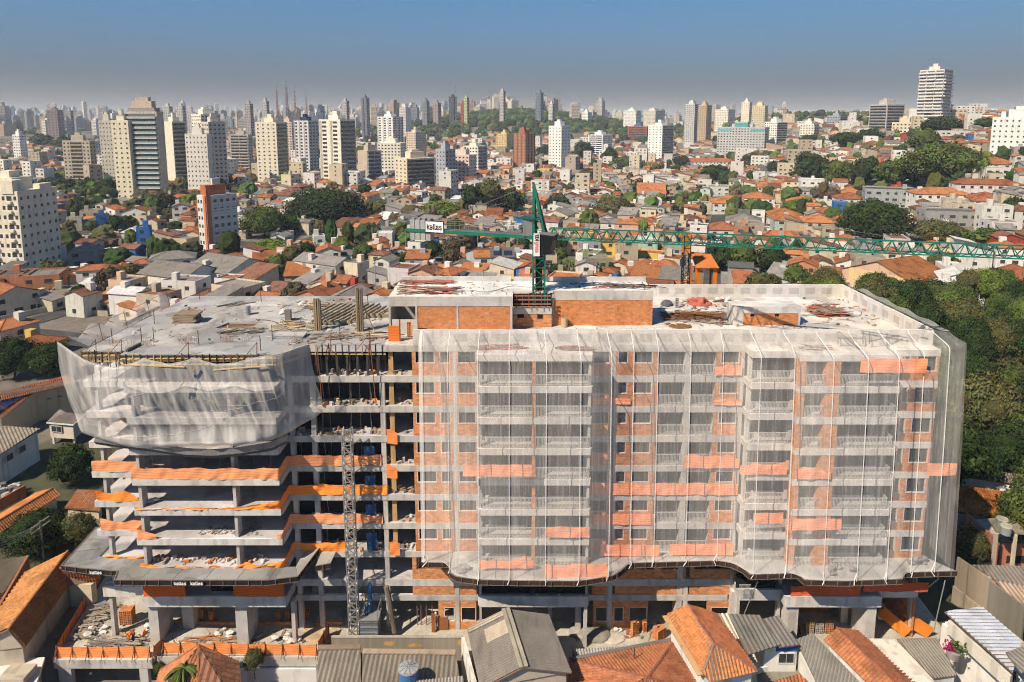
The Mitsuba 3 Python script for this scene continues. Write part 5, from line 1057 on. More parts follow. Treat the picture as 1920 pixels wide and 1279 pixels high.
def gable(label, A, B, zr, EL, ER, ze, gz, kind, c, wc, ca=None, cap=True, over=.4, kb=None):
    """Gable house from its ridge ends and one point of each eave line, all seen in the photograph."""
    k = house(label); a, b = onZ(*A, zr), onZ(*B, zr); t = (b - a) / np.linalg.norm(b - a); n = np.array([-t[1], t[0], 0])
    out = []
    for E, sgn in ((EL, 1), (ER, -1)):
        e = onZ(*E, ze); w = abs((e - a) @ n); out.append(w)
    if (onZ(*EL, ze) - a) @ n < 0: out = out[::-1]; ca = ca[::-1] if ca else ca
    dz = np.array([0, 0, ze - zr])
    l0, l1, r0, r1 = a + n * out[0] + dz, b + n * out[0] + dz, a - n * out[1] + dz, b - n * out[1] + dz
    facet(k, [a, b, l1, l0], kind, (ca or (c, c))[0]); facet(k, [a, b, r1, r0], kb or kind, (ca or (c, c))[1])
    if cap: ridge(k, a, b, tuple(v * .75 for v in c))
    walls(k, [l0, l1, r1, r0], gz, ze - .06, wc)
    for p, q, e, s in ((l0, r0, a, 1), (l1, r1, b, -1)):
        i = t * .36 * s; m = p + (q - p) * .06 + i - [0, 0, .1]; o = q + (p - q) * .06 + i - [0, 0, .1]
        put('gable_wall', MB().poly([m, o, e + i - [0, 0, .16]], wc, .12), 'm_paint', k)
    return k, (a, b, l0, l1, r0, r1), t, n
def win(parent, p, t, w, h, frame=(0.55, 0.53, 0.5), out=None):
    """A framed window at p on a wall running along t."""
    t = np.array([t[0], t[1], 0]) / math.hypot(t[0], t[1]); n = np.array([t[1], -t[0], 0]) if out is None else np.array(out, float)
    M = np.eye(4); M[:3, 0], M[:3, 1], M[:3, 2], M[:3, 3] = t, -n, [0, 0, 1], p
    k = put('window', MB().box(-w / 2, w / 2, -.03, .02, 0, h, (0.03, 0.035, 0.04)), 'm_gloss', parent, M=M)
    put('frame', MB().box(-w / 2 - .07, w / 2 + .07, -.06, .02, -.08, -.0, frame).box(-w / 2 - .07, w / 2 + .07, -.06, .02, h, h + .07, frame).box(-w / 2 - .07, -w / 2, -.06, .02, 0, h, frame).box(w / 2, w / 2 + .07, -.06, .02, 0, h, frame).box(-.025, .025, -.05, 0, 0, h, frame), 'm_paint', k, M=M)
PLS, PLW, OCH = (0.50, 0.45, 0.37), (0.66, 0.65, 0.62), (0.52, 0.42, 0.24)
GF = -3.4
# left foreground: long tiled house and its wing
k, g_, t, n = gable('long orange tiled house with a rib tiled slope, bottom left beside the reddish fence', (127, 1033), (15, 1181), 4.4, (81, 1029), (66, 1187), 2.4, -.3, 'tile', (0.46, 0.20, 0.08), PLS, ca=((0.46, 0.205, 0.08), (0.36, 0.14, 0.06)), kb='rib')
wing = Q((99, 1063, 4.2), (168, 1075, 4.0), (187, 1086, 2.6), (124, 1098, 2.4)); facet(k, wing, 'tile', (0.44, 0.17, 0.075))
w2 = Q((99, 1063, 4.2), (168, 1075, 4.0), (181, 1060, 2.5), (110, 1045, 2.5)); facet(k, w2, 'tile', (0.46, 0.17, 0.07)); ridge(k, wing[0], wing[1])
walls(k, wing + w2, -.3, 2.4, (0.58, 0.50, 0.38)); wp = onY(151, 1108, wing[2][1] + .3); win(k, onZ(152, 1112, 1.0) + [0, .1, 0], (1, .05), 1.2, 1.0, (0.2, .18, .16))
anchor('the long tiled house', 90, 1110)
k = house('low roof terrace with white plaster slabs, in the bottom left corner')
put('terrace', MB().poly(Q((-40, 1238, .6), (84, 1232, .6), (62, 1300, .6), (-40, 1300, .6)), (0.62, 0.60, 0.56), .3), 'm_paint', k); p = onZ(48, 1262, .6); put('parapet', MB().box(p[0] - 1.4, p[0] + .9, p[1] - 1.5, p[1] + .3, -3, 1.3, (0.46, 0.40, 0.33)), 'm_paint', k); walls(k, Q((-40, 1238, .6), (84, 1232, .6), (62, 1300, .6), (-40, 1300, .6)), -3.6, .28, (0.3, .27, .23))
k = house('dark weathered shed roof against a brick wall left of the long tiled house', name='shed'); sh = Q((-50, 1060, 2.4), (50, 1042, 2.6), (8, 1112, 2.2), (-50, 1128, 2.2)); facet(k, sh, 'sheet', (0.20, 0.165, 0.13)); walls(k, sh, -.3, 2.2, (0.33, 0.15, 0.09), .1)
q0, q1 = onZ(52, 1041, 2.9), onZ(-2, 1135, 2.9); put('brick_wall', MB().bar((q0[0], q0[1], 1.3), (q1[0], q1[1], 1.3), .22, 3.2, c=(0.33, 0.14, 0.08)), 'm_paint', k)
# pyramid roof with the palm
k = house('rust brown pyramid tile roof at the bottom edge, in front of the long orange fence'); ap = onZ(373, 1211, 3.2)
ec = Q((300, 1257, 1.2), (448, 1243, 1.2), (456, 1345, 1.0), (368, 1352, 1.0), (272, 1345, 1.0))
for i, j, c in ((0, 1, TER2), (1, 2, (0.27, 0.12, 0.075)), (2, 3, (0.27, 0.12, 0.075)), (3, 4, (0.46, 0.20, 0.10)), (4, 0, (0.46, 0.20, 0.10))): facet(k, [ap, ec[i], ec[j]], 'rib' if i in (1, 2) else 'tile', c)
for e in (ec[1], ec[3], ec[0]): ridge(k, ap, e)
walls(k, ec, -3.6, 1.0, PLS); anchor('the pyramid tile roof', 373, 1250)
# corrugated roofs and stained wall, bottom centre left
W0, W1 = onY(622, 1193, 56.3), onY(868, 1193, 56.3)
k = thing('garden_wall', 'stained grey plaster wall with orange paint patches behind the brown corrugated roofs', 'wall')
put('wall', MB().box(W0[0], W1[0], 56.1, 56.3, -3.4, W0[2], (0.27, 0.245, 0.20)), 'm_soil', k); put('coping', MB().box(W0[0], W1[0], 56.05, 56.35, W0[2], W0[2] + .08, (0.34, .31, .26)), 'm_soil', k)
for (px, py, w, h) in ((729, 1207, 1.0, .55), (778, 1209, 1.3, .5), (668, 1211, .5, .2), (638, 1212, .8, .2), (862, 1205, .5, .8)):
    p = onY(px, py, 56.09); g = np.random.default_rng(int(px)); a = np.linspace(0, 6.28, 14)[:-1]; r = .5 * (.65 + .5 * g.uniform(size=13)); put('paint_patch', MB().poly([(p[0] + math.cos(t_) * r_ * w, 56.094, p[2] + math.sin(t_) * r_ * h) for t_, r_ in zip(a, r)], (0.56, 0.32, 0.12)), 'm_paint', k)
k = house('brown corrugated lean-to roof, left of the two below the stained wall', name='shed'); s1 = Q((597, 1216, 3.3), (676, 1215, 3.3), (677, 1290, 2.6), (595, 1290, 2.6)); facet(k, s1, 'wide', FIB); walls(k, s1, GF, 2.6, PLS, .1); put('verge', MB().bar(s1[0] + [0, 0, .1], s1[1] + [0, 0, .1], .5, .12, c=(0.27, 0.21, 0.16)), 'm_fibre', k)
k = house('wide brown corrugated roof below the stained wall, carrying the round tank', name='shed'); s1 = Q((680, 1223, 3.2), (854, 1225, 3.2), (866, 1295, 2.5), (678, 1295, 2.5)); facet(k, s1, 'wide', (0.21, 0.195, 0.17)); walls(k, s1, GF, 2.5, PLS, .1); put('verge', MB().bar(s1[0] + [0, 0, .1], s1[1] + [0, 0, .1], .5, .12, c=(0.36, 0.29, 0.23)), 'm_fibre', k)
k = house('lowest grey corrugated roof at the bottom edge below the round tank', name='shed'); s1 = Q((705, 1284, 3.6), (868, 1268, 3.6), (875, 1312, 3.3), (705, 1318, 3.3)); facet(k, s1, 'sheet', (0.30, 0.29, 0.27))
anchor('the round roof tank', 766, 1255)
tk = onZ(766, 1251, 4.6)
k = thing('water_tank', 'blue water tank with a grey ribbed lid on the wide brown corrugated roof', 'water tank')
put('barrel', MB().cyl(tk[0], tk[1], 3.0, 4.5, .72, .80, 20, (0.03, 0.13, 0.32)), 'm_gloss', k); m = MB().cyl(tk[0], tk[1], 4.5, 4.58, .86, .84, 20, (0.27, 0.29, 0.31)).cyl(tk[0], tk[1], 4.58, 4.74, .84, .08, 20, (0.27, 0.29, 0.31)); put('lid', m, 'm_gloss', k)
m = MB()
for i in range(10): a = i * .628; m.bar((tk[0] + .1 * math.cos(a), tk[1] + .1 * math.sin(a), 4.76), (tk[0] + .83 * math.cos(a), tk[1] + .83 * math.sin(a), 4.61), .04, c=(0.2, .215, .23))
put('lid_rib', m, 'm_gloss', k, kind='stuff')
tk = onZ(925, 1273, 4.0); k = thing('water_tank', 'bright blue round tank at the bottom edge beneath the grey gabled roof', 'water tank'); m = trimesh.creation.icosphere(3, 1.0); m.apply_scale([.95, .95, .8]); m.apply_translation([tk[0], tk[1], 3.2]); put('barrel', MB().mesh(m, (0.07, 0.24, 0.50)), 'm_gloss', k, smooth=True); put('hatch', MB().cyl(tk[0], tk[1], 3.9, 4.12, .32, .28, 14, (0.03, .04, .06)), 'm_gloss', k)
# grey gabled fibre cement roof
k, g_, t, n = gable('grey gabled fibre cement roof with pale replacement sheets, bottom centre', (948, 1142), (982, 1252), 5.6, (871, 1158), (1029, 1153), 4.3, GF, 'sheet', (0.215, 0.20, 0.185), PLS)
a, b, l0, l1, r0, r1 = g_; onl = (lambda s, v: a + (b - a) * s + ((r0 if (r0[0] < l0[0]) else l0) - a) * v)
facet(k, [onl(.16, .03), onl(.16, .62), onl(.42, .62), onl(.42, .03)], 'sheet', (0.44, 0.39, 0.30), 'pale_sheet', .02, False); facet(k, [onl(.0, .03), onl(.0, .97), onl(.12, .97), onl(.12, .03)], 'sheet', (0.42, 0.37, 0.29), 'pale_sheet', .02, False)
put('ridge_cap', MB().bar(a + [0, 0, .08], b + [0, 0, .08], .75, .08, c=(0.36, 0.34, 0.27)), 'm_fibre', k); anchor('the grey gabled roof', 960, 1200)
p = onZ(888, 1215, 3.0); put('party_wall', MB().bar(onZ(868, 1200, 3.4) - [0, 0, 2], onZ(892, 1290, 3.4) - [0, 0, 2], .3, 4.6, c=PLW), 'm_paint', k)
# big brown hip roof and small roofs by it
k = house('broad reddish brown hip roof at the bottom edge right of the grey gabled roof'); pk = onZ(1215, 1271, 3.7)
e = Q((1068, 1238, 2.3), (1268, 1199, 2.3), (1345, 1310, 2.2), (1235, 1370, 2.0), (1030, 1340, 2.0))
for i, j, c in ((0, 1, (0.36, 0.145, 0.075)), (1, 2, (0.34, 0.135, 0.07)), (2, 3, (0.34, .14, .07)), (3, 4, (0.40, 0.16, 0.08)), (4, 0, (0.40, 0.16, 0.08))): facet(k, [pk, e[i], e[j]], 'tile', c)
for q in e[:3]: ridge(k, pk, q, (0.26, 0.11, 0.07))
put('verge', MB().bar(e[0] + [0, 0, .08], e[1] + [0, 0, .08], .35, .12, c=(0.16, .15, .14)).bar(e[1] + [0, 0, .08], e[2] + [0, 0, .08], .45, .12, c=(0.20, .17, .14)), 'm_paint', k); walls(k, e, GF, 2.0, PLS); q = onZ(1189, 1234, 2.9); put('vent_pipe', MB().cyl(q[0], q[1], 2.4, 4.0, .06, n=8, c=(.1, .1, .1)), 'm_paint', k)
k = house('small orange tiled roof corner between the blue tank and the broad brown hip roof'); s1 = Q((962, 1271, 2.2), (1063, 1252, 2.8), (1092, 1300, 1.8), (965, 1300, 1.8)); facet(k, s1, 'tile', (0.42, 0.17, 0.075)); walls(k, s1, GF, 1.8, PLS, .2)
k = house('narrow silver lean-to sheet roof behind the broad brown hip roof', name='shed'); s1 = Q((1072, 1218, 1.9), (1175, 1212, 1.9), (1150, 1226, 1.7), (1080, 1237, 1.7)); facet(k, s1, 'sheet', (0.36, 0.35, 0.34)); walls(k, s1, GF, 1.7, (0.28, 0.14, 0.08), .05)
# orange tiled house right of centre
k = house('bright orange tiled house with a long ridge, in front of the block right of centre'); r0_, r1_ = onZ(1289, 1134, 6.2), onZ(1338, 1207, 6.2)
lb, lf, rb_, rf, fm = onZ(1251, 1151, 4.9), onZ(1318, 1262, 4.7), onZ(1345, 1150, 4.9), onZ(1420, 1259, 4.5), onZ(1332, 1280, 4.3)
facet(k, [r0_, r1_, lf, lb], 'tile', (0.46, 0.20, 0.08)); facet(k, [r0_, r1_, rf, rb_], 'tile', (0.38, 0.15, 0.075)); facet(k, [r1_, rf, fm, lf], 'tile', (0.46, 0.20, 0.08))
ridge(k, r0_, r1_, (0.30, .15, .10)); ridge(k, r1_, lf, (0.25, .17, .13)); ridge(k, r1_, rf, (0.30, .15, .1)); walls(k, [lb, lf, rf, rb_], GF, 4.4, PLW, .3); put('side_gutter', MB().bar(lb - [0.2, 0, .2], lf - [.2, 0, .2], .5, .1, c=(0.50, 0.33, 0.17)), 'm_paint', k); anchor('the orange tiled house', 1330, 1200)
# grey sheets and white house
k = house('white house with a blue eaves strip under ribbed grey sheet roofs'); A_ = Q((1366, 1152, 5.2), (1424, 1153, 5.2), (1463, 1210, 4.5), (1401, 1228, 4.5)); B_ = Q((1428, 1161, 4.9), (1460, 1154, 4.9), (1499, 1209, 4.4), (1462, 1214, 4.4))
facet(k, A_, 'wide', FIB2); facet(k, B_, 'wide', (0.19, 0.185, 0.18)); facet(k, Q((1345, 1151, 5.0), (1365, 1150, 5.0), (1390, 1197, 4.6), (1375, 1200, 4.6)), 'wide', (0.62, 0.57, 0.49), 'white_sheet')
p0, p1 = onZ(1437, 1224, 3.7), onZ(1494, 1212, 3.9); walls(k, A_ + B_, GF, 2.0, PLW, .9); put('front_wall', MB().box(p0[0], p1[0], p1[1] - .1, p1[1] + .1, GF, 4.3, PLW).box(p0[0] + 1.0, p1[0], p1[1] - .13, p1[1] - .1, 3.5, 4.2, (0.04, 0.11, 0.34)), 'm_paint', k); win(k, [(p0[0] + p1[0]) / 2 + .5, p1[1] - .12, 2.4], (1, 0), 1.3, .9)
put('yard', MB().poly(Q((1415, 1240, 1.5), (1505, 1232, 1.5), (1540, 1290, 1.5), (1425, 1300, 1.5)), (0.22, 0.21, 0.19), .2), 'm_fibre', k); anchor('the ribbed grey sheets', 1430, 1185)
k = house('grey fibre cement valley roof between the white house and the brown gable', name='shed'); s1 = Q((1492, 1199, 4.0), (1524, 1188, 4.2), (1632, 1300, 3.6), (1545, 1310, 3.2)); facet(k, s1, 'sheet', (0.26, 0.25, 0.24)); walls(k, s1, GF, 3.2, PLW, .1)
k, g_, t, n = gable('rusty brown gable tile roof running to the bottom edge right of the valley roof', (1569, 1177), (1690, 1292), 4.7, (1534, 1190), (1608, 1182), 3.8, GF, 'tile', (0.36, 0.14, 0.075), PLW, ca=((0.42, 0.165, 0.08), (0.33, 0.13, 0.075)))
k = house('small low orange roof at the bottom edge under the white house'); s1 = Q((1440, 1282, 2.6), (1500, 1262, 3.0), (1530, 1300, 2.4), (1445, 1310, 2.2)); facet(k, s1, 'tile', (0.44, 0.17, 0.08)); walls(k, s1, GF, 2.2, PLW, .2)
k = house('white rendered roof strip with a grey sheet roof beside it, bottom right'); put('white_roof', MB().poly(Q((1630, 1197, 3.9), (1681, 1198, 3.9), (1754, 1283, 3.9), (1714, 1286, 3.9)), (0.66, 0.61, 0.54), .2), 'm_paint', k); s1 = Q((1681, 1198, 4.3), (1757, 1196, 4.3), (1793, 1267, 3.9), (1751, 1273, 3.9)); facet(k, s1, 'sheet', (0.24, 0.225, 0.20)); walls(k, s1, GF, 3.9, PLW, .1); walls(k, Q((1630, 1197, 3.9), (1681, 1198, 3.9), (1754, 1283, 3.9), (1714, 1286, 3.9)), GF, 3.68, PLW, .05)
# white house with the metal roof
k = house('white walled house with a shining silver metal roof in the bottom right corner'); s1 = Q((1771, 1147, 5.9), (1842, 1138, 5.3), (1916, 1203, 5.3), (1908, 1256, 5.75), (1899, 1261, 5.9)); facet(k, [s1[0], s1[1], s1[2], s1[4]], 'wide', (0.50, 0.55, 0.62)); walls(k, s1, 3.9, 5.2, (0.60, 0.57, 0.50), .25)
q0, q1 = onZ(1768, 1170, 3.6), onZ(1905, 1290, 3.6); put('long_wall', MB().bar((q0[0], q0[1], 0), (q1[0], q1[1], 0), .25, 7.4, c=(0.68, 0.66, 0.62)), 'm_paint', k); put('clerestory', MB().bar((q0[0] + .9, q0[1] - .9, 4.3), (q1[0], q1[1], 4.3), .2, 1.0, c=(0.06, .06, .06)), 'm_paint', k); walls(k, [onZ(1768, 1170, 3.6), onZ(1850, 1160, 3.6), onZ(1960, 1260, 3.6), onZ(1905, 1290, 3.6)], GF, 3.9, PLW, .1); anchor('the silver metal roof', 1850, 1200)
k = house('dark ribbed roof corner at the right edge below the silver roof', name='shed'); s1 = Q((1886, 1222, 6.2), (1935, 1205, 6.2), (1940, 1240, 6.0), (1888, 1229, 6.0)); facet(k, Q((1886, 1223, 6.2), (1935, 1207, 6.2), (1960, 1250, 6.0), (1915, 1262, 6.0)), 'wide', (0.20, .195, .19))
# boundary wall and right neighbours
k = thing('boundary_wall', 'high stained plaster boundary wall running away at the right end of the site', 'wall'); B0, B1, B2 = onZ(1796, 1044, 4.6), onZ(1853, 1086, 4.4), onZ(1922, 1142, 4.2)
put('wall', MB().bar((B0[0], B0[1], 2), (B1[0], B1[1], 2), .22, 5.2, c=(0.30, 0.26, 0.20)).bar((B1[0], B1[1], 2), (B2[0], B2[1], 2), .22, 4.8, c=(0.20, 0.185, 0.16)), 'm_soil', k); put('wall_post', MB().box(B1[0] - .15, B1[0] + .15, B1[1] - .25, B1[1] + .05, -.5, 4.7, (0.36, .33, .27)), 'm_soil', k)
q0, q1 = onZ(1788, 1098, 1.6), onZ(1922, 1206, 1.6); put('low_wall', MB().bar((q0[0], q0[1], .4), (q1[0], q1[1], .4), .2, 2.4, c=(0.40, 0.34, 0.25)), 'm_soil', k)
k = house('long low house at the right edge with a rich orange tiled slope'); s1 = Q((1786, 908, 3.6), (1965, 933, 3.6), (1965, 985, 2.3), (1786, 959, 2.3)); facet(k, s1, 'tile', (0.46, 0.165, 0.05)); walls(k, s1, -.3, 2.3, (0.40, 0.37, 0.33), .2); anchor('the rich orange slope', 1860, 935)
k = house('white wall under a grey tile roof behind the rich orange slope'); s1 = Q((1790, 875, 4.6), (1965, 896, 4.6), (1965, 916, 3.9), (1790, 892, 3.9)); facet(k, s1, 'tile', (0.19, 0.17, 0.14)); q0, q1 = onZ(1804, 909, 2.6), onZ(1965, 931, 2.6); put('wall', MB().bar((q0[0], q0[1], 1.7), (q1[0], q1[1], 1.7), .25, 4.2, c=(0.72, 0.71, 0.69)), 'm_paint', k); put('vent', MB().box(q0[0] + 1.0, q0[0] + 1.9, q0[1] - .25, q0[1] - .1, 2.2, 3.0, (0.42, 0.17, 0.11)), 'm_paint', k)
k = house('salmon red house with an open roof terrace at the right edge'); q = onZ(1872, 1062, .2); put('wall', MB().box(q[0], q[0] + 8, q[1], q[1] + .25, -.4, 3.0, (0.50, 0.205, 0.13)).box(q[0], q[0] + .25, q[1] + .26, q[1] + 6, -.4, 3.0, (0.42, .19, .13)), 'm_paint', k); put('terrace_roof', MB().poly(Q((1853, 972, 5.4), (1900, 968, 5.4), (1925, 1000, 5.4), (1868, 996, 5.4)), (0.27, 0.24, 0.19), .2), 'm_fibre', k)
for (px, py) in ((1868, 1000), (1904, 1002)): p = onZ(px, py, 5.2); put('post', MB().box(p[0] - .15, p[0] + .15, p[1] - .15, p[1] + .15, -.4, 5.2, (0.55, 0.47, 0.36)), 'm_paint', k)
put('terrace_floor', MB().box(q[0] + .26, q[0] + 8, q[1] + .26, q[1] + 6, 2.0, 2.2, (0.5, .47, .42)), 'm_paint', k); put('window', MB().box(q[0] + .8, q[0] + 6, q[1] - .02, q[1], .6, 1.5, (0.04, .03, .03)), 'm_paint', k); anchor('the salmon red house', 1895, 1030)
for (px, py, lab) in ((1880, 972, 'grey green drum tank on the terrace roof of the salmon red house, rear of two'), (1887, 985, 'grey green drum tank on the terrace roof of the salmon red house, front of two')):
    p = onZ(px, py, 6.4); k2 = thing('water_tank', lab, 'water tank'); put('barrel', MB().cyl(p[0], p[1], 5.4, 6.3, .52, .58, 16, (0.24, 0.28, 0.28)), 'm_paint', k2); put('lid', MB().cyl(p[0], p[1], 6.3, 6.42, .62, .55, 16, (0.36, .34, .27)), 'm_paint', k2)
k = house('ribbed brown sheet roof below the salmon red house at the right edge', name='shed'); s1 = Q((1822, 1059, 3.0), (1935, 1062, 3.0), (1950, 1104, 2.5), (1870, 1090, 2.6)); facet(k, s1, 'wide', (0.215, 0.20, 0.18)); walls(k, s1, -.4, 2.4, (0.4, .25, .15), .1); facet(k, Q((1866, 1089, 2.7), (1950, 1104, 2.6), (1950, 1150, 2.2), (1903, 1135, 2.3)), 'wide', (0.44, 0.35, 0.26))
# left side: beige hall with solar panels, small houses
k = house('beige windowless hall with solar panels on its orange roof, left edge'); r1 = Q((-40, 745, 6.4), (125, 704, 6.4), (146, 717, 5.2), (-20, 757, 5.2)); facet(k, r1, 'tile', (0.38, 0.15, 0.07)); r2 = Q((-60, 740, 5.2), (26, 730, 5.3), (68, 737, 5.0), (0, 788, 3.8), (-60, 790, 3.8))
w0, w1, w2_ = onZ(2, 786, 3.8), onZ(68, 733, 5.1), onZ(148, 716, 5.1)
facet(k, [onZ(-60, 740, 5.2), onZ(26, 731, 5.3), w1, w0], 'tile', (0.42, 0.16, 0.07))
put('wall', MB().raw([w0 + [0, 0, -4.3], w1 + [0, 0, -5.6], w2_ + [0, 0, -5.6], w2_, w1, w0], [[0, 1, 4], [0, 4, 5], [1, 2, 3], [1, 3, 4]], (0.50, 0.41, 0.27)), 'm_paint', k)
for i in range(6):
    t0_, t1_ = (i % 3) / 3, (i % 3 + .92) / 3; v0, v1 = (.12, .5) if i < 3 else (.54, .92); a_, b_, c_, d_ = onZ(-30, 768, 4.6), onZ(36, 738, 5.1), onZ(52, 742, 4.9), onZ(-10, 782, 4.1)
    bl = lambda s, v: (a_ * (1 - s) + b_ * s) * (1 - v) + (d_ * (1 - s) + c_ * s) * v + np.array([0, 0, .22])
    put('solar_panel', MB().poly([bl(t0_, v0), bl(t1_, v0), bl(t1_, v1), bl(t0_, v1)], (0.012, 0.022, 0.075), .05), 'm_gloss', k)
for s in (.2, .45, .7): p = w1 + (w2_ - w1) * s + [0, -.05, -1.8]; put('vent_slot', MB().bar(p - [.7, 0, 0], p + [.7, .3, .0], .1, .22, c=(0.2, .17, .13)), 'm_paint', k)
anchor('the beige hall', 70, 755)
k = house('small cream upper storey house with a grey hip roof below the beige hall'); c_ = onZ(112, 800, 3.2); rf_ = Q((87, 793, 3.3), (138, 797, 3.3), (160, 778, 3.3), (112, 768, 3.3)); apx = np.mean(rf_, 0) + [0, 0, .9]
for i in range(4): facet(k, [apx, rf_[i], rf_[(i + 1) % 4]], 'sheet', (0.21, 0.185, 0.165))
walls(k, rf_, .8, 3.25, (0.60, 0.54, 0.45), .3); put('fascia', MB().bar(rf_[0], rf_[1], .1, .2, c=PLW).bar(rf_[1], rf_[2], .1, .2, c=PLW), 'm_paint', k); q = (rf_[0] + rf_[1]) / 2; win(k, q + [-.8, .28, -1.4], rf_[1] - rf_[0], 1.7, .9); win(k, q + [1.1, .28, -1.4], rf_[1] - rf_[0], .6, .9); put('post', MB().box(q[0] - 1.8, q[0] - 1.5, q[1] + .5, q[1] + .8, -.3, .8, PLW).box(q[0] + 1.4, q[0] + 1.7, q[1] + .5, q[1] + .8, -.3, .8, PLW), 'm_paint', k)
k = house('white two storey house with a ribbed grey roof at the left edge'); s1 = Q((-60, 806, 5.0), (12, 798, 5.0), (76, 805, 4.5), (-10, 858, 4.3), (-60, 868, 4.3)); facet(k, s1, 'wide', (0.27, 0.235, 0.195)); walls(k, s1, -.4, 4.3, PLW, .3); e0, e1 = onZ(76, 805, 4.5), onZ(-10, 858, 4.3)
for s in (.45, .72): win(k, e0 + (e1 - e0) * s + [.12, -.05, -1.6], e1 - e0, 1.1, .9, out=(-(e1 - e0)[1] / -np.linalg.norm(e1 - e0), (e1 - e0)[0] / np.linalg.norm(e1 - e0), 0))
k, g_, t, n = gable('orange tiled gable pointing to the left edge, below the white two storey house', (100, 915), (-25, 990), 2.6, (36, 943), (142, 911), 1.7, -.4, 'tile', TER, PLS)
k = house('small orange tiled roof on a cream wall just left of the outer left ledges'); s1 = Q((144, 918, 2.9), (192, 919, 2.9), (188, 959, 1.9), (121, 953, 1.9)); facet(k, s1, 'tile', (0.43, 0.165, 0.075)); walls(k, s1, -.4, 1.9, (0.56, 0.49, 0.37), .25); q = onZ(146, 965, 1.0); win(k, q + [0, .4, -.4], (1, 0), .9, .9)
k = house('low orange walled yard with junk at the left edge', name='shed'); q = onZ(20, 945, 1.2); put('wall', MB().bar(onZ(-20, 958, 1.0), onZ(48, 920, 1.0), .2, 1.6, c=(0.42, 0.15, 0.07)), 'm_paint', k); gg = random.Random(3)
for i in range(22): c0_ = onZ(gg.uniform(2, 36), gg.uniform(908, 925), .9); put('junk', MB().box(c0_[0] - .4, c0_[0] + .4, c0_[1] - .3, c0_[1] + .3, -.2, gg.uniform(.5, 1.4), gg.choice(((.3, .3, .31), (.16, .15, .15), (.45, .44, .42))), rz=gg.uniform(0, 3)), 'm_paint', k)
# near trees
def ntree(x0, x1, yt, yb, z, tone, label, fine=True, hmin=0):
    p = onZ((x0 + x1) / 2, yb, z); s = (p[1] * CP + (CAMZ - z) * SP) / FPX; return tree_at(p[0], p[1] + 1, z, (x1 - x0) / 2 * s * 1.1, max((yb - yt) * s * .95, hmin), tone, label, fine=fine)
ntree(88, 168, 826, 918, -.3, 'dark', 'dense dark tree below the small cream house, left of the block')
ntree(4, 118, 958, 1040, -.3, 'dark', 'broad dark tree at the left edge above the long tiled house'); ntree(105, 170, 960, 1030, -.3, 'olive', 'thin olive shrub tree right of the broad dark one', True)
ntree(-20, 62, 625, 712, -.3, 'dark', 'dark street tree at the left edge beside the left net', True); ntree(48, 128, 634, 712, -.3, 'dark', 'street tree with a forked trunk touching the left net', True); ntree(-50, 14, 590, 650, -.3, 'dark', 'dark tree half cut by the left edge', True)
ntree(1790, 1862, 985, 1062, -.3, 'olive', 'bushy olive tree between the white net and the salmon red house', True)
ntree(452, 490, 1222, 1290, -1.6, 'olive', 'small leafy tree at the bottom edge right of the pyramid roof', True); ntree(280, 300, 1252, 1290, -2.0, 'mid', 'sliver of green bush left of the pyramid roof', True)
# palms and pot plants
def palm(px, py, z, h, r, label, n=16):
    p = onZ(px, py, z); k = thing('palm_tree', label, 'palm'); put('trunk', MB().bar((p[0], p[1], z - .5), (p[0], p[1], z + h), .28, c=(0.22, .18, .13), n=7), 'm_paint', k); m = MB(); g = random.Random(int(px))
    for i in range(n):
        a, up = g.uniform(0, 6.28), g.uniform(.1, .9); pts = []
        for s in np.linspace(0, 1, 7): pts.append(np.array([p[0] + math.cos(a) * r * s, p[1] + math.sin(a) * r * s, z + h + up * r * s * .9 - 1.1 * r * s * s]))
        sd = np.array([-math.sin(a), math.cos(a), 0])
        for q0, q1 in zip(pts[:-1], pts[1:]):
            for o in (-1, 1): w = .085 * r; m.raw([q0, q1, q1 + sd * o * w - [0, 0, .12 * r], q0 + sd * o * w * .9 - [0, 0, .10 * r]], [[0, 1, 2, 3]], (0.085, 0.11, 0.03), r=g.random())
    put('frond', m, 'm_leaf', k, kind='stuff'); claim(p[0], p[1], r); return k
palm(347, 1283, 1.2, 1.6, 1.6, 'small palm rising in front of the pyramid tile roof', 30); p_ = onG(1068, 512); palm(1068, 512, p_[2], 4.2, 3.3, 'palm tree between the back parapet and the olive green house', 22)
k = thing('potted_plant', 'magenta flowering plant in a grey pot on the white wall, bottom right', 'plant'); p = onZ(1788, 1222, 4.0); put('pot', MB().cyl(p[0], p[1], 3.4, 4.1, .45, .6, 14, (0.33, .31, .29)), 'm_paint', k); m = MB(); g = random.Random(2)
for i in range(160): c0_ = np.array([p[0] + g.gauss(0, .4), p[1] + g.gauss(0, .3), 4.3 + abs(g.gauss(0, .3))]); fl = c0_[0] < p[0] - .15; d = np.array([g.gauss(0, .09), g.gauss(0, .09), g.gauss(0, .09)]); e_ = np.array([g.gauss(0, .09), g.gauss(0, .09), g.gauss(0, .09)]); m.raw([c0_ - d, c0_ - e_, c0_ + d, c0_ + e_], [[0, 1, 2, 3]], (0.33, 0.02, 0.10) if fl else (0.06, 0.10, 0.03))
put('foliage', m, 'm_leaf', k, kind='stuff')
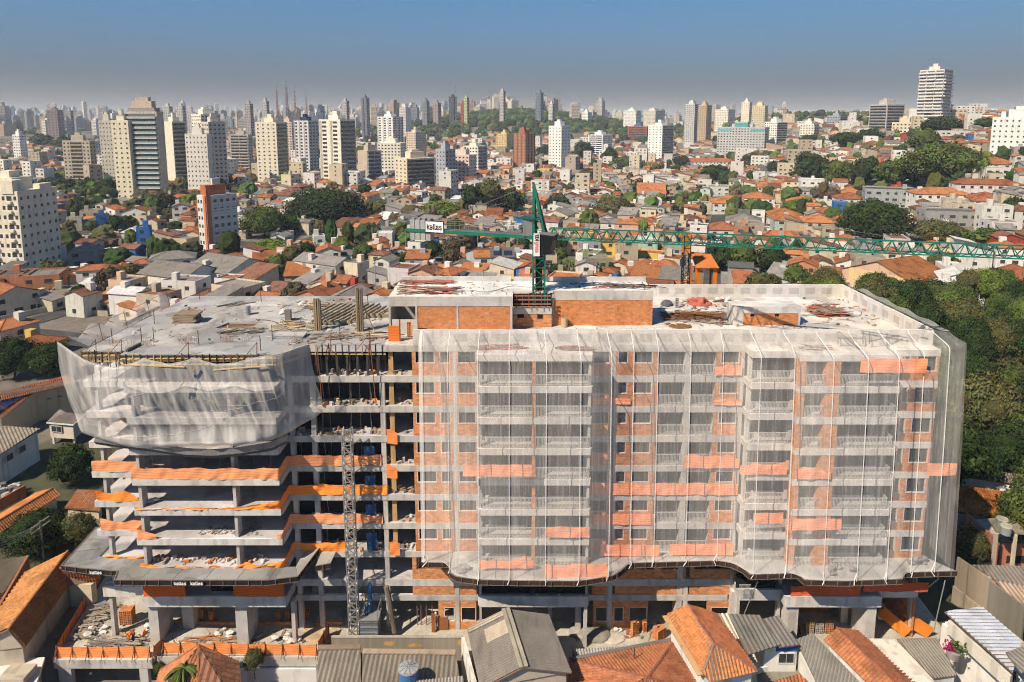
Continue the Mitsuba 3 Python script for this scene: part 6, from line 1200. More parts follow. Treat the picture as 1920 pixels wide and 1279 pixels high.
# utility pole with wires
k = thing('utility_pole', 'wooden utility pole with crossarms and wires above the long tiled house', 'utility pole'); p = onZ(81, 1031, 1.0); put('pole', MB().bar((p[0], p[1], -1), (p[0], p[1], 4.6), .24, c=(0.20, .19, .18), n=8), 'm_paint', k)
for z in (4.3, 3.7): put('crossarm', MB().bar((p[0] - .3, p[1] - 1.1, z), (p[0] + .3, p[1] + 1.1, z + .2), .12, c=(0.25, .23, .21)), 'm_paint', k)
for i in range(5): a_ = np.array([p[0] - .3 + .12 * i, p[1] - 1.1 + .5 * i, 4.45]); b_ = onZ(-40, 1012 + i * 9, 4.6); put('wire', MB().tube([a_ * (1 - s) + b_ * s - [0, 0, .5 * math.sin(3.14 * s)] for s in np.linspace(0, 1, 7)], .035, c=(0.5, .5, .5), n=3), 'm_paint', k)
k = thing('lamp_post', 'thin grey lamp post standing at the edge of the wood right of the block', 'lamp post'); p = onZ(1839, 880, 1.5); put('pole', MB().bar((p[0], p[1], -.3), (p[0], p[1], 5.2), .12, c=(0.4, .4, .4), n=6), 'm_paint', k); put('lamp_head', MB().bar((p[0], p[1], 5.2), (p[0] - .7, p[1] - .2, 5.4), .14, c=(0.4, .4, .4)), 'm_paint', k)
# ------------------------------------------------------------------ things lying about on the site
import manifold3d as m3
gc = random.Random(31)
def boards(o, n, lx, ly, h, lens, cols, label, name='board_pile', ang=None, w=.16, cat='board pile'):
    """A loose pile of boards round the point o."""
    k = thing(name, label, cat); m = MB()
    for i in range(n):
        a = gc.uniform(-.5, .5) if ang is None else ang + gc.gauss(0, .16); L = gc.uniform(*lens); x, y, z = o[0] + gc.uniform(-lx, lx), o[1] + gc.uniform(-ly, ly), o[2] + .03 + h * gc.random() * (1 - .5 * i / n); t = np.array([math.cos(a), math.sin(a), gc.uniform(-.06, .06)]) * L / 2
        m.bar(np.array([x, y, z]) - t, np.array([x, y, z]) + t, gc.uniform(.6, 1.2) * w, .05, c=(lambda q_, f_: tuple(v * f_ for v in q_))(gc.choice(cols), gc.uniform(.65, 1.2)))
    put('board', m, 'm_paint', k, kind='stuff'); return k
def heap(o, r, h, c, label, name, cat, mat='m_soil', sx=1.0, bumps=.35, seed=0, n=3):
    ico = trimesh.creation.icosphere(subdivisions=n); v = np.array(ico.vertices); v = v * (1 + bumps * (meshkit.fbm(v * 1.8 + seed * 5, 3, seed)[:, None] - .5) * 2); v[:, 2] = np.maximum(v[:, 2], -.1)
    k = put(name, MB().raw(v * [r * sx, r, h] + o, ico.faces, c), mat, None, label, cat, smooth=True); return k
def bricks_pallet(o, nx, ny, nz, label, rz=0, c=BRK, s=(.39, .19, .19), name='brick_stack'):
    k = thing(name, label, 'brick stack')
    for z in range(nz):
        for i in range(nx):
            for j in range(ny):
                if z == nz - 1 and gc.random() < .2: continue
                x0, y0 = (i - nx / 2) * s[0], (j - ny / 2) * s[1]; f_ = gc.uniform(.8, 1.15); cc = tuple(v * f_ for v in c)
                put('brick', MB().box(x0 + .006, x0 + s[0] - .006, y0 + .006, y0 + s[1] - .006, z * s[2], (z + 1) * s[2] - .01, cc).box(x0 + .05, x0 + .16, y0 - .001, y0 + .02, z * s[2] + .04, (z + 1) * s[2] - .05, DARK).box(x0 + .21, x0 + .32, y0 - .001, y0 + .02, z * s[2] + .04, (z + 1) * s[2] - .05, DARK), 'm_paint', k, M=place(o[0], o[1], o[2], rz + gc.gauss(0, .01)))
    return k
def sacks(o, n, sp, c, label, name='sack_heap', r=(.16, .30)):
    k = thing(name, label, 'sacks')
    for i in range(n):
        ico = trimesh.creation.icosphere(subdivisions=2); v = np.array(ico.vertices); v = v * (1 + 1.3 * (meshkit.fbm(v * 2.2 + i * 7, 3, i)[:, None] - .5)); q = gc.uniform(*r)
        put('sack', MB().raw(v * [q * 1.3, q, q * .62] + [o[0] + gc.gauss(0, sp), o[1] + gc.gauss(0, sp * .6), o[2] + q * .45 + .25 * (i % 3) * gc.random()], ico.faces, (lambda f_: tuple(v_ * f_ for v_ in c))(gc.uniform(.75, 1.05))), 'm_paint', k, smooth=True)
    return k
RED, GREYW, WHI = (0.46, 0.14, 0.11), (0.30, 0.25, 0.21), (0.70, 0.69, 0.67)
zr, zd, zp = ZR + .004, ZR + .025, PT + .006
# fresh slab on the left
o = onZ(346, 607, zd); k = thing('plank_stack', 'square stack of grey planks on the fresh slab', 'plank stack')
for i in range(9):
    put('plank', MB().box(-1.15 + gc.uniform(-.15, .15), 1.15 + gc.uniform(-.2, .2), -.75, .75, i * .115, i * .115 + .085, (lambda f_: (.36 * f_, .29 * f_, .22 * f_))(gc.uniform(.7, 1.2))).box(-1.0, 1.0, .8, .95, i * .115, i * .115 + .085, (0.2, .16, .12)), 'm_paint', k, M=place(o[0], o[1] + .7, o[2], gc.uniform(-.06, .06)))
o = onZ(464, 590, zd); k = thing('steel_drum', 'grey steel drum standing on the fresh slab', 'drum'); put('barrel', MB().cyl(o[0], o[1], zd, zd + 1.0, .34, .34, 18, (0.30, 0.33, 0.36)), 'm_gloss', k); put('rib', MB().cyl(o[0], o[1], zd + .3, zd + .36, .36, .36, 18, (0.27, .3, .33)).cyl(o[0], o[1], zd + .64, zd + .7, .36, .36, 18, (0.27, .3, .33)), 'm_gloss', k)
for (px, py, h, lab) in ((596, 620, 3.3, 'tall wooden column form on the fresh slab, left of two'), (675, 622, 4.6, 'tallest wooden column form on the fresh slab, beside the joists')):
    o = onZ(px, py, zd); k = thing('column_form', lab, 'column form')
    for dx, dy in ((-.28, 0), (-.12, -.02), (.10, 0), (.26, .02)): put('form_timber', MB().box(o[0] + dx - .06, o[0] + dx + .06, o[1] + dy - .05, o[1] + .3, zd, zd + h * gc.uniform(.9, 1), gc.choice(((0.34, 0.27, 0.17), (0.20, 0.155, 0.11), (0.30, .24, .16)))), 'm_paint', k)
    put('raking_shore', MB().bar((o[0] + 1.3, o[1] + .5, zd), (o[0] + .1, o[1] + .2, zd + h * .7), .09, c=GREYW).bar((o[0] - 1.5, o[1] + .8, zd), (o[0], o[1] + .2, zd + h * .75), .05, c=(0.5, .48, .45)), 'm_paint', k)
for g_i, (px, py, n, L, lab) in enumerate(((660, 586, 9, 3.6, 'row of slanting timber joists at the right end of the fresh slab'), (640, 603, 7, 3.0, 'second row of slanting joists in front of the first'), (705, 590, 5, 3.2, 'short row of joists by the penthouse corner'))):
    o = onZ(px, py, zd); k = thing('joist_row', lab, 'joists')
    for i in range(n):
        x = o[0] + (i - n / 2) * .62; put('joist', MB().bar((x - .5, o[1] - L / 2, zd + .45), (x + .5, o[1] + L / 2, zd + .5), .14, .2, c=(lambda f_: (.34 * f_, .29 * f_, .22 * f_))(gc.uniform(.7, 1.2))), 'm_paint', k)
    put('bearer', MB().bar((o[0] - n * .34, o[1] - L * .32, zd + .2), (o[0] + n * .34, o[1] - L * .32, zd + .2), .14, .3, c=(0.28, .22, .15)).bar((o[0] - n * .34, o[1] + L * .32, zd + .2), (o[0] + n * .34, o[1] + L * .32, zd + .2), .14, .3, c=(0.28, .22, .15)), 'm_paint', k)
o = onZ(542, 632, zd); k = thing('panel_stack', 'stack of pale formwork panels on the fresh slab', 'panel stack')
for i in range(4): put('panel', MB().box(-1.45, 1.45, -.6, .6, i * .09, i * .09 + .06, tuple(v * gc.uniform(.9, 1.1) for v in (0.46, 0.45, 0.43))), 'm_paint', k, M=place(o[0] + .05 * i, o[1], zd, .04 * (i % 2)))
boards(onZ(455, 621, zd), 30, 1.6, 1.0, .25, (.8, 2.0), (GREYW, (0.2, .18, .16), (0.45, .4, .32)), 'scattered grey boards on the fresh slab left of the pale panels', ang=.3)
boards(onZ(620, 632, zd), 16, 1.5, .8, .2, (1.5, 3.2), (GREYW, (0.40, .36, .31)), 'loose long boards near the front edge of the fresh slab', ang=.35)
boards(onZ(700, 632, zd), 26, 1.5, .7, .4, (1.5, 3.2), ((0.55, .42, .24), (0.6, .52, .4), GREYW), 'pile of pale boards at the corner by the open frame', ang=0)
boards(onZ(440, 572, zd), 10, 1.4, .7, .1, (1.2, 2.4), ((0.16, .14, .13), GREYW), 'few dark boards near the drum', ang=.7)
boards(onZ(560, 612, zd), 34, 2.2, 1.6, .15, (.5, 1.6), ((0.55, .43, .24), GREYW, (0.5, .3, .15), (0.5, .48, .45)), 'sawn offcuts and sawdust between the column forms and panels')
boards(onZ(610, 575, zd), 30, 2.0, 1.4, .3, (.8, 2.6), ((0.55, .43, .24), GREYW, (0.24, .19, .13)), 'jumble of timber behind the left column form')
o0, o1 = onZ(233, 612, zd), onZ(298, 579, zd); put('steel_beam', MB().bar(o0 + [0, 0, .15], o1 + [0, 0, .15], .25, .3, c=(0.09, .085, .08)), 'm_paint', None, 'long dark beam lying along the left edge of the fresh slab', 'beam')
o0, o1 = onZ(238, 660, zd), onZ(263, 647, zd); put('steel_beam', MB().bar(o0 + [0, 0, .12], o1 + [0, 0, .12], .22, .25, c=(0.10, .10, .10)), 'm_paint', None, 'short dark beam on the front edge of the fresh slab, left', 'beam')
sacks(onZ(532, 588, zd), 4, .35, WHI, 'white sacks beside the short dark column on the fresh slab'); sacks(onZ(567, 576, zd), 3, .3, WHI, 'small white sacks near the back of the fresh slab')
put('column_stub', MB().box(*(lambda p: (p[0] - .3, p[0] + .3, p[1] - .2, p[1] + .2))(onZ(541, 602, zd)), zd, zd + 1.25, (0.20, .19, .18)), 'm_concrete', None, 'short dark column stub on the fresh slab', 'column')
for (px, py, r, lab) in ((500, 570, 1.3, 'small pale dust patch right of the drum'),): heap(onZ(px, py, zd - .01), r, .06, (0.42, .42, .41), lab, 'dust_patch', 'dust', sx=1.7, seed=px)
# penthouse roofs and roof deck on the right
boards(onZ(800, 546, zp), 70, 2.4, 1.2, .35, (1.2, 3.4), (RED, (0.36, .12, .10), GREYW, (0.6, .5, .42)), 'heap of red formwork boards on the left penthouse roof')
boards(onZ(797, 531, zp), 40, 2.2, .7, .3, (1.0, 2.6), (RED, GREYW, (0.3, .16, .12)), 'smaller heap of red boards behind the first one', ang=-.1)
o0, o1 = onZ(770, 526, zp), onZ(864, 527, zp); put('pipe', MB().bar(o0 + [0, 0, .2], o1 + [0, 0, .2], .16, c=(0.38, .26, .20), n=7), 'm_paint', None, 'brown pipe lying along the rear edge of the left penthouse roof', 'pipe')
boards(onZ(1165, 538, zp), 24, 3.0, .6, .2, (1.0, 3.4), ((0.22, .19, .18), GREYW, (0.36, .14, .12)), 'dark boards and bars on the right penthouse roof', ang=-.05)
bricks_pallet(onZ(860, 617, zr) + [0, -.8, 0], 1, 1, 6, 'narrow stack of hollow bricks before the left penthouse wall, left of two'); bricks_pallet(onZ(887, 617, zr) + [0, -.8, 0], 1, 1, 6, 'narrow stack of hollow bricks before the left penthouse wall, right of two'); bricks_pallet(onZ(824, 617, zr) + [0, -.8, 0], 3, 1, 2, 'low row of hollow bricks before the left penthouse wall')
o = onZ(1058, 613, zr); k = thing('oil_drum', 'stained cream drum before the right penthouse wall', 'drum'); put('barrel', MB().cyl(o[0], o[1], zr, zr + .95, .32, .34, 16, (0.55, .44, .27)), 'm_soil', k); put('lid', MB().cyl(o[0], o[1], zr + .95, zr + .98, .30, .30, 16, (0.3, .28, .2)), 'm_soil', k)
o = onZ(998, 611, zr); k = thing('trestle_bench', 'low board trestle in the shaded gap between the penthouses', 'bench'); put('seat', MB().box(o[0] - 1, o[0] + .95, o[1], o[1] + .4, zr + .5, zr + .58, (0.50, .38, .24)), 'm_paint', k)
for s in (-.85, .8): put('leg', MB().bar((o[0] + s, o[1], zr), (o[0] + s, o[1] + .3, zr + .5), .08, c=(0.45, .34, .22)), 'm_paint', k)
k = thing('orange_gate', 'small orange gate panel and brick stack at the stair head left of the white net', 'gate'); o = onZ(742, 640, zr); put('panel', MB().box(o[0] - .7, o[0] + .35, o[1], o[1] + .05, zr, zr + 1.5, (0.62, .17, .04)), 'm_orange', k); put('post', MB().box(o[0] + .35, o[0] + .47, o[1] - .05, o[1] + .1, zr, zr + 2.1, (0.38, .10, .06)), 'm_paint', k); bricks_pallet(o + [1.1, 1.2, 0], 1, 1, 8, 'upright brick stack behind the orange gate panel')
mt = MB(); o = onZ(1308, 595, zr)
for i in range(150):
    a = gc.gauss(0, .12) + (0 if i % 3 else .25); p = o + [gc.gauss(0, 1.6), gc.gauss(0, .8), .05 + .25 * gc.random()]; t = np.array([math.cos(a), math.sin(a), 0]) * gc.uniform(.6, 2.0); mt.bar(p - t, p + t, .035, c=(lambda f_: (.22 * f_, .105 * f_, .05 * f_))(gc.uniform(.7, 1.3)), n=3)
k = thing('rebar_mats', 'rusty brown reinforcing mats lying on the pale roof deck', 'rebar'); put('rebar', mt, 'm_paint', k, kind='stuff')
mt = MB()
for i in range(14): p0 = onZ(1236 + i * .7, 584 + i * 1.3, zr + .05); mt.bar(p0, p0 + [gc.uniform(6, 10), gc.uniform(-1.2, .2), .02], .05, c=(0.16, .11, .08), n=3)
k = thing('rebar_bundle', 'long dark bars running across the roof deck behind the mats', 'rebar'); put('rebar', mt, 'm_paint', k, kind='stuff'); o = onZ(1276, 612, zr)
heap(o, .8, .16, (0.23, .12, .06), 'small brown scrap heap by the front parapet', 'scrap_heap', 'scrap', sx=1.4, seed=4)
heap(onZ(1397, 606, zr) + [0, .5, .35], .62, .62, (0.022, .024, .03), 'black plastic sack beside the little plant room', 'rubbish_sack', 'sack', 'm_gloss', sx=.8, bumps=.3, seed=2)
sacks(onZ(1378, 577, zr), 9, .55, (0.36, .32, .28), 'grey rag and sack heap left of the plant room'); sacks(onZ(1360, 565, zr), 6, .5, WHI, 'white sacks by the back parapet'); sacks(onZ(1284, 567, zr), 3, .35, (0.6, .55, .46), 'pale sacks at the foot of the back parapet')
heap(onZ(1312, 570, zr), .9, .75, (0.44, .13, .10), 'red tarpaulin heap in front of the scaffold hoist', 'tarpaulin', 'tarpaulin', sx=1.4, seed=8, bumps=.8)
bricks_pallet(onZ(1269, 577, zr), 1, 1, 6, 'narrow stack of grey blocks on the roof deck', c=(0.46, .45, .43))
boards(onZ(1551, 588, zr), 150, 1.5, 1.5, .9, (.6, 2.0), ((0.36, .27, .22), RED, GREYW, (0.30, .29, .29), (0.62, .20, .06)), 'big mixed heap of boards right of the plant room')
heap(onZ(1250, 572, zr), .7, .6, (0.10, .10, .12), 'dark covered bundle at the right end of the penthouse', 'covered_bundle', 'bundle', seed=3)
boards(onZ(932, 653, ZR + .62 - .62), 36, 1.7, .5, .25, (.8, 2.6), (RED, (0.2, .18, .17), GREYW), 'red and dark boards on the roof of the left balconies', ang=.15); boards(onZ(1078, 655, ZR), 22, 1.4, .5, .2, (.8, 2.2), ((0.3, .15, .12), (0.2, .18, .17)), 'few boards on the right end of the left balconies roof', ang=-.05); boards(onZ(1528, 654, ZR), 26, 1.0, .4, .25, (.5, 1.4), (RED, GREYW, (0.5, .48, .46)), 'rubble and boards on the roof of the right balconies')
k = thing('wire_frames', 'black wire frames and a beam leaning on the parapet at the top right', 'frames')
for (a, b) in (((1571, 645, 60.3), (1571, 622, 60.8)), ((1618, 645, 60.3), (1618, 622, 60.8)), ((1571, 634, 60.5), (1618, 634, 60.5)), ((1573, 622, 60.8), (1618, 660, 59.8)), ((1630, 640, 60.3), (1690, 628, 60.8)), ((1613, 620, 60.9), (1700, 633, 60.8)), ((1630, 645, 60.3), (1630, 624, 60.8)), ((1663, 652, 60.0), (1663, 624, 60.8)), ((1715, 632, 61.2), (1735, 612, 62)), ((1715, 632, 61.2), (1740, 634, 61))): put('bar', MB().bar(onY(*a), onY(*b), .09, c=(0.07, .065, .065), n=5), 'm_paint', k)
# ground floor and site yard (z = 0)
bricks_pallet(onZ(240, 1166, 0) + [0, 0, .02], 3, 5, 8, 'tallest orange brick stack, under the left end of the block', rz=.1); bricks_pallet(onZ(376, 1164, 0), 2, 3, 7, 'orange brick stack in the shade behind the wide pillar', rz=.05); bricks_pallet(onZ(398, 1166, 0), 1, 3, 7, 'slim brick stack right beside the shaded one'); bricks_pallet(onZ(522, 1167, 0), 1, 2, 7, 'slim brick stack in shade left of the end pillar'); bricks_pallet(onZ(540, 1165, 0), 1, 2, 7, 'slim brick stack touching the end pillar'); bricks_pallet(onZ(573, 1160, 0), 2, 2, 6, 'brick stack in the dark left of the hoist mast')
bricks_pallet(onZ(1190, 1190, 0), 2, 2, 8, 'brick stack in the sunny yard, left of three', rz=.5); bricks_pallet(onZ(1208, 1185, 0), 1, 2, 7, 'narrow brick stack in the sunny yard, middle of three', rz=.2); bricks_pallet(onZ(1236, 1196, 0), 3, 4, 6, 'broad brick stack in the sunny yard, right of three', rz=.6)
bricks_pallet(onZ(1516, 1186, 0), 2, 3, 8, 'pale brick stack under the right balconies, left of the row', c=(0.46, .33, .22)); bricks_pallet(onZ(1535, 1186, 0), 2, 2, 6, 'grey block stack in the middle of the row under the right balconies', c=(0.42, .41, .39)); bricks_pallet(onZ(1553, 1186, 0), 2, 2, 7, 'orange brick stack at the right of the row under the right balconies')
boards(onZ(222, 1206, 0), 60, 1.8, .7, .5, (1.4, 3.0), (GREYW, (0.20, .19, .19), (0.36, .31, .25)), 'pile of grey boards in the left yard', ang=-.1); boards(onZ(178, 1165, 0), 90, .9, 2.6, .5, (.5, 1.4), (GREYW, (0.36, .33, .29), (0.30, .24, .18)), 'long rubbish strip of offcuts along the left fence'); boards(onZ(330, 1175, 0), 40, 1.3, .6, .35, (1.0, 2.4), (GREYW, (0.36, .34, .32)), 'timber beside the wide left pillar', ang=.5); boards(onZ(395, 1200, 0), 34, 2.4, .4, .2, (.8, 2.0), ((0.36, .25, .15), GREYW, (0.5, .2, .08)), 'scraps lying behind the long low orange fence', ang=.1)
p0, p1 = onZ(166, 1190, .1), onZ(195, 1115, .1); put('metal_sheet', MB().bar(p0, p1, .9, .04, c=(0.32, .33, .35)), 'm_steel', None, 'long grey metal sheet lying along the left fence', 'sheet')
sacks(onZ(188, 1190, 0), 7, .7, WHI, 'white sacks by the left yard corner'); sacks(onZ(435, 1190, 0), 9, .7, WHI, 'heap of white sacks and dust before the middle pillar'); sacks(onZ(552, 1200, 0), 9, .9, WHI, 'white sacks behind the long fence, near the hoist'); sacks(onZ(280, 1182, 0), 4, .4, WHI, 'white sacks in the left corner beneath the bay'); sacks(onZ(1160, 1182, 0), 3, .3, WHI, 'white sack bundle in the sunny yard')
k = orange([(onZ(245, 1220, 0)), (onZ(276, 1184, 0))], .45, 'crumpled bright orange net lying in the left yard', .3, (0.88, .20, .02), .25)
heap(onZ(1112, 1192, 0), 1.1, .55, (0.24, .225, .20), 'grey sand heap in the yard right of the gabled roof', 'sand_heap', 'sand', sx=1.6, seed=5); heap(onZ(1085, 1186, 0), .9, .5, (0.27, .26, .25), 'grey rubble heap at the foot of the central pillar', 'rubble_heap', 'rubble', sx=1.2, bumps=.5, seed=6); heap(onZ(1150, 1196, 0), .8, .22, (0.50, .46, .40), 'pale mortar patch right of the sand heap', 'mortar_heap', 'mortar', sx=1.6, seed=9); heap(onZ(600, 1190, 0), 1.4, .22, (0.47, .36, .24), 'sandy patch in front of the hoist', 'sand_patch', 'sand', sx=1.3, seed=11); heap(onZ(350, 1178, 0), 1.8, .2, (0.42, .40, .36), 'spread of grey mortar in the left yard', 'mortar_patch', 'mortar', sx=1.8, seed=12)
for (a, b, c_, lab) in (((1652, 1145), (1702, 1188), (1700, 1165), 'orange formwork panel leaning under the right end, left of two'), ((1702, 1160), (1745, 1188), (1703, 1186), 'orange formwork panel on edge under the right end, right of two')):
    k = thing('formwork_panel', lab, 'formwork panel'); P0, P1 = onZ(*a, 1.7), onZ(b[0], b[1], .5); put('board', MB().bar(P0, P1, .07, 1.3, c=(0.66, .21, .035)), 'm_paint', k); put('batten', MB().bar(P0 + [0, .1, .66], P1 + [0, .1, .66], .1, .08, c=(0.6, .48, .32)), 'm_paint', k)
heap(onZ(1650, 1166, 0) + [0, 0, .6], .38, .8, WHI, 'white wrapped bundle at the foot of the right pillar', 'wrapped_bundle', 'bundle', 'm_paint', seed=14)
for i, (a, b, lab) in enumerate((((1421, 1090, 57.3), (1396, 1150, 59.8), 'slanting white strut under the canopy near the railing fragment'), ((1772, 1088, 57.8), (1750, 1186, 58.5), 'long slanting steel strut under the far right canopy'), ((1760, 1085, 57.6), (1735, 1105, 59.5), 'short slanting strut under the far right canopy'), ((1296, 1000, 0), None, ''))):
    if b: put('strut', MB().bar(onY(*a), onY(*b), .1, c=(0.45, .44, .43), n=6), 'm_steel', None, lab, 'strut')
k = thing('prop_frame', 'rust brown timber frame with upright props beside the ground floor brick wall', 'prop frame')
for px in (783, 790, 800, 811): p = onZ(px, 1172, 0); put('prop', MB().bar((p[0], p[1], 0), (p[0], p[1], 3.0), .09, c=(0.22, .12, .08), n=5), 'm_paint', k)
p = onZ(815, 1186, 0); put('board', MB().box(p[0] - .3, p[0] + .1, p[1], p[1] + .12, 0, 2.0, (0.30, .12, .05)).box(p[0] + .3, p[0] + 1.3, p[1] + .3, p[1] + .4, 0, 1.4, (0.28, .12, .06)), 'm_paint', k)
put('rubbish_chute', MB().tube([onY(724, 1100, 60.6), onY(729, 1120, 60.5), onY(735, 1160, 60.3), onY(740, 1185, 60.2)], .55, c=(0.17, .14, .12), n=8), 'm_paint', None, 'dark crumpled rubbish chute hanging right of the hoist', 'chute')
for (px, py, n, lab) in ((870, 1072, 5, 'grey rubble sacks on the curved left end of the white canopy'), (1568, 1070, 5, 'two grey bag heaps on the canopy below the narrow right balcony'), (1725, 1056, 5, 'grey heap on the far right canopy')): sacks(onZ(px, py, 8.8), n, .5, (0.26, .25, .24), lab)
k = thing('debris', 'rubble and offcuts on the shaded left canopy floor', 'rubble'); m = MB()
for i in range(70): p = onZ(gc.uniform(280, 500), gc.uniform(1044, 1058), Tk[7] + .02); m.box(p[0] - gc.uniform(.05, .4), p[0] + gc.uniform(.05, .4), p[1] - .1, p[1] + .1, p[2], p[2] + gc.uniform(.05, .3), gc.choice((CONW, GREYW, (0.55, .52, .48), (0.5, .2, .08))), rz=gc.uniform(0, 3))
put('chunk', m, 'm_paint', k, kind='stuff')
k = thing('debris', 'dark chips scattered over the third open slab of the left bay', 'rubble'); m = MB()
for i in range(60): p = onZ(gc.uniform(375, 490), gc.uniform(988, 1004), Tk[6] + .01); m.box(p[0] - gc.uniform(.05, .25), p[0] + gc.uniform(.05, .25), p[1] - .08, p[1] + .08, p[2], p[2] + gc.uniform(.03, .12), gc.choice(((0.2, .19, .18), GREYW, CONM)), rz=gc.uniform(0, 3))
put('chunk', m, 'm_paint', k, kind='stuff')
sacks(onZ(285, 940, Tk[5]), 3, .35, WHI, 'white sheet bundle at the left corner of an open slab')

def scraps(poly, z, n, label, cols, s=(.04, .3), name='site_scraps'):
    """Small loose pieces strewn inside a polygon of photograph pixels."""
    P_ = [onZ(a, b, z)[:2] for a, b in poly]; pg = Polygon(P_); x0, y0, x1, y1 = pg.bounds; k = thing(name, label, 'scraps'); m = MB(); i = 0
    while i < n:
        x, y = gc.uniform(x0, x1), gc.uniform(y0, y1)
        if not pg.contains(Point(x, y)): continue
        i += 1; q = gc.uniform(*s); f_ = gc.uniform(.7, 1.15); c = tuple(v * f_ for v in gc.choice(cols)); t = gc.random()
        if t < .45: a = gc.uniform(0, 3.14); m.bar((x - math.cos(a) * q * 2.5, y - math.sin(a) * q * 2.5, z + .03), (x + math.cos(a) * q * 2.5, y + math.sin(a) * q * 2.5, z + .03 + gc.uniform(0, .1)), .07, .04, c=c)
        else: m.box(x - q, x + q, y - q * .5, y + q * .5, z + .001, z + gc.uniform(.02, .16), c, rz=gc.uniform(0, 3))
    put('piece', m, 'm_paint', k, kind='stuff'); return k
SCR = (GREYW, (0.55, .53, .50), (0.18, .165, .15), (0.5, .40, .26), (0.40, .15, .09))
scraps([(520, 566), (700, 560), (722, 640), (540, 648)], zd, 230, 'small scraps strewn over the right part of the fresh slab', SCR); scraps([(330, 572), (510, 560), (520, 640), (210, 652)], zd, 90, 'few small scraps on the open left part of the fresh slab', SCR, (.03, .16))
scraps([(1235, 575), (1360, 560), (1390, 612), (1240, 612)], zr, 120, 'scraps round the rusty mats on the roof deck', SCR); scraps([(1505, 560), (1580, 545), (1660, 612), (1505, 612)], zr, 90, 'scraps round the big board heap on the roof deck', SCR); scraps([(760, 530), (955, 528), (955, 552), (740, 552)], zp, 60, 'scraps on the left penthouse roof', SCR, (.03, .14)); scraps([(1050, 530), (1205, 530), (1210, 542), (1050, 542)], zp, 60, 'scraps on the right penthouse roof', SCR, (.03, .14))
scraps([(205, 1175), (290, 1165), (545, 1185), (590, 1212), (300, 1212), (150, 1215)], .002, 220, 'rubble strewn over the left yard floor', SCR); scraps([(1070, 1170), (1240, 1168), (1245, 1195), (1080, 1200)], .002, 120, 'rubble strewn over the sunny yard', SCR)
for i, (a, b, lab) in enumerate((((480, 600), (640, 640), 'black hose snaking over the fresh slab'), ((1245, 600), (1500, 612), 'dark cable along the front of the roof deck'), ((880, 548), (1000, 536), 'thin grey hose on the left penthouse roof'))):
    z = zp if i == 2 else zd; p0, p1 = onZ(*a, z), onZ(*b, z); put('hose', MB().tube([p0 + (p1 - p0) * t + [0, .7 * math.sin(t * 9 + i), .04] for t in np.linspace(0, 1, 22)], .06, c=(0.05, .05, .05) if i < 2 else (0.3, .3, .3), n=5), 'm_paint', None, lab, 'hose')

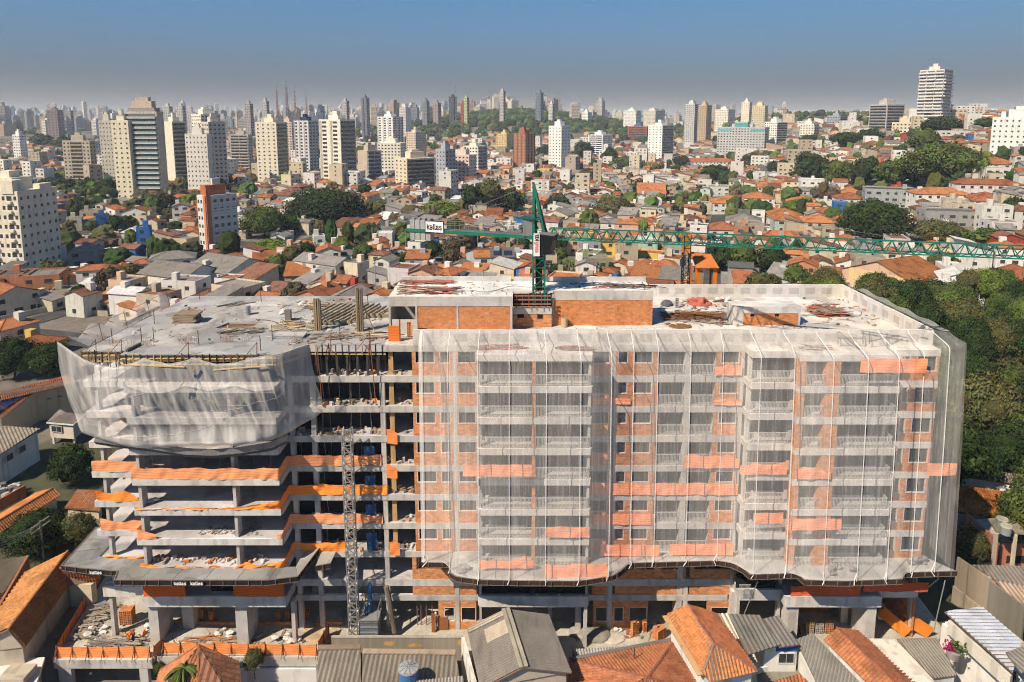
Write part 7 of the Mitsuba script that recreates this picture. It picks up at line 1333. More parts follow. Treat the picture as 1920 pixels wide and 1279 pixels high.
# ------------------------------------------------------------------ people
def blob(chain):
    """One solid from bones ((p, r), (q, r))."""
    out = m3.Manifold()
    for (p, rp), (q, rq) in chain:
        a = m3.Manifold.sphere(rp, 14).translate(tuple(map(float, p))); b = m3.Manifold.sphere(rq, 14).translate(tuple(map(float, q)))
        out = out + m3.Manifold.batch_hull([a, b])
    m = out.to_mesh(); t = trimesh.Trimesh(m.vert_properties[:, :3], m.tri_verts); return trimesh.smoothing.filter_taubin(t, iterations=4)
def person(pos, rz, pose, skin, shirt, trousers, helmet, label, vest=None):
    k = thing('person', label, 'person'); J_ = {n_: np.array(v, float) for n_, v in pose.items()}; M = place(*pos, rz)
    L = lambda a, b, r, s: ((J_[a], r), (J_[b], s))
    arms, legs_, hands = [], [], []
    for s in 'lr':
        arms += [L('sh' + s, 'el' + s, .055, .045), L('el' + s, 'wr' + s, .045, .032)]; legs_ += [L('hp' + s, 'kn' + s, .085, .060), L('kn' + s, 'an' + s, .058, .042)]
        w = J_['wr' + s]; d = w - J_['el' + s]; d /= np.linalg.norm(d); sd = np.cross(d, [0, 1.0, .2]); sd /= np.linalg.norm(sd); c = np.cross(sd, d)
        pm = w + d * .085; hands += [((w, .030), (pm, .036))]
        for i in range(4): b = pm + sd * (-.03 + .02 * i); m_ = b + d * .045 * (1, 1.1, 1.05, .85)[i] + c * .01; hands += [((b, .0105), (m_, .0095)), ((m_, .0095), (m_ + d * .02 + c * .03, .008))]
        th = w + d * .03 + sd * -.03; hands += [((th, .013), (th + d * .04 - sd * .03 + c * .02, .010))]
    hd = J_['head']; up = hd - J_['neck']; up /= np.linalg.norm(up); fw_ = np.array(pose.get('face', (0, -1, 0)), float)
    body = blob([L('pel', 'chest', .125, .15), L('chest', 'neck', .13, .055), ((J_['neck'], .055), (hd, .085)), ((hd, .098), (hd + up * .06, .095)), ((hd + fw_ * .03 - up * .06, .06), (hd + fw_ * .02, .08)), ((hd + fw_ * .10 - up * .01, .014), (hd + fw_ * .09 + up * .03, .010)), ((hd + np.cross(fw_, up) * .095, .02), (hd + np.cross(fw_, up) * .095 + up * .03, .018)), ((hd - np.cross(fw_, up) * .095, .02), (hd - np.cross(fw_, up) * .095 + up * .03, .018)), L('chest', 'shl', .12, .07), L('chest', 'shr', .12, .07), L('pel', 'hpl', .12, .09), L('pel', 'hpr', .12, .09)] + arms + legs_ + hands)
    put('body', MB().mesh(body, skin), 'm_paint', k, smooth=True, M=M)
    g_ = lambda ch, e: [((p, r + e), (q, s + e)) for (p, r), (q, s) in ch]
    put('shirt', MB().mesh(blob(g_([L('pel', 'chest', .125, .15), L('chest', 'neck', .13, .03), L('chest', 'shl', .12, .07), L('chest', 'shr', .12, .07)] + [arms[0], arms[2], arms[1], arms[3]], .018)), shirt), 'm_paint', k, smooth=True, M=M)
    put('trousers', MB().mesh(blob(g_([L('pel', 'hpl', .12, .09), L('pel', 'hpr', .12, .09)] + legs_, .02)), trousers), 'm_paint', k, smooth=True, M=M)
    for s in 'lr': a = J_['an' + s]; put('boot', MB().mesh(blob([((a, .055), (a + [0, .02, -.05], .05)), ((a + [0, .02, -.05], .045), (a + fw_ * [1, 1, 0] * .15 + [0, 0, -.06], .04))]), (0.04, .035, .03)), 'm_paint', k, smooth=True, M=M)
    if helmet: put('helmet', MB().mesh(blob([((hd + up * .05, .122), (hd + up * .09, .115)), ((hd + up * .05 + fw_ * .1, .03), (hd + up * .04 + fw_ * .15, .02))]), helmet), 'm_gloss', k, smooth=True, M=M)
    for s in (-1, 1): e = hd + fw_ * .088 + up * .02 + np.cross(fw_, up) * .035 * s; put('eye', MB().mesh(blob([((e, .012), (e + fw_ * .004, .012))]), (0.03, .025, .02)), 'm_paint', k, M=M)
STAND = dict(pel=(0, 0, .95), chest=(0, -.02, 1.30), neck=(0, -.03, 1.48), head=(0, -.05, 1.62), shl=(-.19, -.02, 1.40), shr=(.19, -.02, 1.40), ell=(-.26, .02, 1.13), elr=(.24, -.12, 1.14), wrl=(-.25, -.10, .90), wrr=(.15, -.33, 1.15), hpl=(-.09, 0, .90), hpr=(.09, 0, .90), knl=(-.11, -.04, .50), knr=(.12, -.02, .50), anl=(-.11, .02, .10), anr=(.13, .05, .10))
BEND = dict(pel=(0, .1, .88), chest=(0, -.22, 1.06), neck=(0, -.37, 1.08), head=(0, -.50, 1.07), shl=(-.19, -.26, 1.04), shr=(.19, -.26, 1.04), ell=(-.22, -.32, .76), elr=(.22, -.34, .76), wrl=(-.16, -.44, .52), wrr=(.16, -.46, .50), hpl=(-.1, .1, .84), hpr=(.1, .08, .84), knl=(-.12, -.02, .47), knr=(.14, -.04, .47), anl=(-.12, .12, .10), anr=(.16, .0, .10), face=(0, -.75, -.65))
SIT = dict(pel=(0, .1, .50), chest=(0, .03, .84), neck=(0, -.02, 1.02), head=(0, -.07, 1.15), shl=(-.19, .02, .95), shr=(.19, .02, .95), ell=(-.24, -.08, .70), elr=(.24, -.08, .70), wrl=(-.14, -.32, .62), wrr=(.14, -.32, .62), hpl=(-.1, .06, .48), hpr=(.1, .06, .48), knl=(-.13, -.36, .50), knr=(.13, -.36, .50), anl=(-.12, -.40, .10), anr=(.14, -.36, .10))
SK = (0.24, 0.13, 0.08)
person((*onZ(250, 1204, 0)[:2], .003), -.9, BEND, SK, (0.78, .18, .03), (0.03, .06, .26), (0.70, .35, .05), 'bending worker in an orange shirt and blue trousers among the left yard boards')
person((hx - .35, hy - .1, 2.605), .9, STAND, SK, (0.33, .34, .34), (0.05, .13, .36), (0.75, .50, .03), 'worker in a grey shirt and yellow helmet standing on the hoist cage')
person((*onZ(817, 1178, 0)[:2], .003), .4, STAND, SK, (0.62, .62, .60), (0.06, .07, .10), (0.78, .78, .76), 'worker with a white helmet beside the rust brown timber frame')
pp = onZ(1493, 1188, 0); bricks_pallet((pp[0], pp[1] + .12, 0), 1, 1, 2, 'two bricks used as a seat under the right balconies'); person((pp[0], pp[1], .0), .3, SIT, SK, (0.30, .03, .03), (0.03, .035, .07), (0.10, .12, .2), 'seated worker in dark red and navy at the foot of the brick row')
# ------------------------------------------------------------------ houses of the city
OR_, OR2, OR3, GY_, DK_, WR_ = (0.38, 0.155, 0.068), (0.30, 0.12, 0.06), (0.20, 0.10, 0.07), (0.24, 0.225, 0.21), (0.13, 0.125, 0.125), (0.62, 0.61, 0.59)
WALLC = {'w': ((0.64, 0.63, 0.60), 'white'), 'c': ((0.58, 0.51, 0.38), 'cream'), 'b': ((0.42, 0.36, 0.28), 'beige'), 'g': ((0.34, 0.34, 0.34), 'grey'), 'y': ((0.62, 0.44, 0.12), 'yellow'), 'p': ((0.58, 0.40, 0.29), 'peach'), 'u': ((0.05, 0.16, 0.42), 'blue'), 'o': ((0.30, 0.31, 0.17), 'olive'), 'r': ((0.36, 0.07, 0.05), 'red'), 'm': ((0.45, 0.56, 0.50), 'mint'), 't': ((0.46, 0.22, 0.12), 'terracotta'), 's': ((0.36, 0.41, 0.45), 'bluish')}
ROOFC = {'o': (OR_, 'orange'), 'q': (OR2, 'reddish'), 'n': (OR3, 'brown'), 'g': (GY_, 'grey'), 'd': (DK_, 'dark'), 'w': (WR_, 'white')}
KIND = {'h': 'hipped', 'g': 'gabled', 's': 'sloping', 'f': 'flat'}
def house_parts(W, D, Hw, kind, wc, rc, pitch=.38, over=.35, seed=0, detail=True):
    """Meshes of a house on [0,W] x [0,D]: walls, roof, list of window boxes, extras."""
    g = random.Random(seed); wall, roof, wins, ext = MB(), MB(), [], MB()
    wall.box(0, W, 0, D, -3, Hw, wc); o = over
    if kind == 'f':
        wall.box(0, W, 0, .15, Hw, Hw + .55, wc).box(0, W, D - .15, D, Hw, Hw + .55, wc).box(0, .15, .15, D - .15, Hw, Hw + .55, wc).box(W - .15, W, .15, D - .15, Hw, Hw + .55, wc)
        roof.box(.15, W - .15, .15, D - .15, Hw - .02, Hw + .12, rc)
    elif kind == 's':
        hr = Hw + D * pitch * .6; roof.raw([[-o, -o, Hw], [W + o, -o, Hw], [W + o, D + o, hr], [-o, D + o, hr], [-o, -o, Hw - .14], [W + o, -o, Hw - .14], [W + o, D + o, hr - .14], [-o, D + o, hr - .14]], [[0, 1, 2, 3], [4, 7, 6, 5], [0, 4, 5, 1], [1, 5, 6, 2], [2, 6, 7, 3], [3, 7, 4, 0]], rc)
        wall.raw([[.02, .02, Hw - .2], [W - .02, .02, Hw - .2], [W - .02, D - .05, Hw - .2], [.02, D - .05, Hw - .2], [.02, D - .05, hr - .2], [W - .02, D - .05, hr - .2]], [[0, 3, 4, 4], [1, 5, 2, 2], [3, 2, 5, 4]], wc)
    elif kind == 'g':
        hr = Hw + W / 2 * pitch; e = -o * pitch
        roof.raw([[-o, -o, Hw + e], [W / 2, -o, hr], [W / 2, D + o, hr], [-o, D + o, Hw + e], [-o, -o, Hw + e - .15], [W / 2, -o, hr - .15], [W / 2, D + o, hr - .15], [-o, D + o, Hw + e - .15]], [[0, 1, 2, 3], [4, 7, 6, 5], [0, 4, 5, 1], [2, 6, 7, 3], [0, 3, 7, 4]], rc)
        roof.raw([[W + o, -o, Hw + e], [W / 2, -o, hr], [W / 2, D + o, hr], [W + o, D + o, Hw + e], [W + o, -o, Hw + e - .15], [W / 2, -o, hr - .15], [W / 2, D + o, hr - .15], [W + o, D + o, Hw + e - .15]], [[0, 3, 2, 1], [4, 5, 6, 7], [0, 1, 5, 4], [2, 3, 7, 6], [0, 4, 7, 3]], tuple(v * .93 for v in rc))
        for y in (.02, D - .02): wall.raw([[.02, y, Hw - .3], [W - .02, y, Hw - .3], [W / 2, y, hr - .18]], [[0, 1, 2]], wc)
        roof.box(W / 2 - .14, W / 2 + .14, -o, D + o, hr - .05, hr + .07, tuple(v * .8 for v in rc))
    else:
        r = min(W, D) / 2; hr = Hw + r * pitch; e = Hw - o * pitch
        a, b = ([r, D / 2, hr], [W - r, D / 2, hr]) if W >= D else ([W / 2, r, hr], [W / 2, D - r, hr])
        c = [[-o, -o, e], [W + o, -o, e], [W + o, D + o, e], [-o, D + o, e]]; lo = [[x, y, z - .14] for x, y, z in c]
        if W >= D: f = [[0, 1, 5], [0, 5, 4], [1, 2, 5], [2, 3, 4], [2, 4, 5], [3, 0, 4]]
        else: f = [[0, 1, 4], [1, 2, 5], [1, 5, 4], [2, 3, 5], [3, 0, 4], [3, 4, 5]]
        roof.raw(c + [a, b] + lo, f + [[0, 6, 7], [0, 7, 1], [1, 7, 8], [1, 8, 2], [2, 8, 9], [2, 9, 3], [3, 9, 6], [3, 6, 0], [6, 8, 7], [6, 9, 8]], rc)
        for p in c: roof.bar(np.array(a if (np.hypot(p[0] - a[0], p[1] - a[1]) < np.hypot(p[0] - b[0], p[1] - b[1])) else b) + [0, 0, .05], np.array(p) + [0, 0, .05], .22, .1, c=tuple(v * .82 for v in rc))
    if detail:
        nfl = max(1, int(round(Hw / 2.9)))
        for fl in range(nfl):
            z = fl * Hw / nfl + 1.0; n = max(1, int(W / 3.6))
            for j in range(n):
                if g.random() < .85: u = (j + .5 + g.uniform(-.12, .12)) * W / n; w = g.choice((1.2, 1.6, 2.0)); wins.append(MB().box(u - w / 2, u + w / 2, -.05, .0, z, z + 1.15, (.05, .055, .06)).box(u - w / 2 - .1, u + w / 2 + .1, -.1, 0, z - .1, z, tuple(min(1, v * 1.12) for v in wc)))
            for side in (0, 1):
                for j in range(max(1, int(D / 5))):
                    if g.random() < .6: v = (j + .5) * D / max(1, int(D / 5)); x = -.05 if side == 0 else W; wins.append(MB().box(x, x + .05, v - .6, v + .6, z, z + 1.1, (.05, .055, .06)))
    return wall, roof, wins, ext, Hw
n_house = [0]
def put_house(x, y, z, yaw, W, D, st, kind, w, r, base=None, label=None, detail=2, seed=None):
    """(x, y): middle of the front wall's foot; the front looks towards -y turned by yaw."""
    wc, wn = WALLC[w]; rc, rn = ROOFC[r]; seed = n_house[0] if seed is None else seed; n_house[0] += 1
    g = random.Random(seed + 99); a_, b_ = g.uniform(.85, 1.1), g.uniform(.8, 1.18); wc = tuple(v * a_ * g.uniform(.98, 1.02) for v in wc); rc = tuple(v * b_ * g.uniform(.97, 1.03) for v in rc)
    wall, roof, wins, ext, Hw = house_parts(W, D, 2.9 * st + g.uniform(-.2, .4), kind, wc, rc, seed=seed)
    M = place(x, y, z, yaw) @ place(-W / 2, 0, 0)
    k = key_for('house'); put('wall', wall, 'm_paint', k, M=M); put('roof', roof, 'm_tile' if r in 'oqn' else 'm_fibre', k, M=M)
    if detail == 2:
        for wmb in wins: put('window', wmb, 'm_paint', k, M=M)
    elif wins:
        q = MB(); [q.add(wmb) for wmb in wins]; put('window', q, 'm_paint', k, kind='stuff', M=M)
    q = g.random()
    if q < .4: put('annexe', MB().box(g.uniform(.2, W * .5), W * .9, D, D + g.uniform(2, 4), -2, g.uniform(2.3, 3.4), tuple(v * .85 for v in wc)), 'm_paint', k, M=M)
    if q > .55: ww = g.uniform(.2, W - 2.4); put('roof_tank', MB().box(ww, ww + 1.7, D * .6, D * .6 + 1.5, Hw, Hw + 2.4, wc), 'm_paint', k, M=M)
    if .3 < q < .75: put('yard_wall', MB().box(-.6, W + .6, -2.6, -2.45, -2, 1.5, tuple(v * .9 for v in wc)), 'm_paint', k, M=M)
    px, py = proj(x, y, z + Hw)
    if label: tag(k, label, 'house')
    else: later(k, base or f'{"two storey " if st == 2 else ""}{wn} house with {rn} {KIND[kind]} roof', px, py, 'house')
    return k, M, W, D, Hw
def hpx(px, yb, wpx, kind, w, r, st=1, yaw=0, asp=1.0, label=None, nick=None, clm=True):
    g = onG(px, yb); s = (g[1] * CP + (CAMZ - g[2]) * SP) / FPX; W = wpx * s / max(.75, math.cos(math.radians(yaw)) + .35 * abs(math.sin(math.radians(yaw)))); D = max(5.5, min(W * asp, 18))
    o = put_house(g[0], g[1], g[2], math.radians(yaw), W, D, st, kind, w, r, label=label)
    c = place(g[0], g[1], 0, math.radians(yaw)) @ np.array([0, D / 2, 0, 1])
    if clm: claim(c[0], c[1], max(W, D) * .5)
    if nick: anchor(nick, px, yb - 15)
    return o
for a in [(254, 420, 47, 'g', 'w', 'q', 2, 8, .6), (297, 413, 28, 'h', 'c', 'o', 1, 15), (340, 420, 30, 'g', 'w', 'g', 3, 20), (287, 435, 26, 'h', 'w', 'o', 1, 10), (318, 436, 22, 'h', 'w', 'o', 1, 20), (354, 445, 37, 'h', 'c', 'q', 1, 15), (170, 420, 36, 'f', 'b', 'g', 2, 20), (140, 434, 26, 'f', 'c', 'g', 2, 25),
          (161, 463, 22, 'h', 'c', 'o', 1, 20), (189, 461, 25, 'h', 'b', 'o', 1, 20), (217, 458, 22, 'g', 'c', 'q', 1, 25), (200, 488, 27, 'h', 'w', 'o', 1, 15), (229, 521, 37, 'g', 'y', 'o', 1, 25), (264, 510, 34, 'h', 'c', 'q', 1, 15), (158, 502, 52, 'h', 'g', 'g', 2, 20),
          (75, 556, 72, 'f', 't', 'g', 2, 20), (27, 556, 56, 'f', 't', 'd', 2, 20), (35, 592, 66, 'g', 'c', 'q', 2, 60), (118, 566, 40, 'f', 'c', 'd', 1, 20), (568, 534, 68, 's', 'b', 'o', 1, 12), (506, 508, 60, 's', 'w', 'q', 1, 20), (617, 502, 46, 'g', 'w', 'o', 2, 15), (571, 476, 42, 'h', 'w', 'o', 1, 15), (600, 474, 22, 'f', 'w', 'w', 2, 20), (443, 502, 46, 'h', 'c', 'q', 1, 20), (645, 476, 40, 'g', 'w', 'q', 1, 25),
          (713, 493, 34, 'h', 'w', 'o', 2, 5), (721, 468, 30, 'f', 'w', 'w', 2, 5), (749, 485, 30, 'g', 'w', 'o', 1, 8), (779, 472, 27, 'g', 'c', 'o', 1, 8), (910, 465, 32, 'g', 'w', 'o', 1, 5), (943, 458, 36, 'h', 'w', 'q', 1, 0), (1064, 478, 46, 'f', 'p', 'g', 2, 0), (1107, 485, 38, 'f', 'g', 'g', 2, 0), (1214, 482, 37, 'f', 'm', 'w', 2, -5), (1216, 512, 38, 'h', 'w', 'o', 1, 0), (1249, 533, 46, 'h', 'w', 'o', 2, -3), (1201, 530, 44, 's', 'w', 'q', 1, 0), (1032, 518, 24, 'f', 'c', 'g', 2, 0),
          (698, 401, 48, 'h', 'w', 'q', 1, 15), (690, 378, 40, 'h', 'c', 'q', 1, 15), (715, 438, 60, 'g', 'w', 'q', 1, 75), (755, 411, 28, 'h', 'w', 'q', 1, 10), (972, 418, 22, 'g', 'w', 'o', 1, 10), (1076, 374, 55, 'h', 'c', 'q', 1, -10), (1095, 360, 45, 'g', 'y', 'o', 2, -15), (1152, 434, 42, 'g', 'w', 'o', 1, 20), (1201, 434, 52, 'h', 'w', 'o', 1, 0), (1220, 395, 42, 'f', 'w', 'w', 2, -5), (1244, 421, 30, 'h', 'w', 'o', 1, 0), (1233, 348, 50, 'f', 'w', 'g', 2, -5), (1246, 375, 62, 'g', 'c', 'o', 2, 80),
          (1332, 314, 100, 'h', 'w', 'q', 2, -3, .4), (1314, 331, 62, 'h', 'y', 'q', 1, -5), (1302, 364, 30, 'f', 'c', 'g', 2, -5), (1344, 368, 50, 'f', 'w', 'g', 2, -10), (1423, 391, 57, 'h', 'w', 'o', 2, -15), (1370, 401, 70, 'h', 'w', 'o', 2, -10), (1317, 402, 34, 'f', 'c', 'g', 2, -8), (1509, 392, 67, 'h', 'c', 'o', 1, -20), (1597, 371, 49, 'h', 'w', 'o', 1, -15), (1596, 395, 54, 'h', 'w', 'q', 2, -15),
          (1870, 340, 44, 'f', 'w', 'g', 2, -12), (1878, 318, 67, 'h', 'w', 'q', 1, -12), (1857, 385, 60, 'h', 'w', 'q', 1, -15), (1475, 419, 72, 'h', 'w', 'o', 1, -12), (1538, 442, 62, 'h', 'c', 'o', 2, -15), (1359, 444, 62, 'h', 'w', 'q', 1, -8), (1553, 412, 50, 'h', 'w', 'o', 1, -15), (1503, 533, 54, 'g', 't', 'o', 2, -25), (1631, 520, 54, 'f', 'b', 'c' if False else 'g', 2, -15), (1700, 524, 72, 'h', 'w', 'o', 1, -15), (1440, 470, 40, 'h', 'w', 'o', 1, -10), (1800, 300, 50, 'h', 'w', 'q', 2, -10), (1790, 262, 55, 'f', 'w', 'q', 2, -8), (1690, 310, 30, 'f', 'w', 'g', 3, -20), (1640, 285, 40, 'h', 'c', 'q', 2, -15)]:
    hpx(*a)
hpx(193, 428, 22, 'f', 'u', 'g', 2, 25, label='small bright blue flat roofed house among trees, below the plain white slab tower')
hpx(245, 454, 24, 'h', 'y', 'o', 1, 25, label='yellow green house with an orange roof left of the blue and yellow stack')
k, M, W, D, Hw = hpx(272, 486, 24, 'f', 'u', 'g', 4, 20, label='narrow tall house striped blue, yellow and grey, left of the orange striped block', nick='the blue and yellow house')
put('yellow_band', MB().box(-.06, W + .06, -.06, D, 2.6, 5.4, (0.55, 0.40, 0.12)), 'm_paint', k, M=M)
hpx(325, 520, 82, 'h', 'w', 'g', 2, 22, .7, label='large white two storey house with a grey hipped roof, below the orange striped block', nick='the large white house')
hpx(180, 542, 66, 'h', 'w', 'q', 2, 15, .6, label='white corner shop house with a red orange roof and a sign band', nick='the corner shop house')
hpx(383, 550, 66, 'g', 'w', 'g', 2, 68, 2.2, label='long low white shed running back from the left part of the deck', nick='the long white shed')
hpx(470, 538, 80, 'g', 'w', 'g', 2, 62, 2.0, label='grey gabled warehouse with white walls behind the fresh slab', nick='the grey warehouse')
k, M, W, D, Hw = hpx(650, 528, 44, 'g', 'w', 'g', 2, 60, 2.2, label='long white party wall house with a grey roof, left behind the penthouse')
hpx(807, 472, 32, 'h', 'u', 'o', 2, 5, label='vivid blue house with an orange hipped roof below the counterweights', nick='the vivid blue house')
hpx(782, 519, 42, 's', 'g', 'q', 2, 0, label='house with stepped red orange roofs against a tall dark party wall', nick='the stepped orange roofs')
hpx(906, 515, 33, 's', 'w', 'o', 2, 4, label='narrow white house with a steep orange slope left of the solar roof')
k, M, W, D, Hw = hpx(943, 517, 44, 's', 's', 'd', 2, 2, label='blue grey house with solar panels on a dark roof, left of the crane mast', nick='the solar roof')
for i in (0, 1): put('solar_panel', MB().poly([(W * (.1 + .45 * i), 1, Hw + .45), (W * (.45 + .45 * i), 1, Hw + .45), (W * (.45 + .45 * i), 4.5, Hw + 1.25), (W * (.1 + .45 * i), 4.5, Hw + 1.25)], (0.012, 0.016, 0.03), .05), 'm_gloss', k, M=M)
hpx(980, 516, 36, 's', 's', 'w', 2, 2, label='blue grey house with a white sloping roof just left of the crane mast')
hpx(1042, 425, 50, 'g', 'c', 'g', 2, -25, label='cream and black house with a grey gabled roof right of the crane cab', nick='the grey gable by the crane')
hpx(1116, 523, 49, 'f', 'o', 'g', 2, -3, label='olive green house with a pale flat roof right of the palm', nick='the olive green house')
hpx(1141, 483, 34, 's', 'y', 'q', 2, -8, label='bright yellow house under a red sloping roof, below the jib')
hpx(1177, 498, 38, 'f', 'b', 'g', 3, -5, label='three storey beige flat block beside the bright yellow house', nick='the beige flat block')
hpx(1115, 372, 28, 'f', 'r', 'g', 2, -8, label='dark red flat fronted house among orange roofs, above the jib')
hpx(1535, 358, 68, 'f', 'w', 'w', 2, -18, label='white modern flat roofed house left of the big tree on the hill', nick='the white modern house')
hpx(1669, 392, 92, 'f', 'g', 'd', 3, -22, .7, label='dark grey modern block with a planted roof, above the huge round tree', nick='the dark grey modern block')
hpx(1768, 389, 98, 'h', 'w', 'o', 2, -12, .6, label='broad white house with a wide orange hip roof right of the grey modern block', nick='the broad white house')
hpx(1856, 371, 115, 'h', 'w', 'q', 2, -12, .4, label='long white three winged house with red orange roofs near the right edge')
hpx(1785, 428, 98, 'f', 'g', 'd', 2, -14, .6, label='low grey modern building beside a white one, near the right edge')
hpx(1867, 432, 54, 'f', 'w', 'g', 3, -14, .6, label='white flat building with rows of dark windows, near the right edge', nick='the white flat building')
hpx(1393, 439, 68, 'h', 'w', 'g', 2, -18, label='off white house with a grey hipped roof above the jib', nick='the grey hip house')
hpx(1475, 437, 45, 'h', 'm', 'o', 2, -12, label='mint green house with an orange roof above the jib', nick='the mint green house')
hpx(1483, 456, 112, 'h', 'w', 'o', 1, -8, .4, label='long low white house with orange roofs right above the jib')
hpx(1462, 541, 58, 's', 'm', 'g', 1, -35, 1.4, label='pale green shed with a grey sloping roof behind the back parapet')
k, M, W, D, Hw = hpx(1640, 556, 110, 'g', 'p', 'o', 2, -62, 1.5, label='long peach building with a bright orange roof behind the right parapet', nick='the long peach building', clm=True)
put('front_panel', MB().box(W * .1, W * .9, -.12, 0, 0, Hw + .8, (0.60, 0.47, 0.26)), 'm_paint', k, M=M)
hpx(1716, 566, 70, 'h', 'y', 'o', 1, -20, label='low house with a bright orange roof at the edge of the wood')
# the scaffold tower hoist behind the roof
k = thing('scaffold_hoist', 'orange boarded hoist shelter with a black lattice mast behind the roof', 'hoist'); X0_, Y0_ = 23.3, 80.4
legs, br_ = lattice((X0_ - 2.4, Y0_, 20), (X0_ - 2.4, Y0_, 36.5), .8, 20, (0.03, .03, .03), up=(0, 1, 0), r=.1, d=.06)
for l in legs: put('mast_leg', l, 'm_paint', k)
put('mast_lattice', br_, 'm_paint', k, kind='stuff'); put('mast_head', MB().box(X0_ - 2.85, X0_ - 1.95, Y0_ - .4, Y0_ + .4, 34.3, 36.4, (0.55, 0.20, 0.03)), 'm_paint', k)
for (a, b) in ((-1.2, -1.0), (1.2, 1.4)):
    for yy in (0, 2.2): put('post', MB().box(X0_ + a, X0_ + b, Y0_ + yy, Y0_ + yy + .2, 27, 32.5, (0.55, 0.17, 0.03)), 'm_paint', k)
put('shelter_roof', MB().poly([(X0_ - 1.3, Y0_ - .4, 32.5), (X0_ + 1.5, Y0_ - .4, 32.5), (X0_ + 1.3, Y0_ + 2.6, 33.6), (X0_ - 1.1, Y0_ + 2.6, 33.6)], (0.52, 0.17, 0.05), .1), 'm_paint', k); put('side_board', MB().box(X0_ - 1.2, X0_ - .6, Y0_ - .02, Y0_, 29, 32.4, (0.62, 0.20, 0.025)).box(X0_ + .9, X0_ + 1.4, Y0_ - .02, Y0_, 29, 32.4, (0.62, 0.20, 0.025)).box(X0_ - .6, X0_ + .9, Y0_ + .3, Y0_ + .35, 28.5, 30.3, (0.40, 0.15, 0.04)), 'm_paint', k)
put('shelter_floor', MB().box(X0_ - 1.3, X0_ + 1.4, Y0_ - .1, Y0_ + 2.4, 28.2, 28.4, (.3, .2, .1)), 'm_paint', k)

# ------------------------------------------------------------------ the rest of the quarter: plots along streets
PHI = math.radians(-17); cph, sph = math.cos(PHI), math.sin(PHI)
def w2p(x, y): return x * cph + y * sph, -x * sph + y * cph
def p2w(a, b): return a * cph - b * sph, a * sph + b * cph
def street(a0, b0, a1, b1, w):
    n = max(2, int(math.hypot(a1 - a0, b1 - b0) / 14)); v = []; t = np.array([a1 - a0, b1 - b0]) / math.hypot(a1 - a0, b1 - b0); s = np.array([-t[1], t[0]]) * w / 2
    for i in range(n + 1):
        for o in (-1, 1): x, y = p2w(a0 + (a1 - a0) * i / n + s[0] * o, b0 + (b1 - b0) * i / n + s[1] * o); v.append((x, y, float(terrain(x, y)) + .14))
    put('street', MB().raw(v, [[2 * i, 2 * i + 1, 2 * i + 3, 2 * i + 2] for i in range(n)], (0.075, 0.073, 0.072)), 'm_soil', kind='structure')
SB, SA = 58.0, 165.0
for j in range(2, 17): street(-620, j * SB, 560, j * SB, 8.0)
for i in range(-3, 4): street(i * SA, 110, i * SA, 950, 7.5)
gm = random.Random(21); cand = []; cand_far = []
def blocked(x, y, z):
    px, py = proj(x, y, z + 4)
    return (112 < px < 1800 and py > (572 if px < 770 else 558)) or px < -80 or px > 2000 or (py > 640 and px < 160)
wood = lambda x, y: x > 44 + .05 * y and y < 175
green = lambda x, y: float(meshkit.fbm(np.array([x / 120, y / 120, 3.3]), 3, 4)) > .57
def plot(kind, x, y, W, D, a, b):
    z = float(terrain(x, y)); d = math.hypot(x, y)
    if y < 62 or d > 2100 or ((x - 20) / 230) ** 2 + ((y - 1500) / 190) ** 2 < 1 or (y < 90 and -48 < x < 46) or wood(x, y) or blocked(x, y, z): return
    if not free(x, y, max(W, D) * .40): return
    claim(x, y, max(W, D) * .40)
    cand.append((kind, x, y, z, d, W, D, a, b))
for j in range(1, 40):
    for row in (0, 1, 2, 3):
        a = -1100.0
        while a < 1100:
            W, D = gm.uniform(5.2, 9.5), gm.uniform(7, 11.5); far = max(1.0, min(1.5, abs(j * SB) / 600)); W *= far; D *= far
            a += W + gm.choice((.2, .3, .6, 1.0, 3)); ac = a - W / 2; bc = j * SB + (10.5, 22.5, 35, 47.5)[row] + gm.uniform(-1.5, 1.5)
            if abs(ac - round(ac / SA) * SA) < 8: continue
            x, y = p2w(ac, bc); d = math.hypot(x, y)
            if d > 550 and gm.random() > (550 / d) ** 1.6: continue
            gr = green(x, y)
            if gr or gm.random() < (.15 if row in (1, 2) else .04): 
                if gm.random() < .6: plot('tree', x, y, 8, 8, 0, 0)
                continue
            plot('house', x, y, W, D, ac, bc)
    for t in range(40):
        x, y = p2w(gm.uniform(-900, 900), (j + .5) * SB + gm.uniform(-5, 5)); plot('tree', x, y, 6, 6, 0, 0)
for i in range(9000):
    y = 95 + 800 * gm.random() ** 1.4; x = gm.uniform(-.85, .85) * y; a, b = w2p(x, y)
    if abs(b - round(b / SB) * SB) < 6.5 or abs(a - round(a / SA) * SA) < 6.5: continue
    plot('house', x, y, gm.uniform(4.5, 7), gm.uniform(5, 8), a, b)
cand.sort(key=lambda c: c[4])
n_ind = sum(1 for k in scene if k.startswith('house') and k.endswith('__wall'))
fw, fr, fg = MB(), MB(), MB(); n_tree = 0; HQ = 300
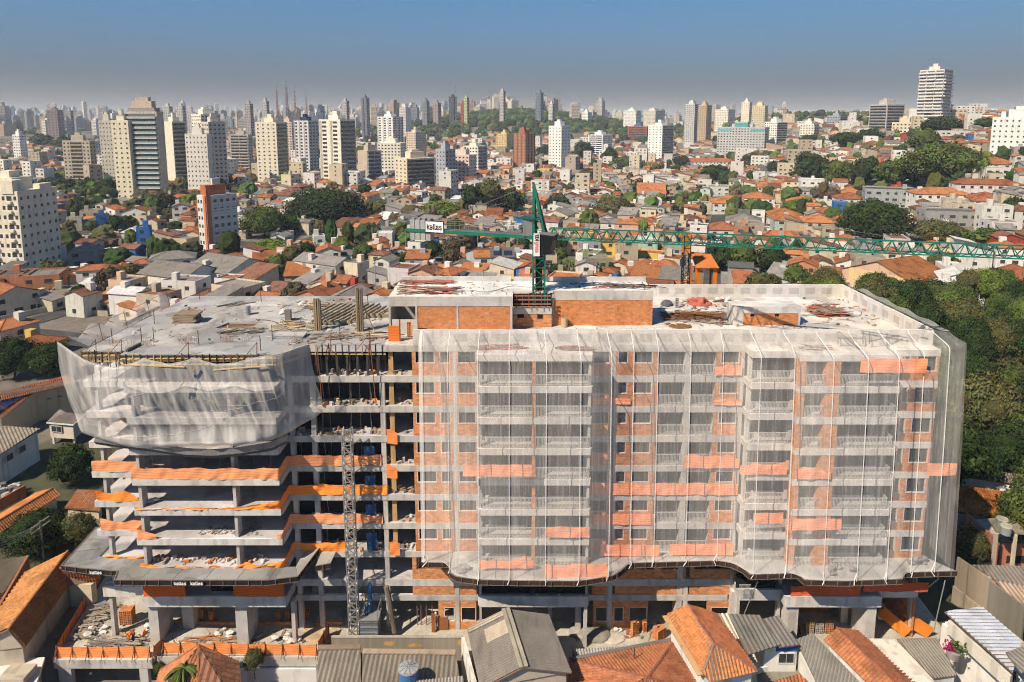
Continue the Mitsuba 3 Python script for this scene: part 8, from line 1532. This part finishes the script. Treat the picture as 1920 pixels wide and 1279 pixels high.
for c in cand:
    kind, x, y, z, d, W, D, ac, b = c
    if kind == 'tree':
        rad, h, tone = gm.uniform(2.4, 5.2), gm.uniform(5, 10), gm.choice(('dark', 'dark', 'mid', 'olive', 'dull', 'mid'))
        if n_tree < 30 and d < 420: tree_at(x, y, z, rad, h, tone, trunk=d < 350); n_tree += 1
        else: cand_far.append((x, y, z, rad, h, tone))
        continue
    wk = gm.choice('wwwwwwwccccccbbbbggpt' if gm.random() < .95 else 'mruoys'); rk = gm.choice('ooooqqqnnnnggggggddww'); hk = gm.choice('hhggsf') if rk in 'oqn' else gm.choice('ggssfff')
    st = gm.choice((1, 1, 2, 2)) if d < 500 else gm.choice((1, 2)); yaw = PHI + gm.choice((0, 0, math.pi / 2)) + gm.gauss(0, .08)
    if d > 450 and gm.random() < .05: st, hk, rk, wk = gm.choice((4, 5, 6)), 'f', 'g', gm.choice('wwwcb'); W *= 1.5
    ox, oy = x + math.sin(yaw) * D / 2, y - math.cos(yaw) * D / 2
    if n_ind < HQ:
        put_house(ox, oy, z, yaw, W, D, st, hk, wk, rk, detail=2 if d < 230 else 1); n_ind += 1
    else:
        u1, u2 = gm.uniform(.82, 1.1), gm.uniform(.75, 1.2)
        wall, roof, wins, ext, Hw = house_parts(W, D, 2.9 * st, hk, tuple(v * u1 for v in WALLC[wk][0]), tuple(v * u2 for v in ROOFC[rk][0]), seed=int(x * 7), detail=d < 800 or st > 2)
        M = place(ox, oy, z, yaw) @ place(-W / 2, 0, 0); fw.add(wall, M); fr.add(roof, M); [fw.add(q, M) for q in wins]
        if d < 500 and gm.random() < .4: q = MB().box(W * .5, W * .5 + 1.6, D * .6, D * .6 + 1.4, Hw, Hw + 2.2, WALLC[wk][0]); fw.add(q, M)
# parked cars and street poles along the streets in view
def car(x, y, z, rz, c, cn):
    k = key_for('parked_car'); M = place(x, y, z, rz); L, Wd = 4.1, 1.7
    prof = Polygon([(-2.05, .3), (2.05, .3), (2.05, .72), (1.9, .85), (1.0, .95), (-1.75, .98), (-2.02, .85)]); cabp = Polygon([(1.0, .95), (.35, 1.42), (-1.2, 1.45), (-1.8, .98)])
    for nm, pg, cc, w_ in (('body', prof, c, 1.7), ('cabin', cabp, (0.03, .035, .04), 1.5)):
        m = trimesh.creation.extrude_polygon(pg, w_, engine='earcut'); v = np.array(m.vertices)[:, [0, 2, 1]]; v[:, 1] -= w_ / 2; put(nm, MB().raw(v, np.array(m.faces)[:, ::-1], cc), 'm_gloss', k, M=M)
    put('roof', MB().box(-1.2, .3, -.72, .72, 1.43, 1.48, c), 'm_gloss', k, M=M)
    for wx in (-1.3, 1.3):
        for wy in (-.86, .86): q = trimesh.creation.cylinder(.32, .2, sections=12); v = np.array(q.vertices)[:, [0, 2, 1]]; put('wheel', MB().raw(v + [wx, wy, .32], np.array(q.faces)[:, ::-1], (0.02, .02, .02)), 'm_paint', k, M=M)
    px, py = proj(x, y, z + 1); later(k, f'parked {cn} car', px, py, 'car', 'cars parked in the streets')
nc = npole = 0
for j in range(1, 8):
    for i in range(60):
        a = gm.uniform(-260, 260); b = j * SB + gm.choice((-2.9, 2.9)); x, y = p2w(a, b); z = float(terrain(x, y)) + .15
        if y < 75 or wood(x, y) or blocked(x, y, z) or not free(x, y, 2.0): continue
        if i % 3 and nc < 44: claim(x, y, 1.6); c, cn = gm.choice((((.6, .6, .6), 'white'), ((.6, .6, .6), 'white'), ((.02, .02, .022), 'black'), ((.25, .26, .27), 'grey'), ((.35, .02, .02), 'red'), ((.03, .06, .2), 'blue'))); car(x, y, z, PHI + math.pi * gm.choice((0, 1)), c, cn); nc += 1
        elif npole < 26:
            x, y = p2w(a, j * SB + 4.6); z = float(terrain(x, y)); claim(x, y, 1); k = key_for('utility_pole'); put('pole', MB().bar((x, y, z - .5), (x, y, z + 8.5), .26, c=(0.30, .29, .27), n=6), 'm_paint', k); put('crossarm', MB().bar((x - 1 * sph, y + 1 * cph, z + 8), (x + 1 * sph, y - 1 * cph, z + 8), .14, c=(0.2, .17, .14)), 'm_paint', k)
            put('wire', MB().tube([(x + cph * q * 30 * 1.0, y + sph * q * 30, z + 8 - 1.0 * (1 - (2 * q - 1) ** 2)) for q in np.linspace(0, 1, 6)], .04, c=(.1, .1, .1), n=3), 'm_paint', k)
            px, py = proj(x, y, z + 6); later(k, 'concrete utility pole with crossarm', px, py, 'utility pole', 'utility poles along the streets'); npole += 1
k = thing('far_houses', 'mass of small pale houses with orange roofs filling the city out to the towers', 'houses', None); labels[k]['kind'] = 'stuff'
put('wall', fw, 'm_paint', k, kind='stuff'); put('roof', fr, 'm_tile', k, kind='stuff')
# far trees: hill wood, parks, gardens - one mass
ft = thing('far_trees', 'mass of dark trees on the far hills and between the far houses', 'trees', None); labels[ft]['kind'] = 'stuff'
def clump(m, x, y, z, rad, h, tone, g):
    ico = CLUMP[g.randrange(len(CLUMP))]; c = tuple(v * g.uniform(.8, 1.25) for v in LEAF[tone]); a = g.uniform(0, 6.28); k_, q_ = math.cos(a), math.sin(a)
    v = ico[0] * [rad, rad, h * .55]; v = np.stack([v[:, 0] * k_ - v[:, 1] * q_, v[:, 0] * q_ + v[:, 1] * k_, v[:, 2]], 1) + [x, y, z + h * .5]; m.raw(v, ico[1], c)
CLUMP = []
for s in range(5):
    ico = trimesh.creation.icosphere(subdivisions=2); n = meshkit.fbm(np.array(ico.vertices) * 2.6 + s * 9, 3, s + 40)[:, None]; g0 = np.random.default_rng(s); CLUMP.append((np.array(ico.vertices) * (.55 + .85 * n + g0.uniform(-.10, .14, n.shape)), np.array(ico.faces)))
gt = random.Random(8); fm = MB()
for c in cand_far: clump(fm, *c, gt)
for i in range(900):
    x, y = gt.gauss(30, 170), 1500 + gt.gauss(0, 120)
    clump(fm, x, y, float(terrain(x, y)), gt.uniform(5, 10), gt.uniform(8, 14), gt.choice(('dark', 'dark', 'mid')), gt)
for i in range(700):
    d = gt.uniform(700, 2600); a = gt.uniform(-.72, .72); x, y = d * math.sin(a), d * math.cos(a)
    if float(meshkit.fbm(np.array([x / 210, y / 210, 1.3]), 3, 9)) > .5 and free(x, y, 8): clump(fm, x, y, float(terrain(x, y)), gt.uniform(4, 9), gt.uniform(6, 12), gt.choice(('dark', 'dark', 'mid', 'olive')), gt)
put('crown', fm, 'm_leaf', ft, kind='stuff')
# hazy towers of the far skyline: the nearest ones single, the rest one mass
gs = random.Random(12); lst = []
for i in range(1200):
    px = gs.choice((gs.uniform(-40, 720), gs.uniform(-40, 1120), gs.uniform(560, 1060), gs.uniform(1060, 1960), gs.uniform(-40, 1960))); d = gs.uniform(1300, 2600) if gs.random() < .22 else gs.uniform(2300, 6200)
    if 860 < px < 1050 and 1200 < d < 1720: d += 700
    if 1180 < px < 1720 and d < 1500 and gs.random() < .6: continue
    if px > 1480 and gs.random() < .7: d = gs.uniform(4200, 6800)
    lst.append((d, px))
for i in range(90): lst.append((gs.uniform(1700, 2500), gs.uniform(720, 1060)))
for i in range(46): lst.append((gs.uniform(1660, 1900), gs.gauss(930, 75)))
lst.sort(); sk, skw = MB(), MB(); n = 0
for d, px in lst:
    x, y = (px - 960) / FPX * d, d; z = float(terrain(x, y)); w, dp, h = gs.uniform(13, 26), gs.uniform(12, 22), gs.choice((gs.uniform(24, 45), gs.uniform(35, 60), gs.uniform(45, 75))) * (.8 + .65 * (d > 2800))
    if 1180 < px < 1960: h *= .72 if d < 3000 else .62
    cc, cn = gs.choice((((0.60, 0.58, 0.54), 'white'), ((0.56, 0.52, 0.44), 'cream'), ((0.44, 0.42, 0.40), 'grey'), ((0.50, 0.44, 0.36), 'beige'), ((0.28, 0.26, 0.26), 'dark grey'), ((0.36, 0.27, 0.23), 'brown'), ((0.24, 0.28, 0.33), 'slate'), ((0.60, 0.59, 0.57), 'white')))
    yaw = gs.uniform(-.9, .9); M = place(x, y, z, yaw); b = MB().box(-w / 2, w / 2, -dp / 2, dp / 2, -4, h, cc).box(-w * .28, w * .28, -dp * .28, dp * .28, h, h + gs.uniform(3, 8), tuple(v * .92 for v in cc)); q = MB(); nf = int(h / 3)
    dk = tuple(v * .34 for v in cc)
    st = gs.random()
    for f in range(nf):
        zz_ = f * h / nf + 1
        if st < .4:
            q.box(-w * .46, w * .46, -dp / 2 - .08, -dp / 2, zz_, zz_ + 1.4, dk)
            if gs.random() < .95: q.box(-w / 2 - .08, -w / 2, -dp * .4, dp * .4, zz_, zz_ + 1.3, dk)
        else:
            for u in (-.36, -.12, .12, .36): q.box(w * u - 1.0, w * u + 1.0, -dp / 2 - .08, -dp / 2, zz_, zz_ + 1.4, dk)
            if st < .7: q.box(w / 2, w / 2 + .08, -dp * .4, dp * .4, zz_, zz_ + 1.3, dk)
    if n < 170 and d < 2600:
        if not free(x, y, 10): continue
        k = key_for('far_tower'); put('body', b, 'm_paint', k, M=M); put('window', q, 'm_paint', k, kind='stuff', M=M); n += 1; later(k, f'hazy {cn} far tower', px, proj(x, y, z + h)[1], 'tower', 'hazy towers of the far city')
    else: sk.add(b, M); skw.add(q, M)
k = thing('far_skyline', 'mass of the farthest hazy towers along the horizon', 'skyline', None); labels[k]['kind'] = 'stuff'
put('body', sk, 'm_paint', k, kind='stuff'); put('window', skw, 'm_paint', k, kind='stuff')
settle_labels()
# ------------------------------------------------------------------ the air
if HAZE:
    scene['air'] = {'type': 'homogeneous', 'albedo': {'type': 'rgb', 'value': [0.95, 0.955, 0.96]}, 'sigma_t': {'type': 'rgb', 'value': [HAZE * .85, HAZE, HAZE * 1.2]}}
    scene['haze'] = {'type': 'cube', 'to_world': T().translate([0, 4700, 86]).scale([7500, 5300, 95]), 'bsdf': {'type': 'null'}, 'interior': {'type': 'ref', 'id': 'air'}}
    tag('haze', 'pale blue haze over the far city', 'haze', None, 'stuff')
    scene['camera']['medium'] = {'type': 'ref', 'id': 'air'}
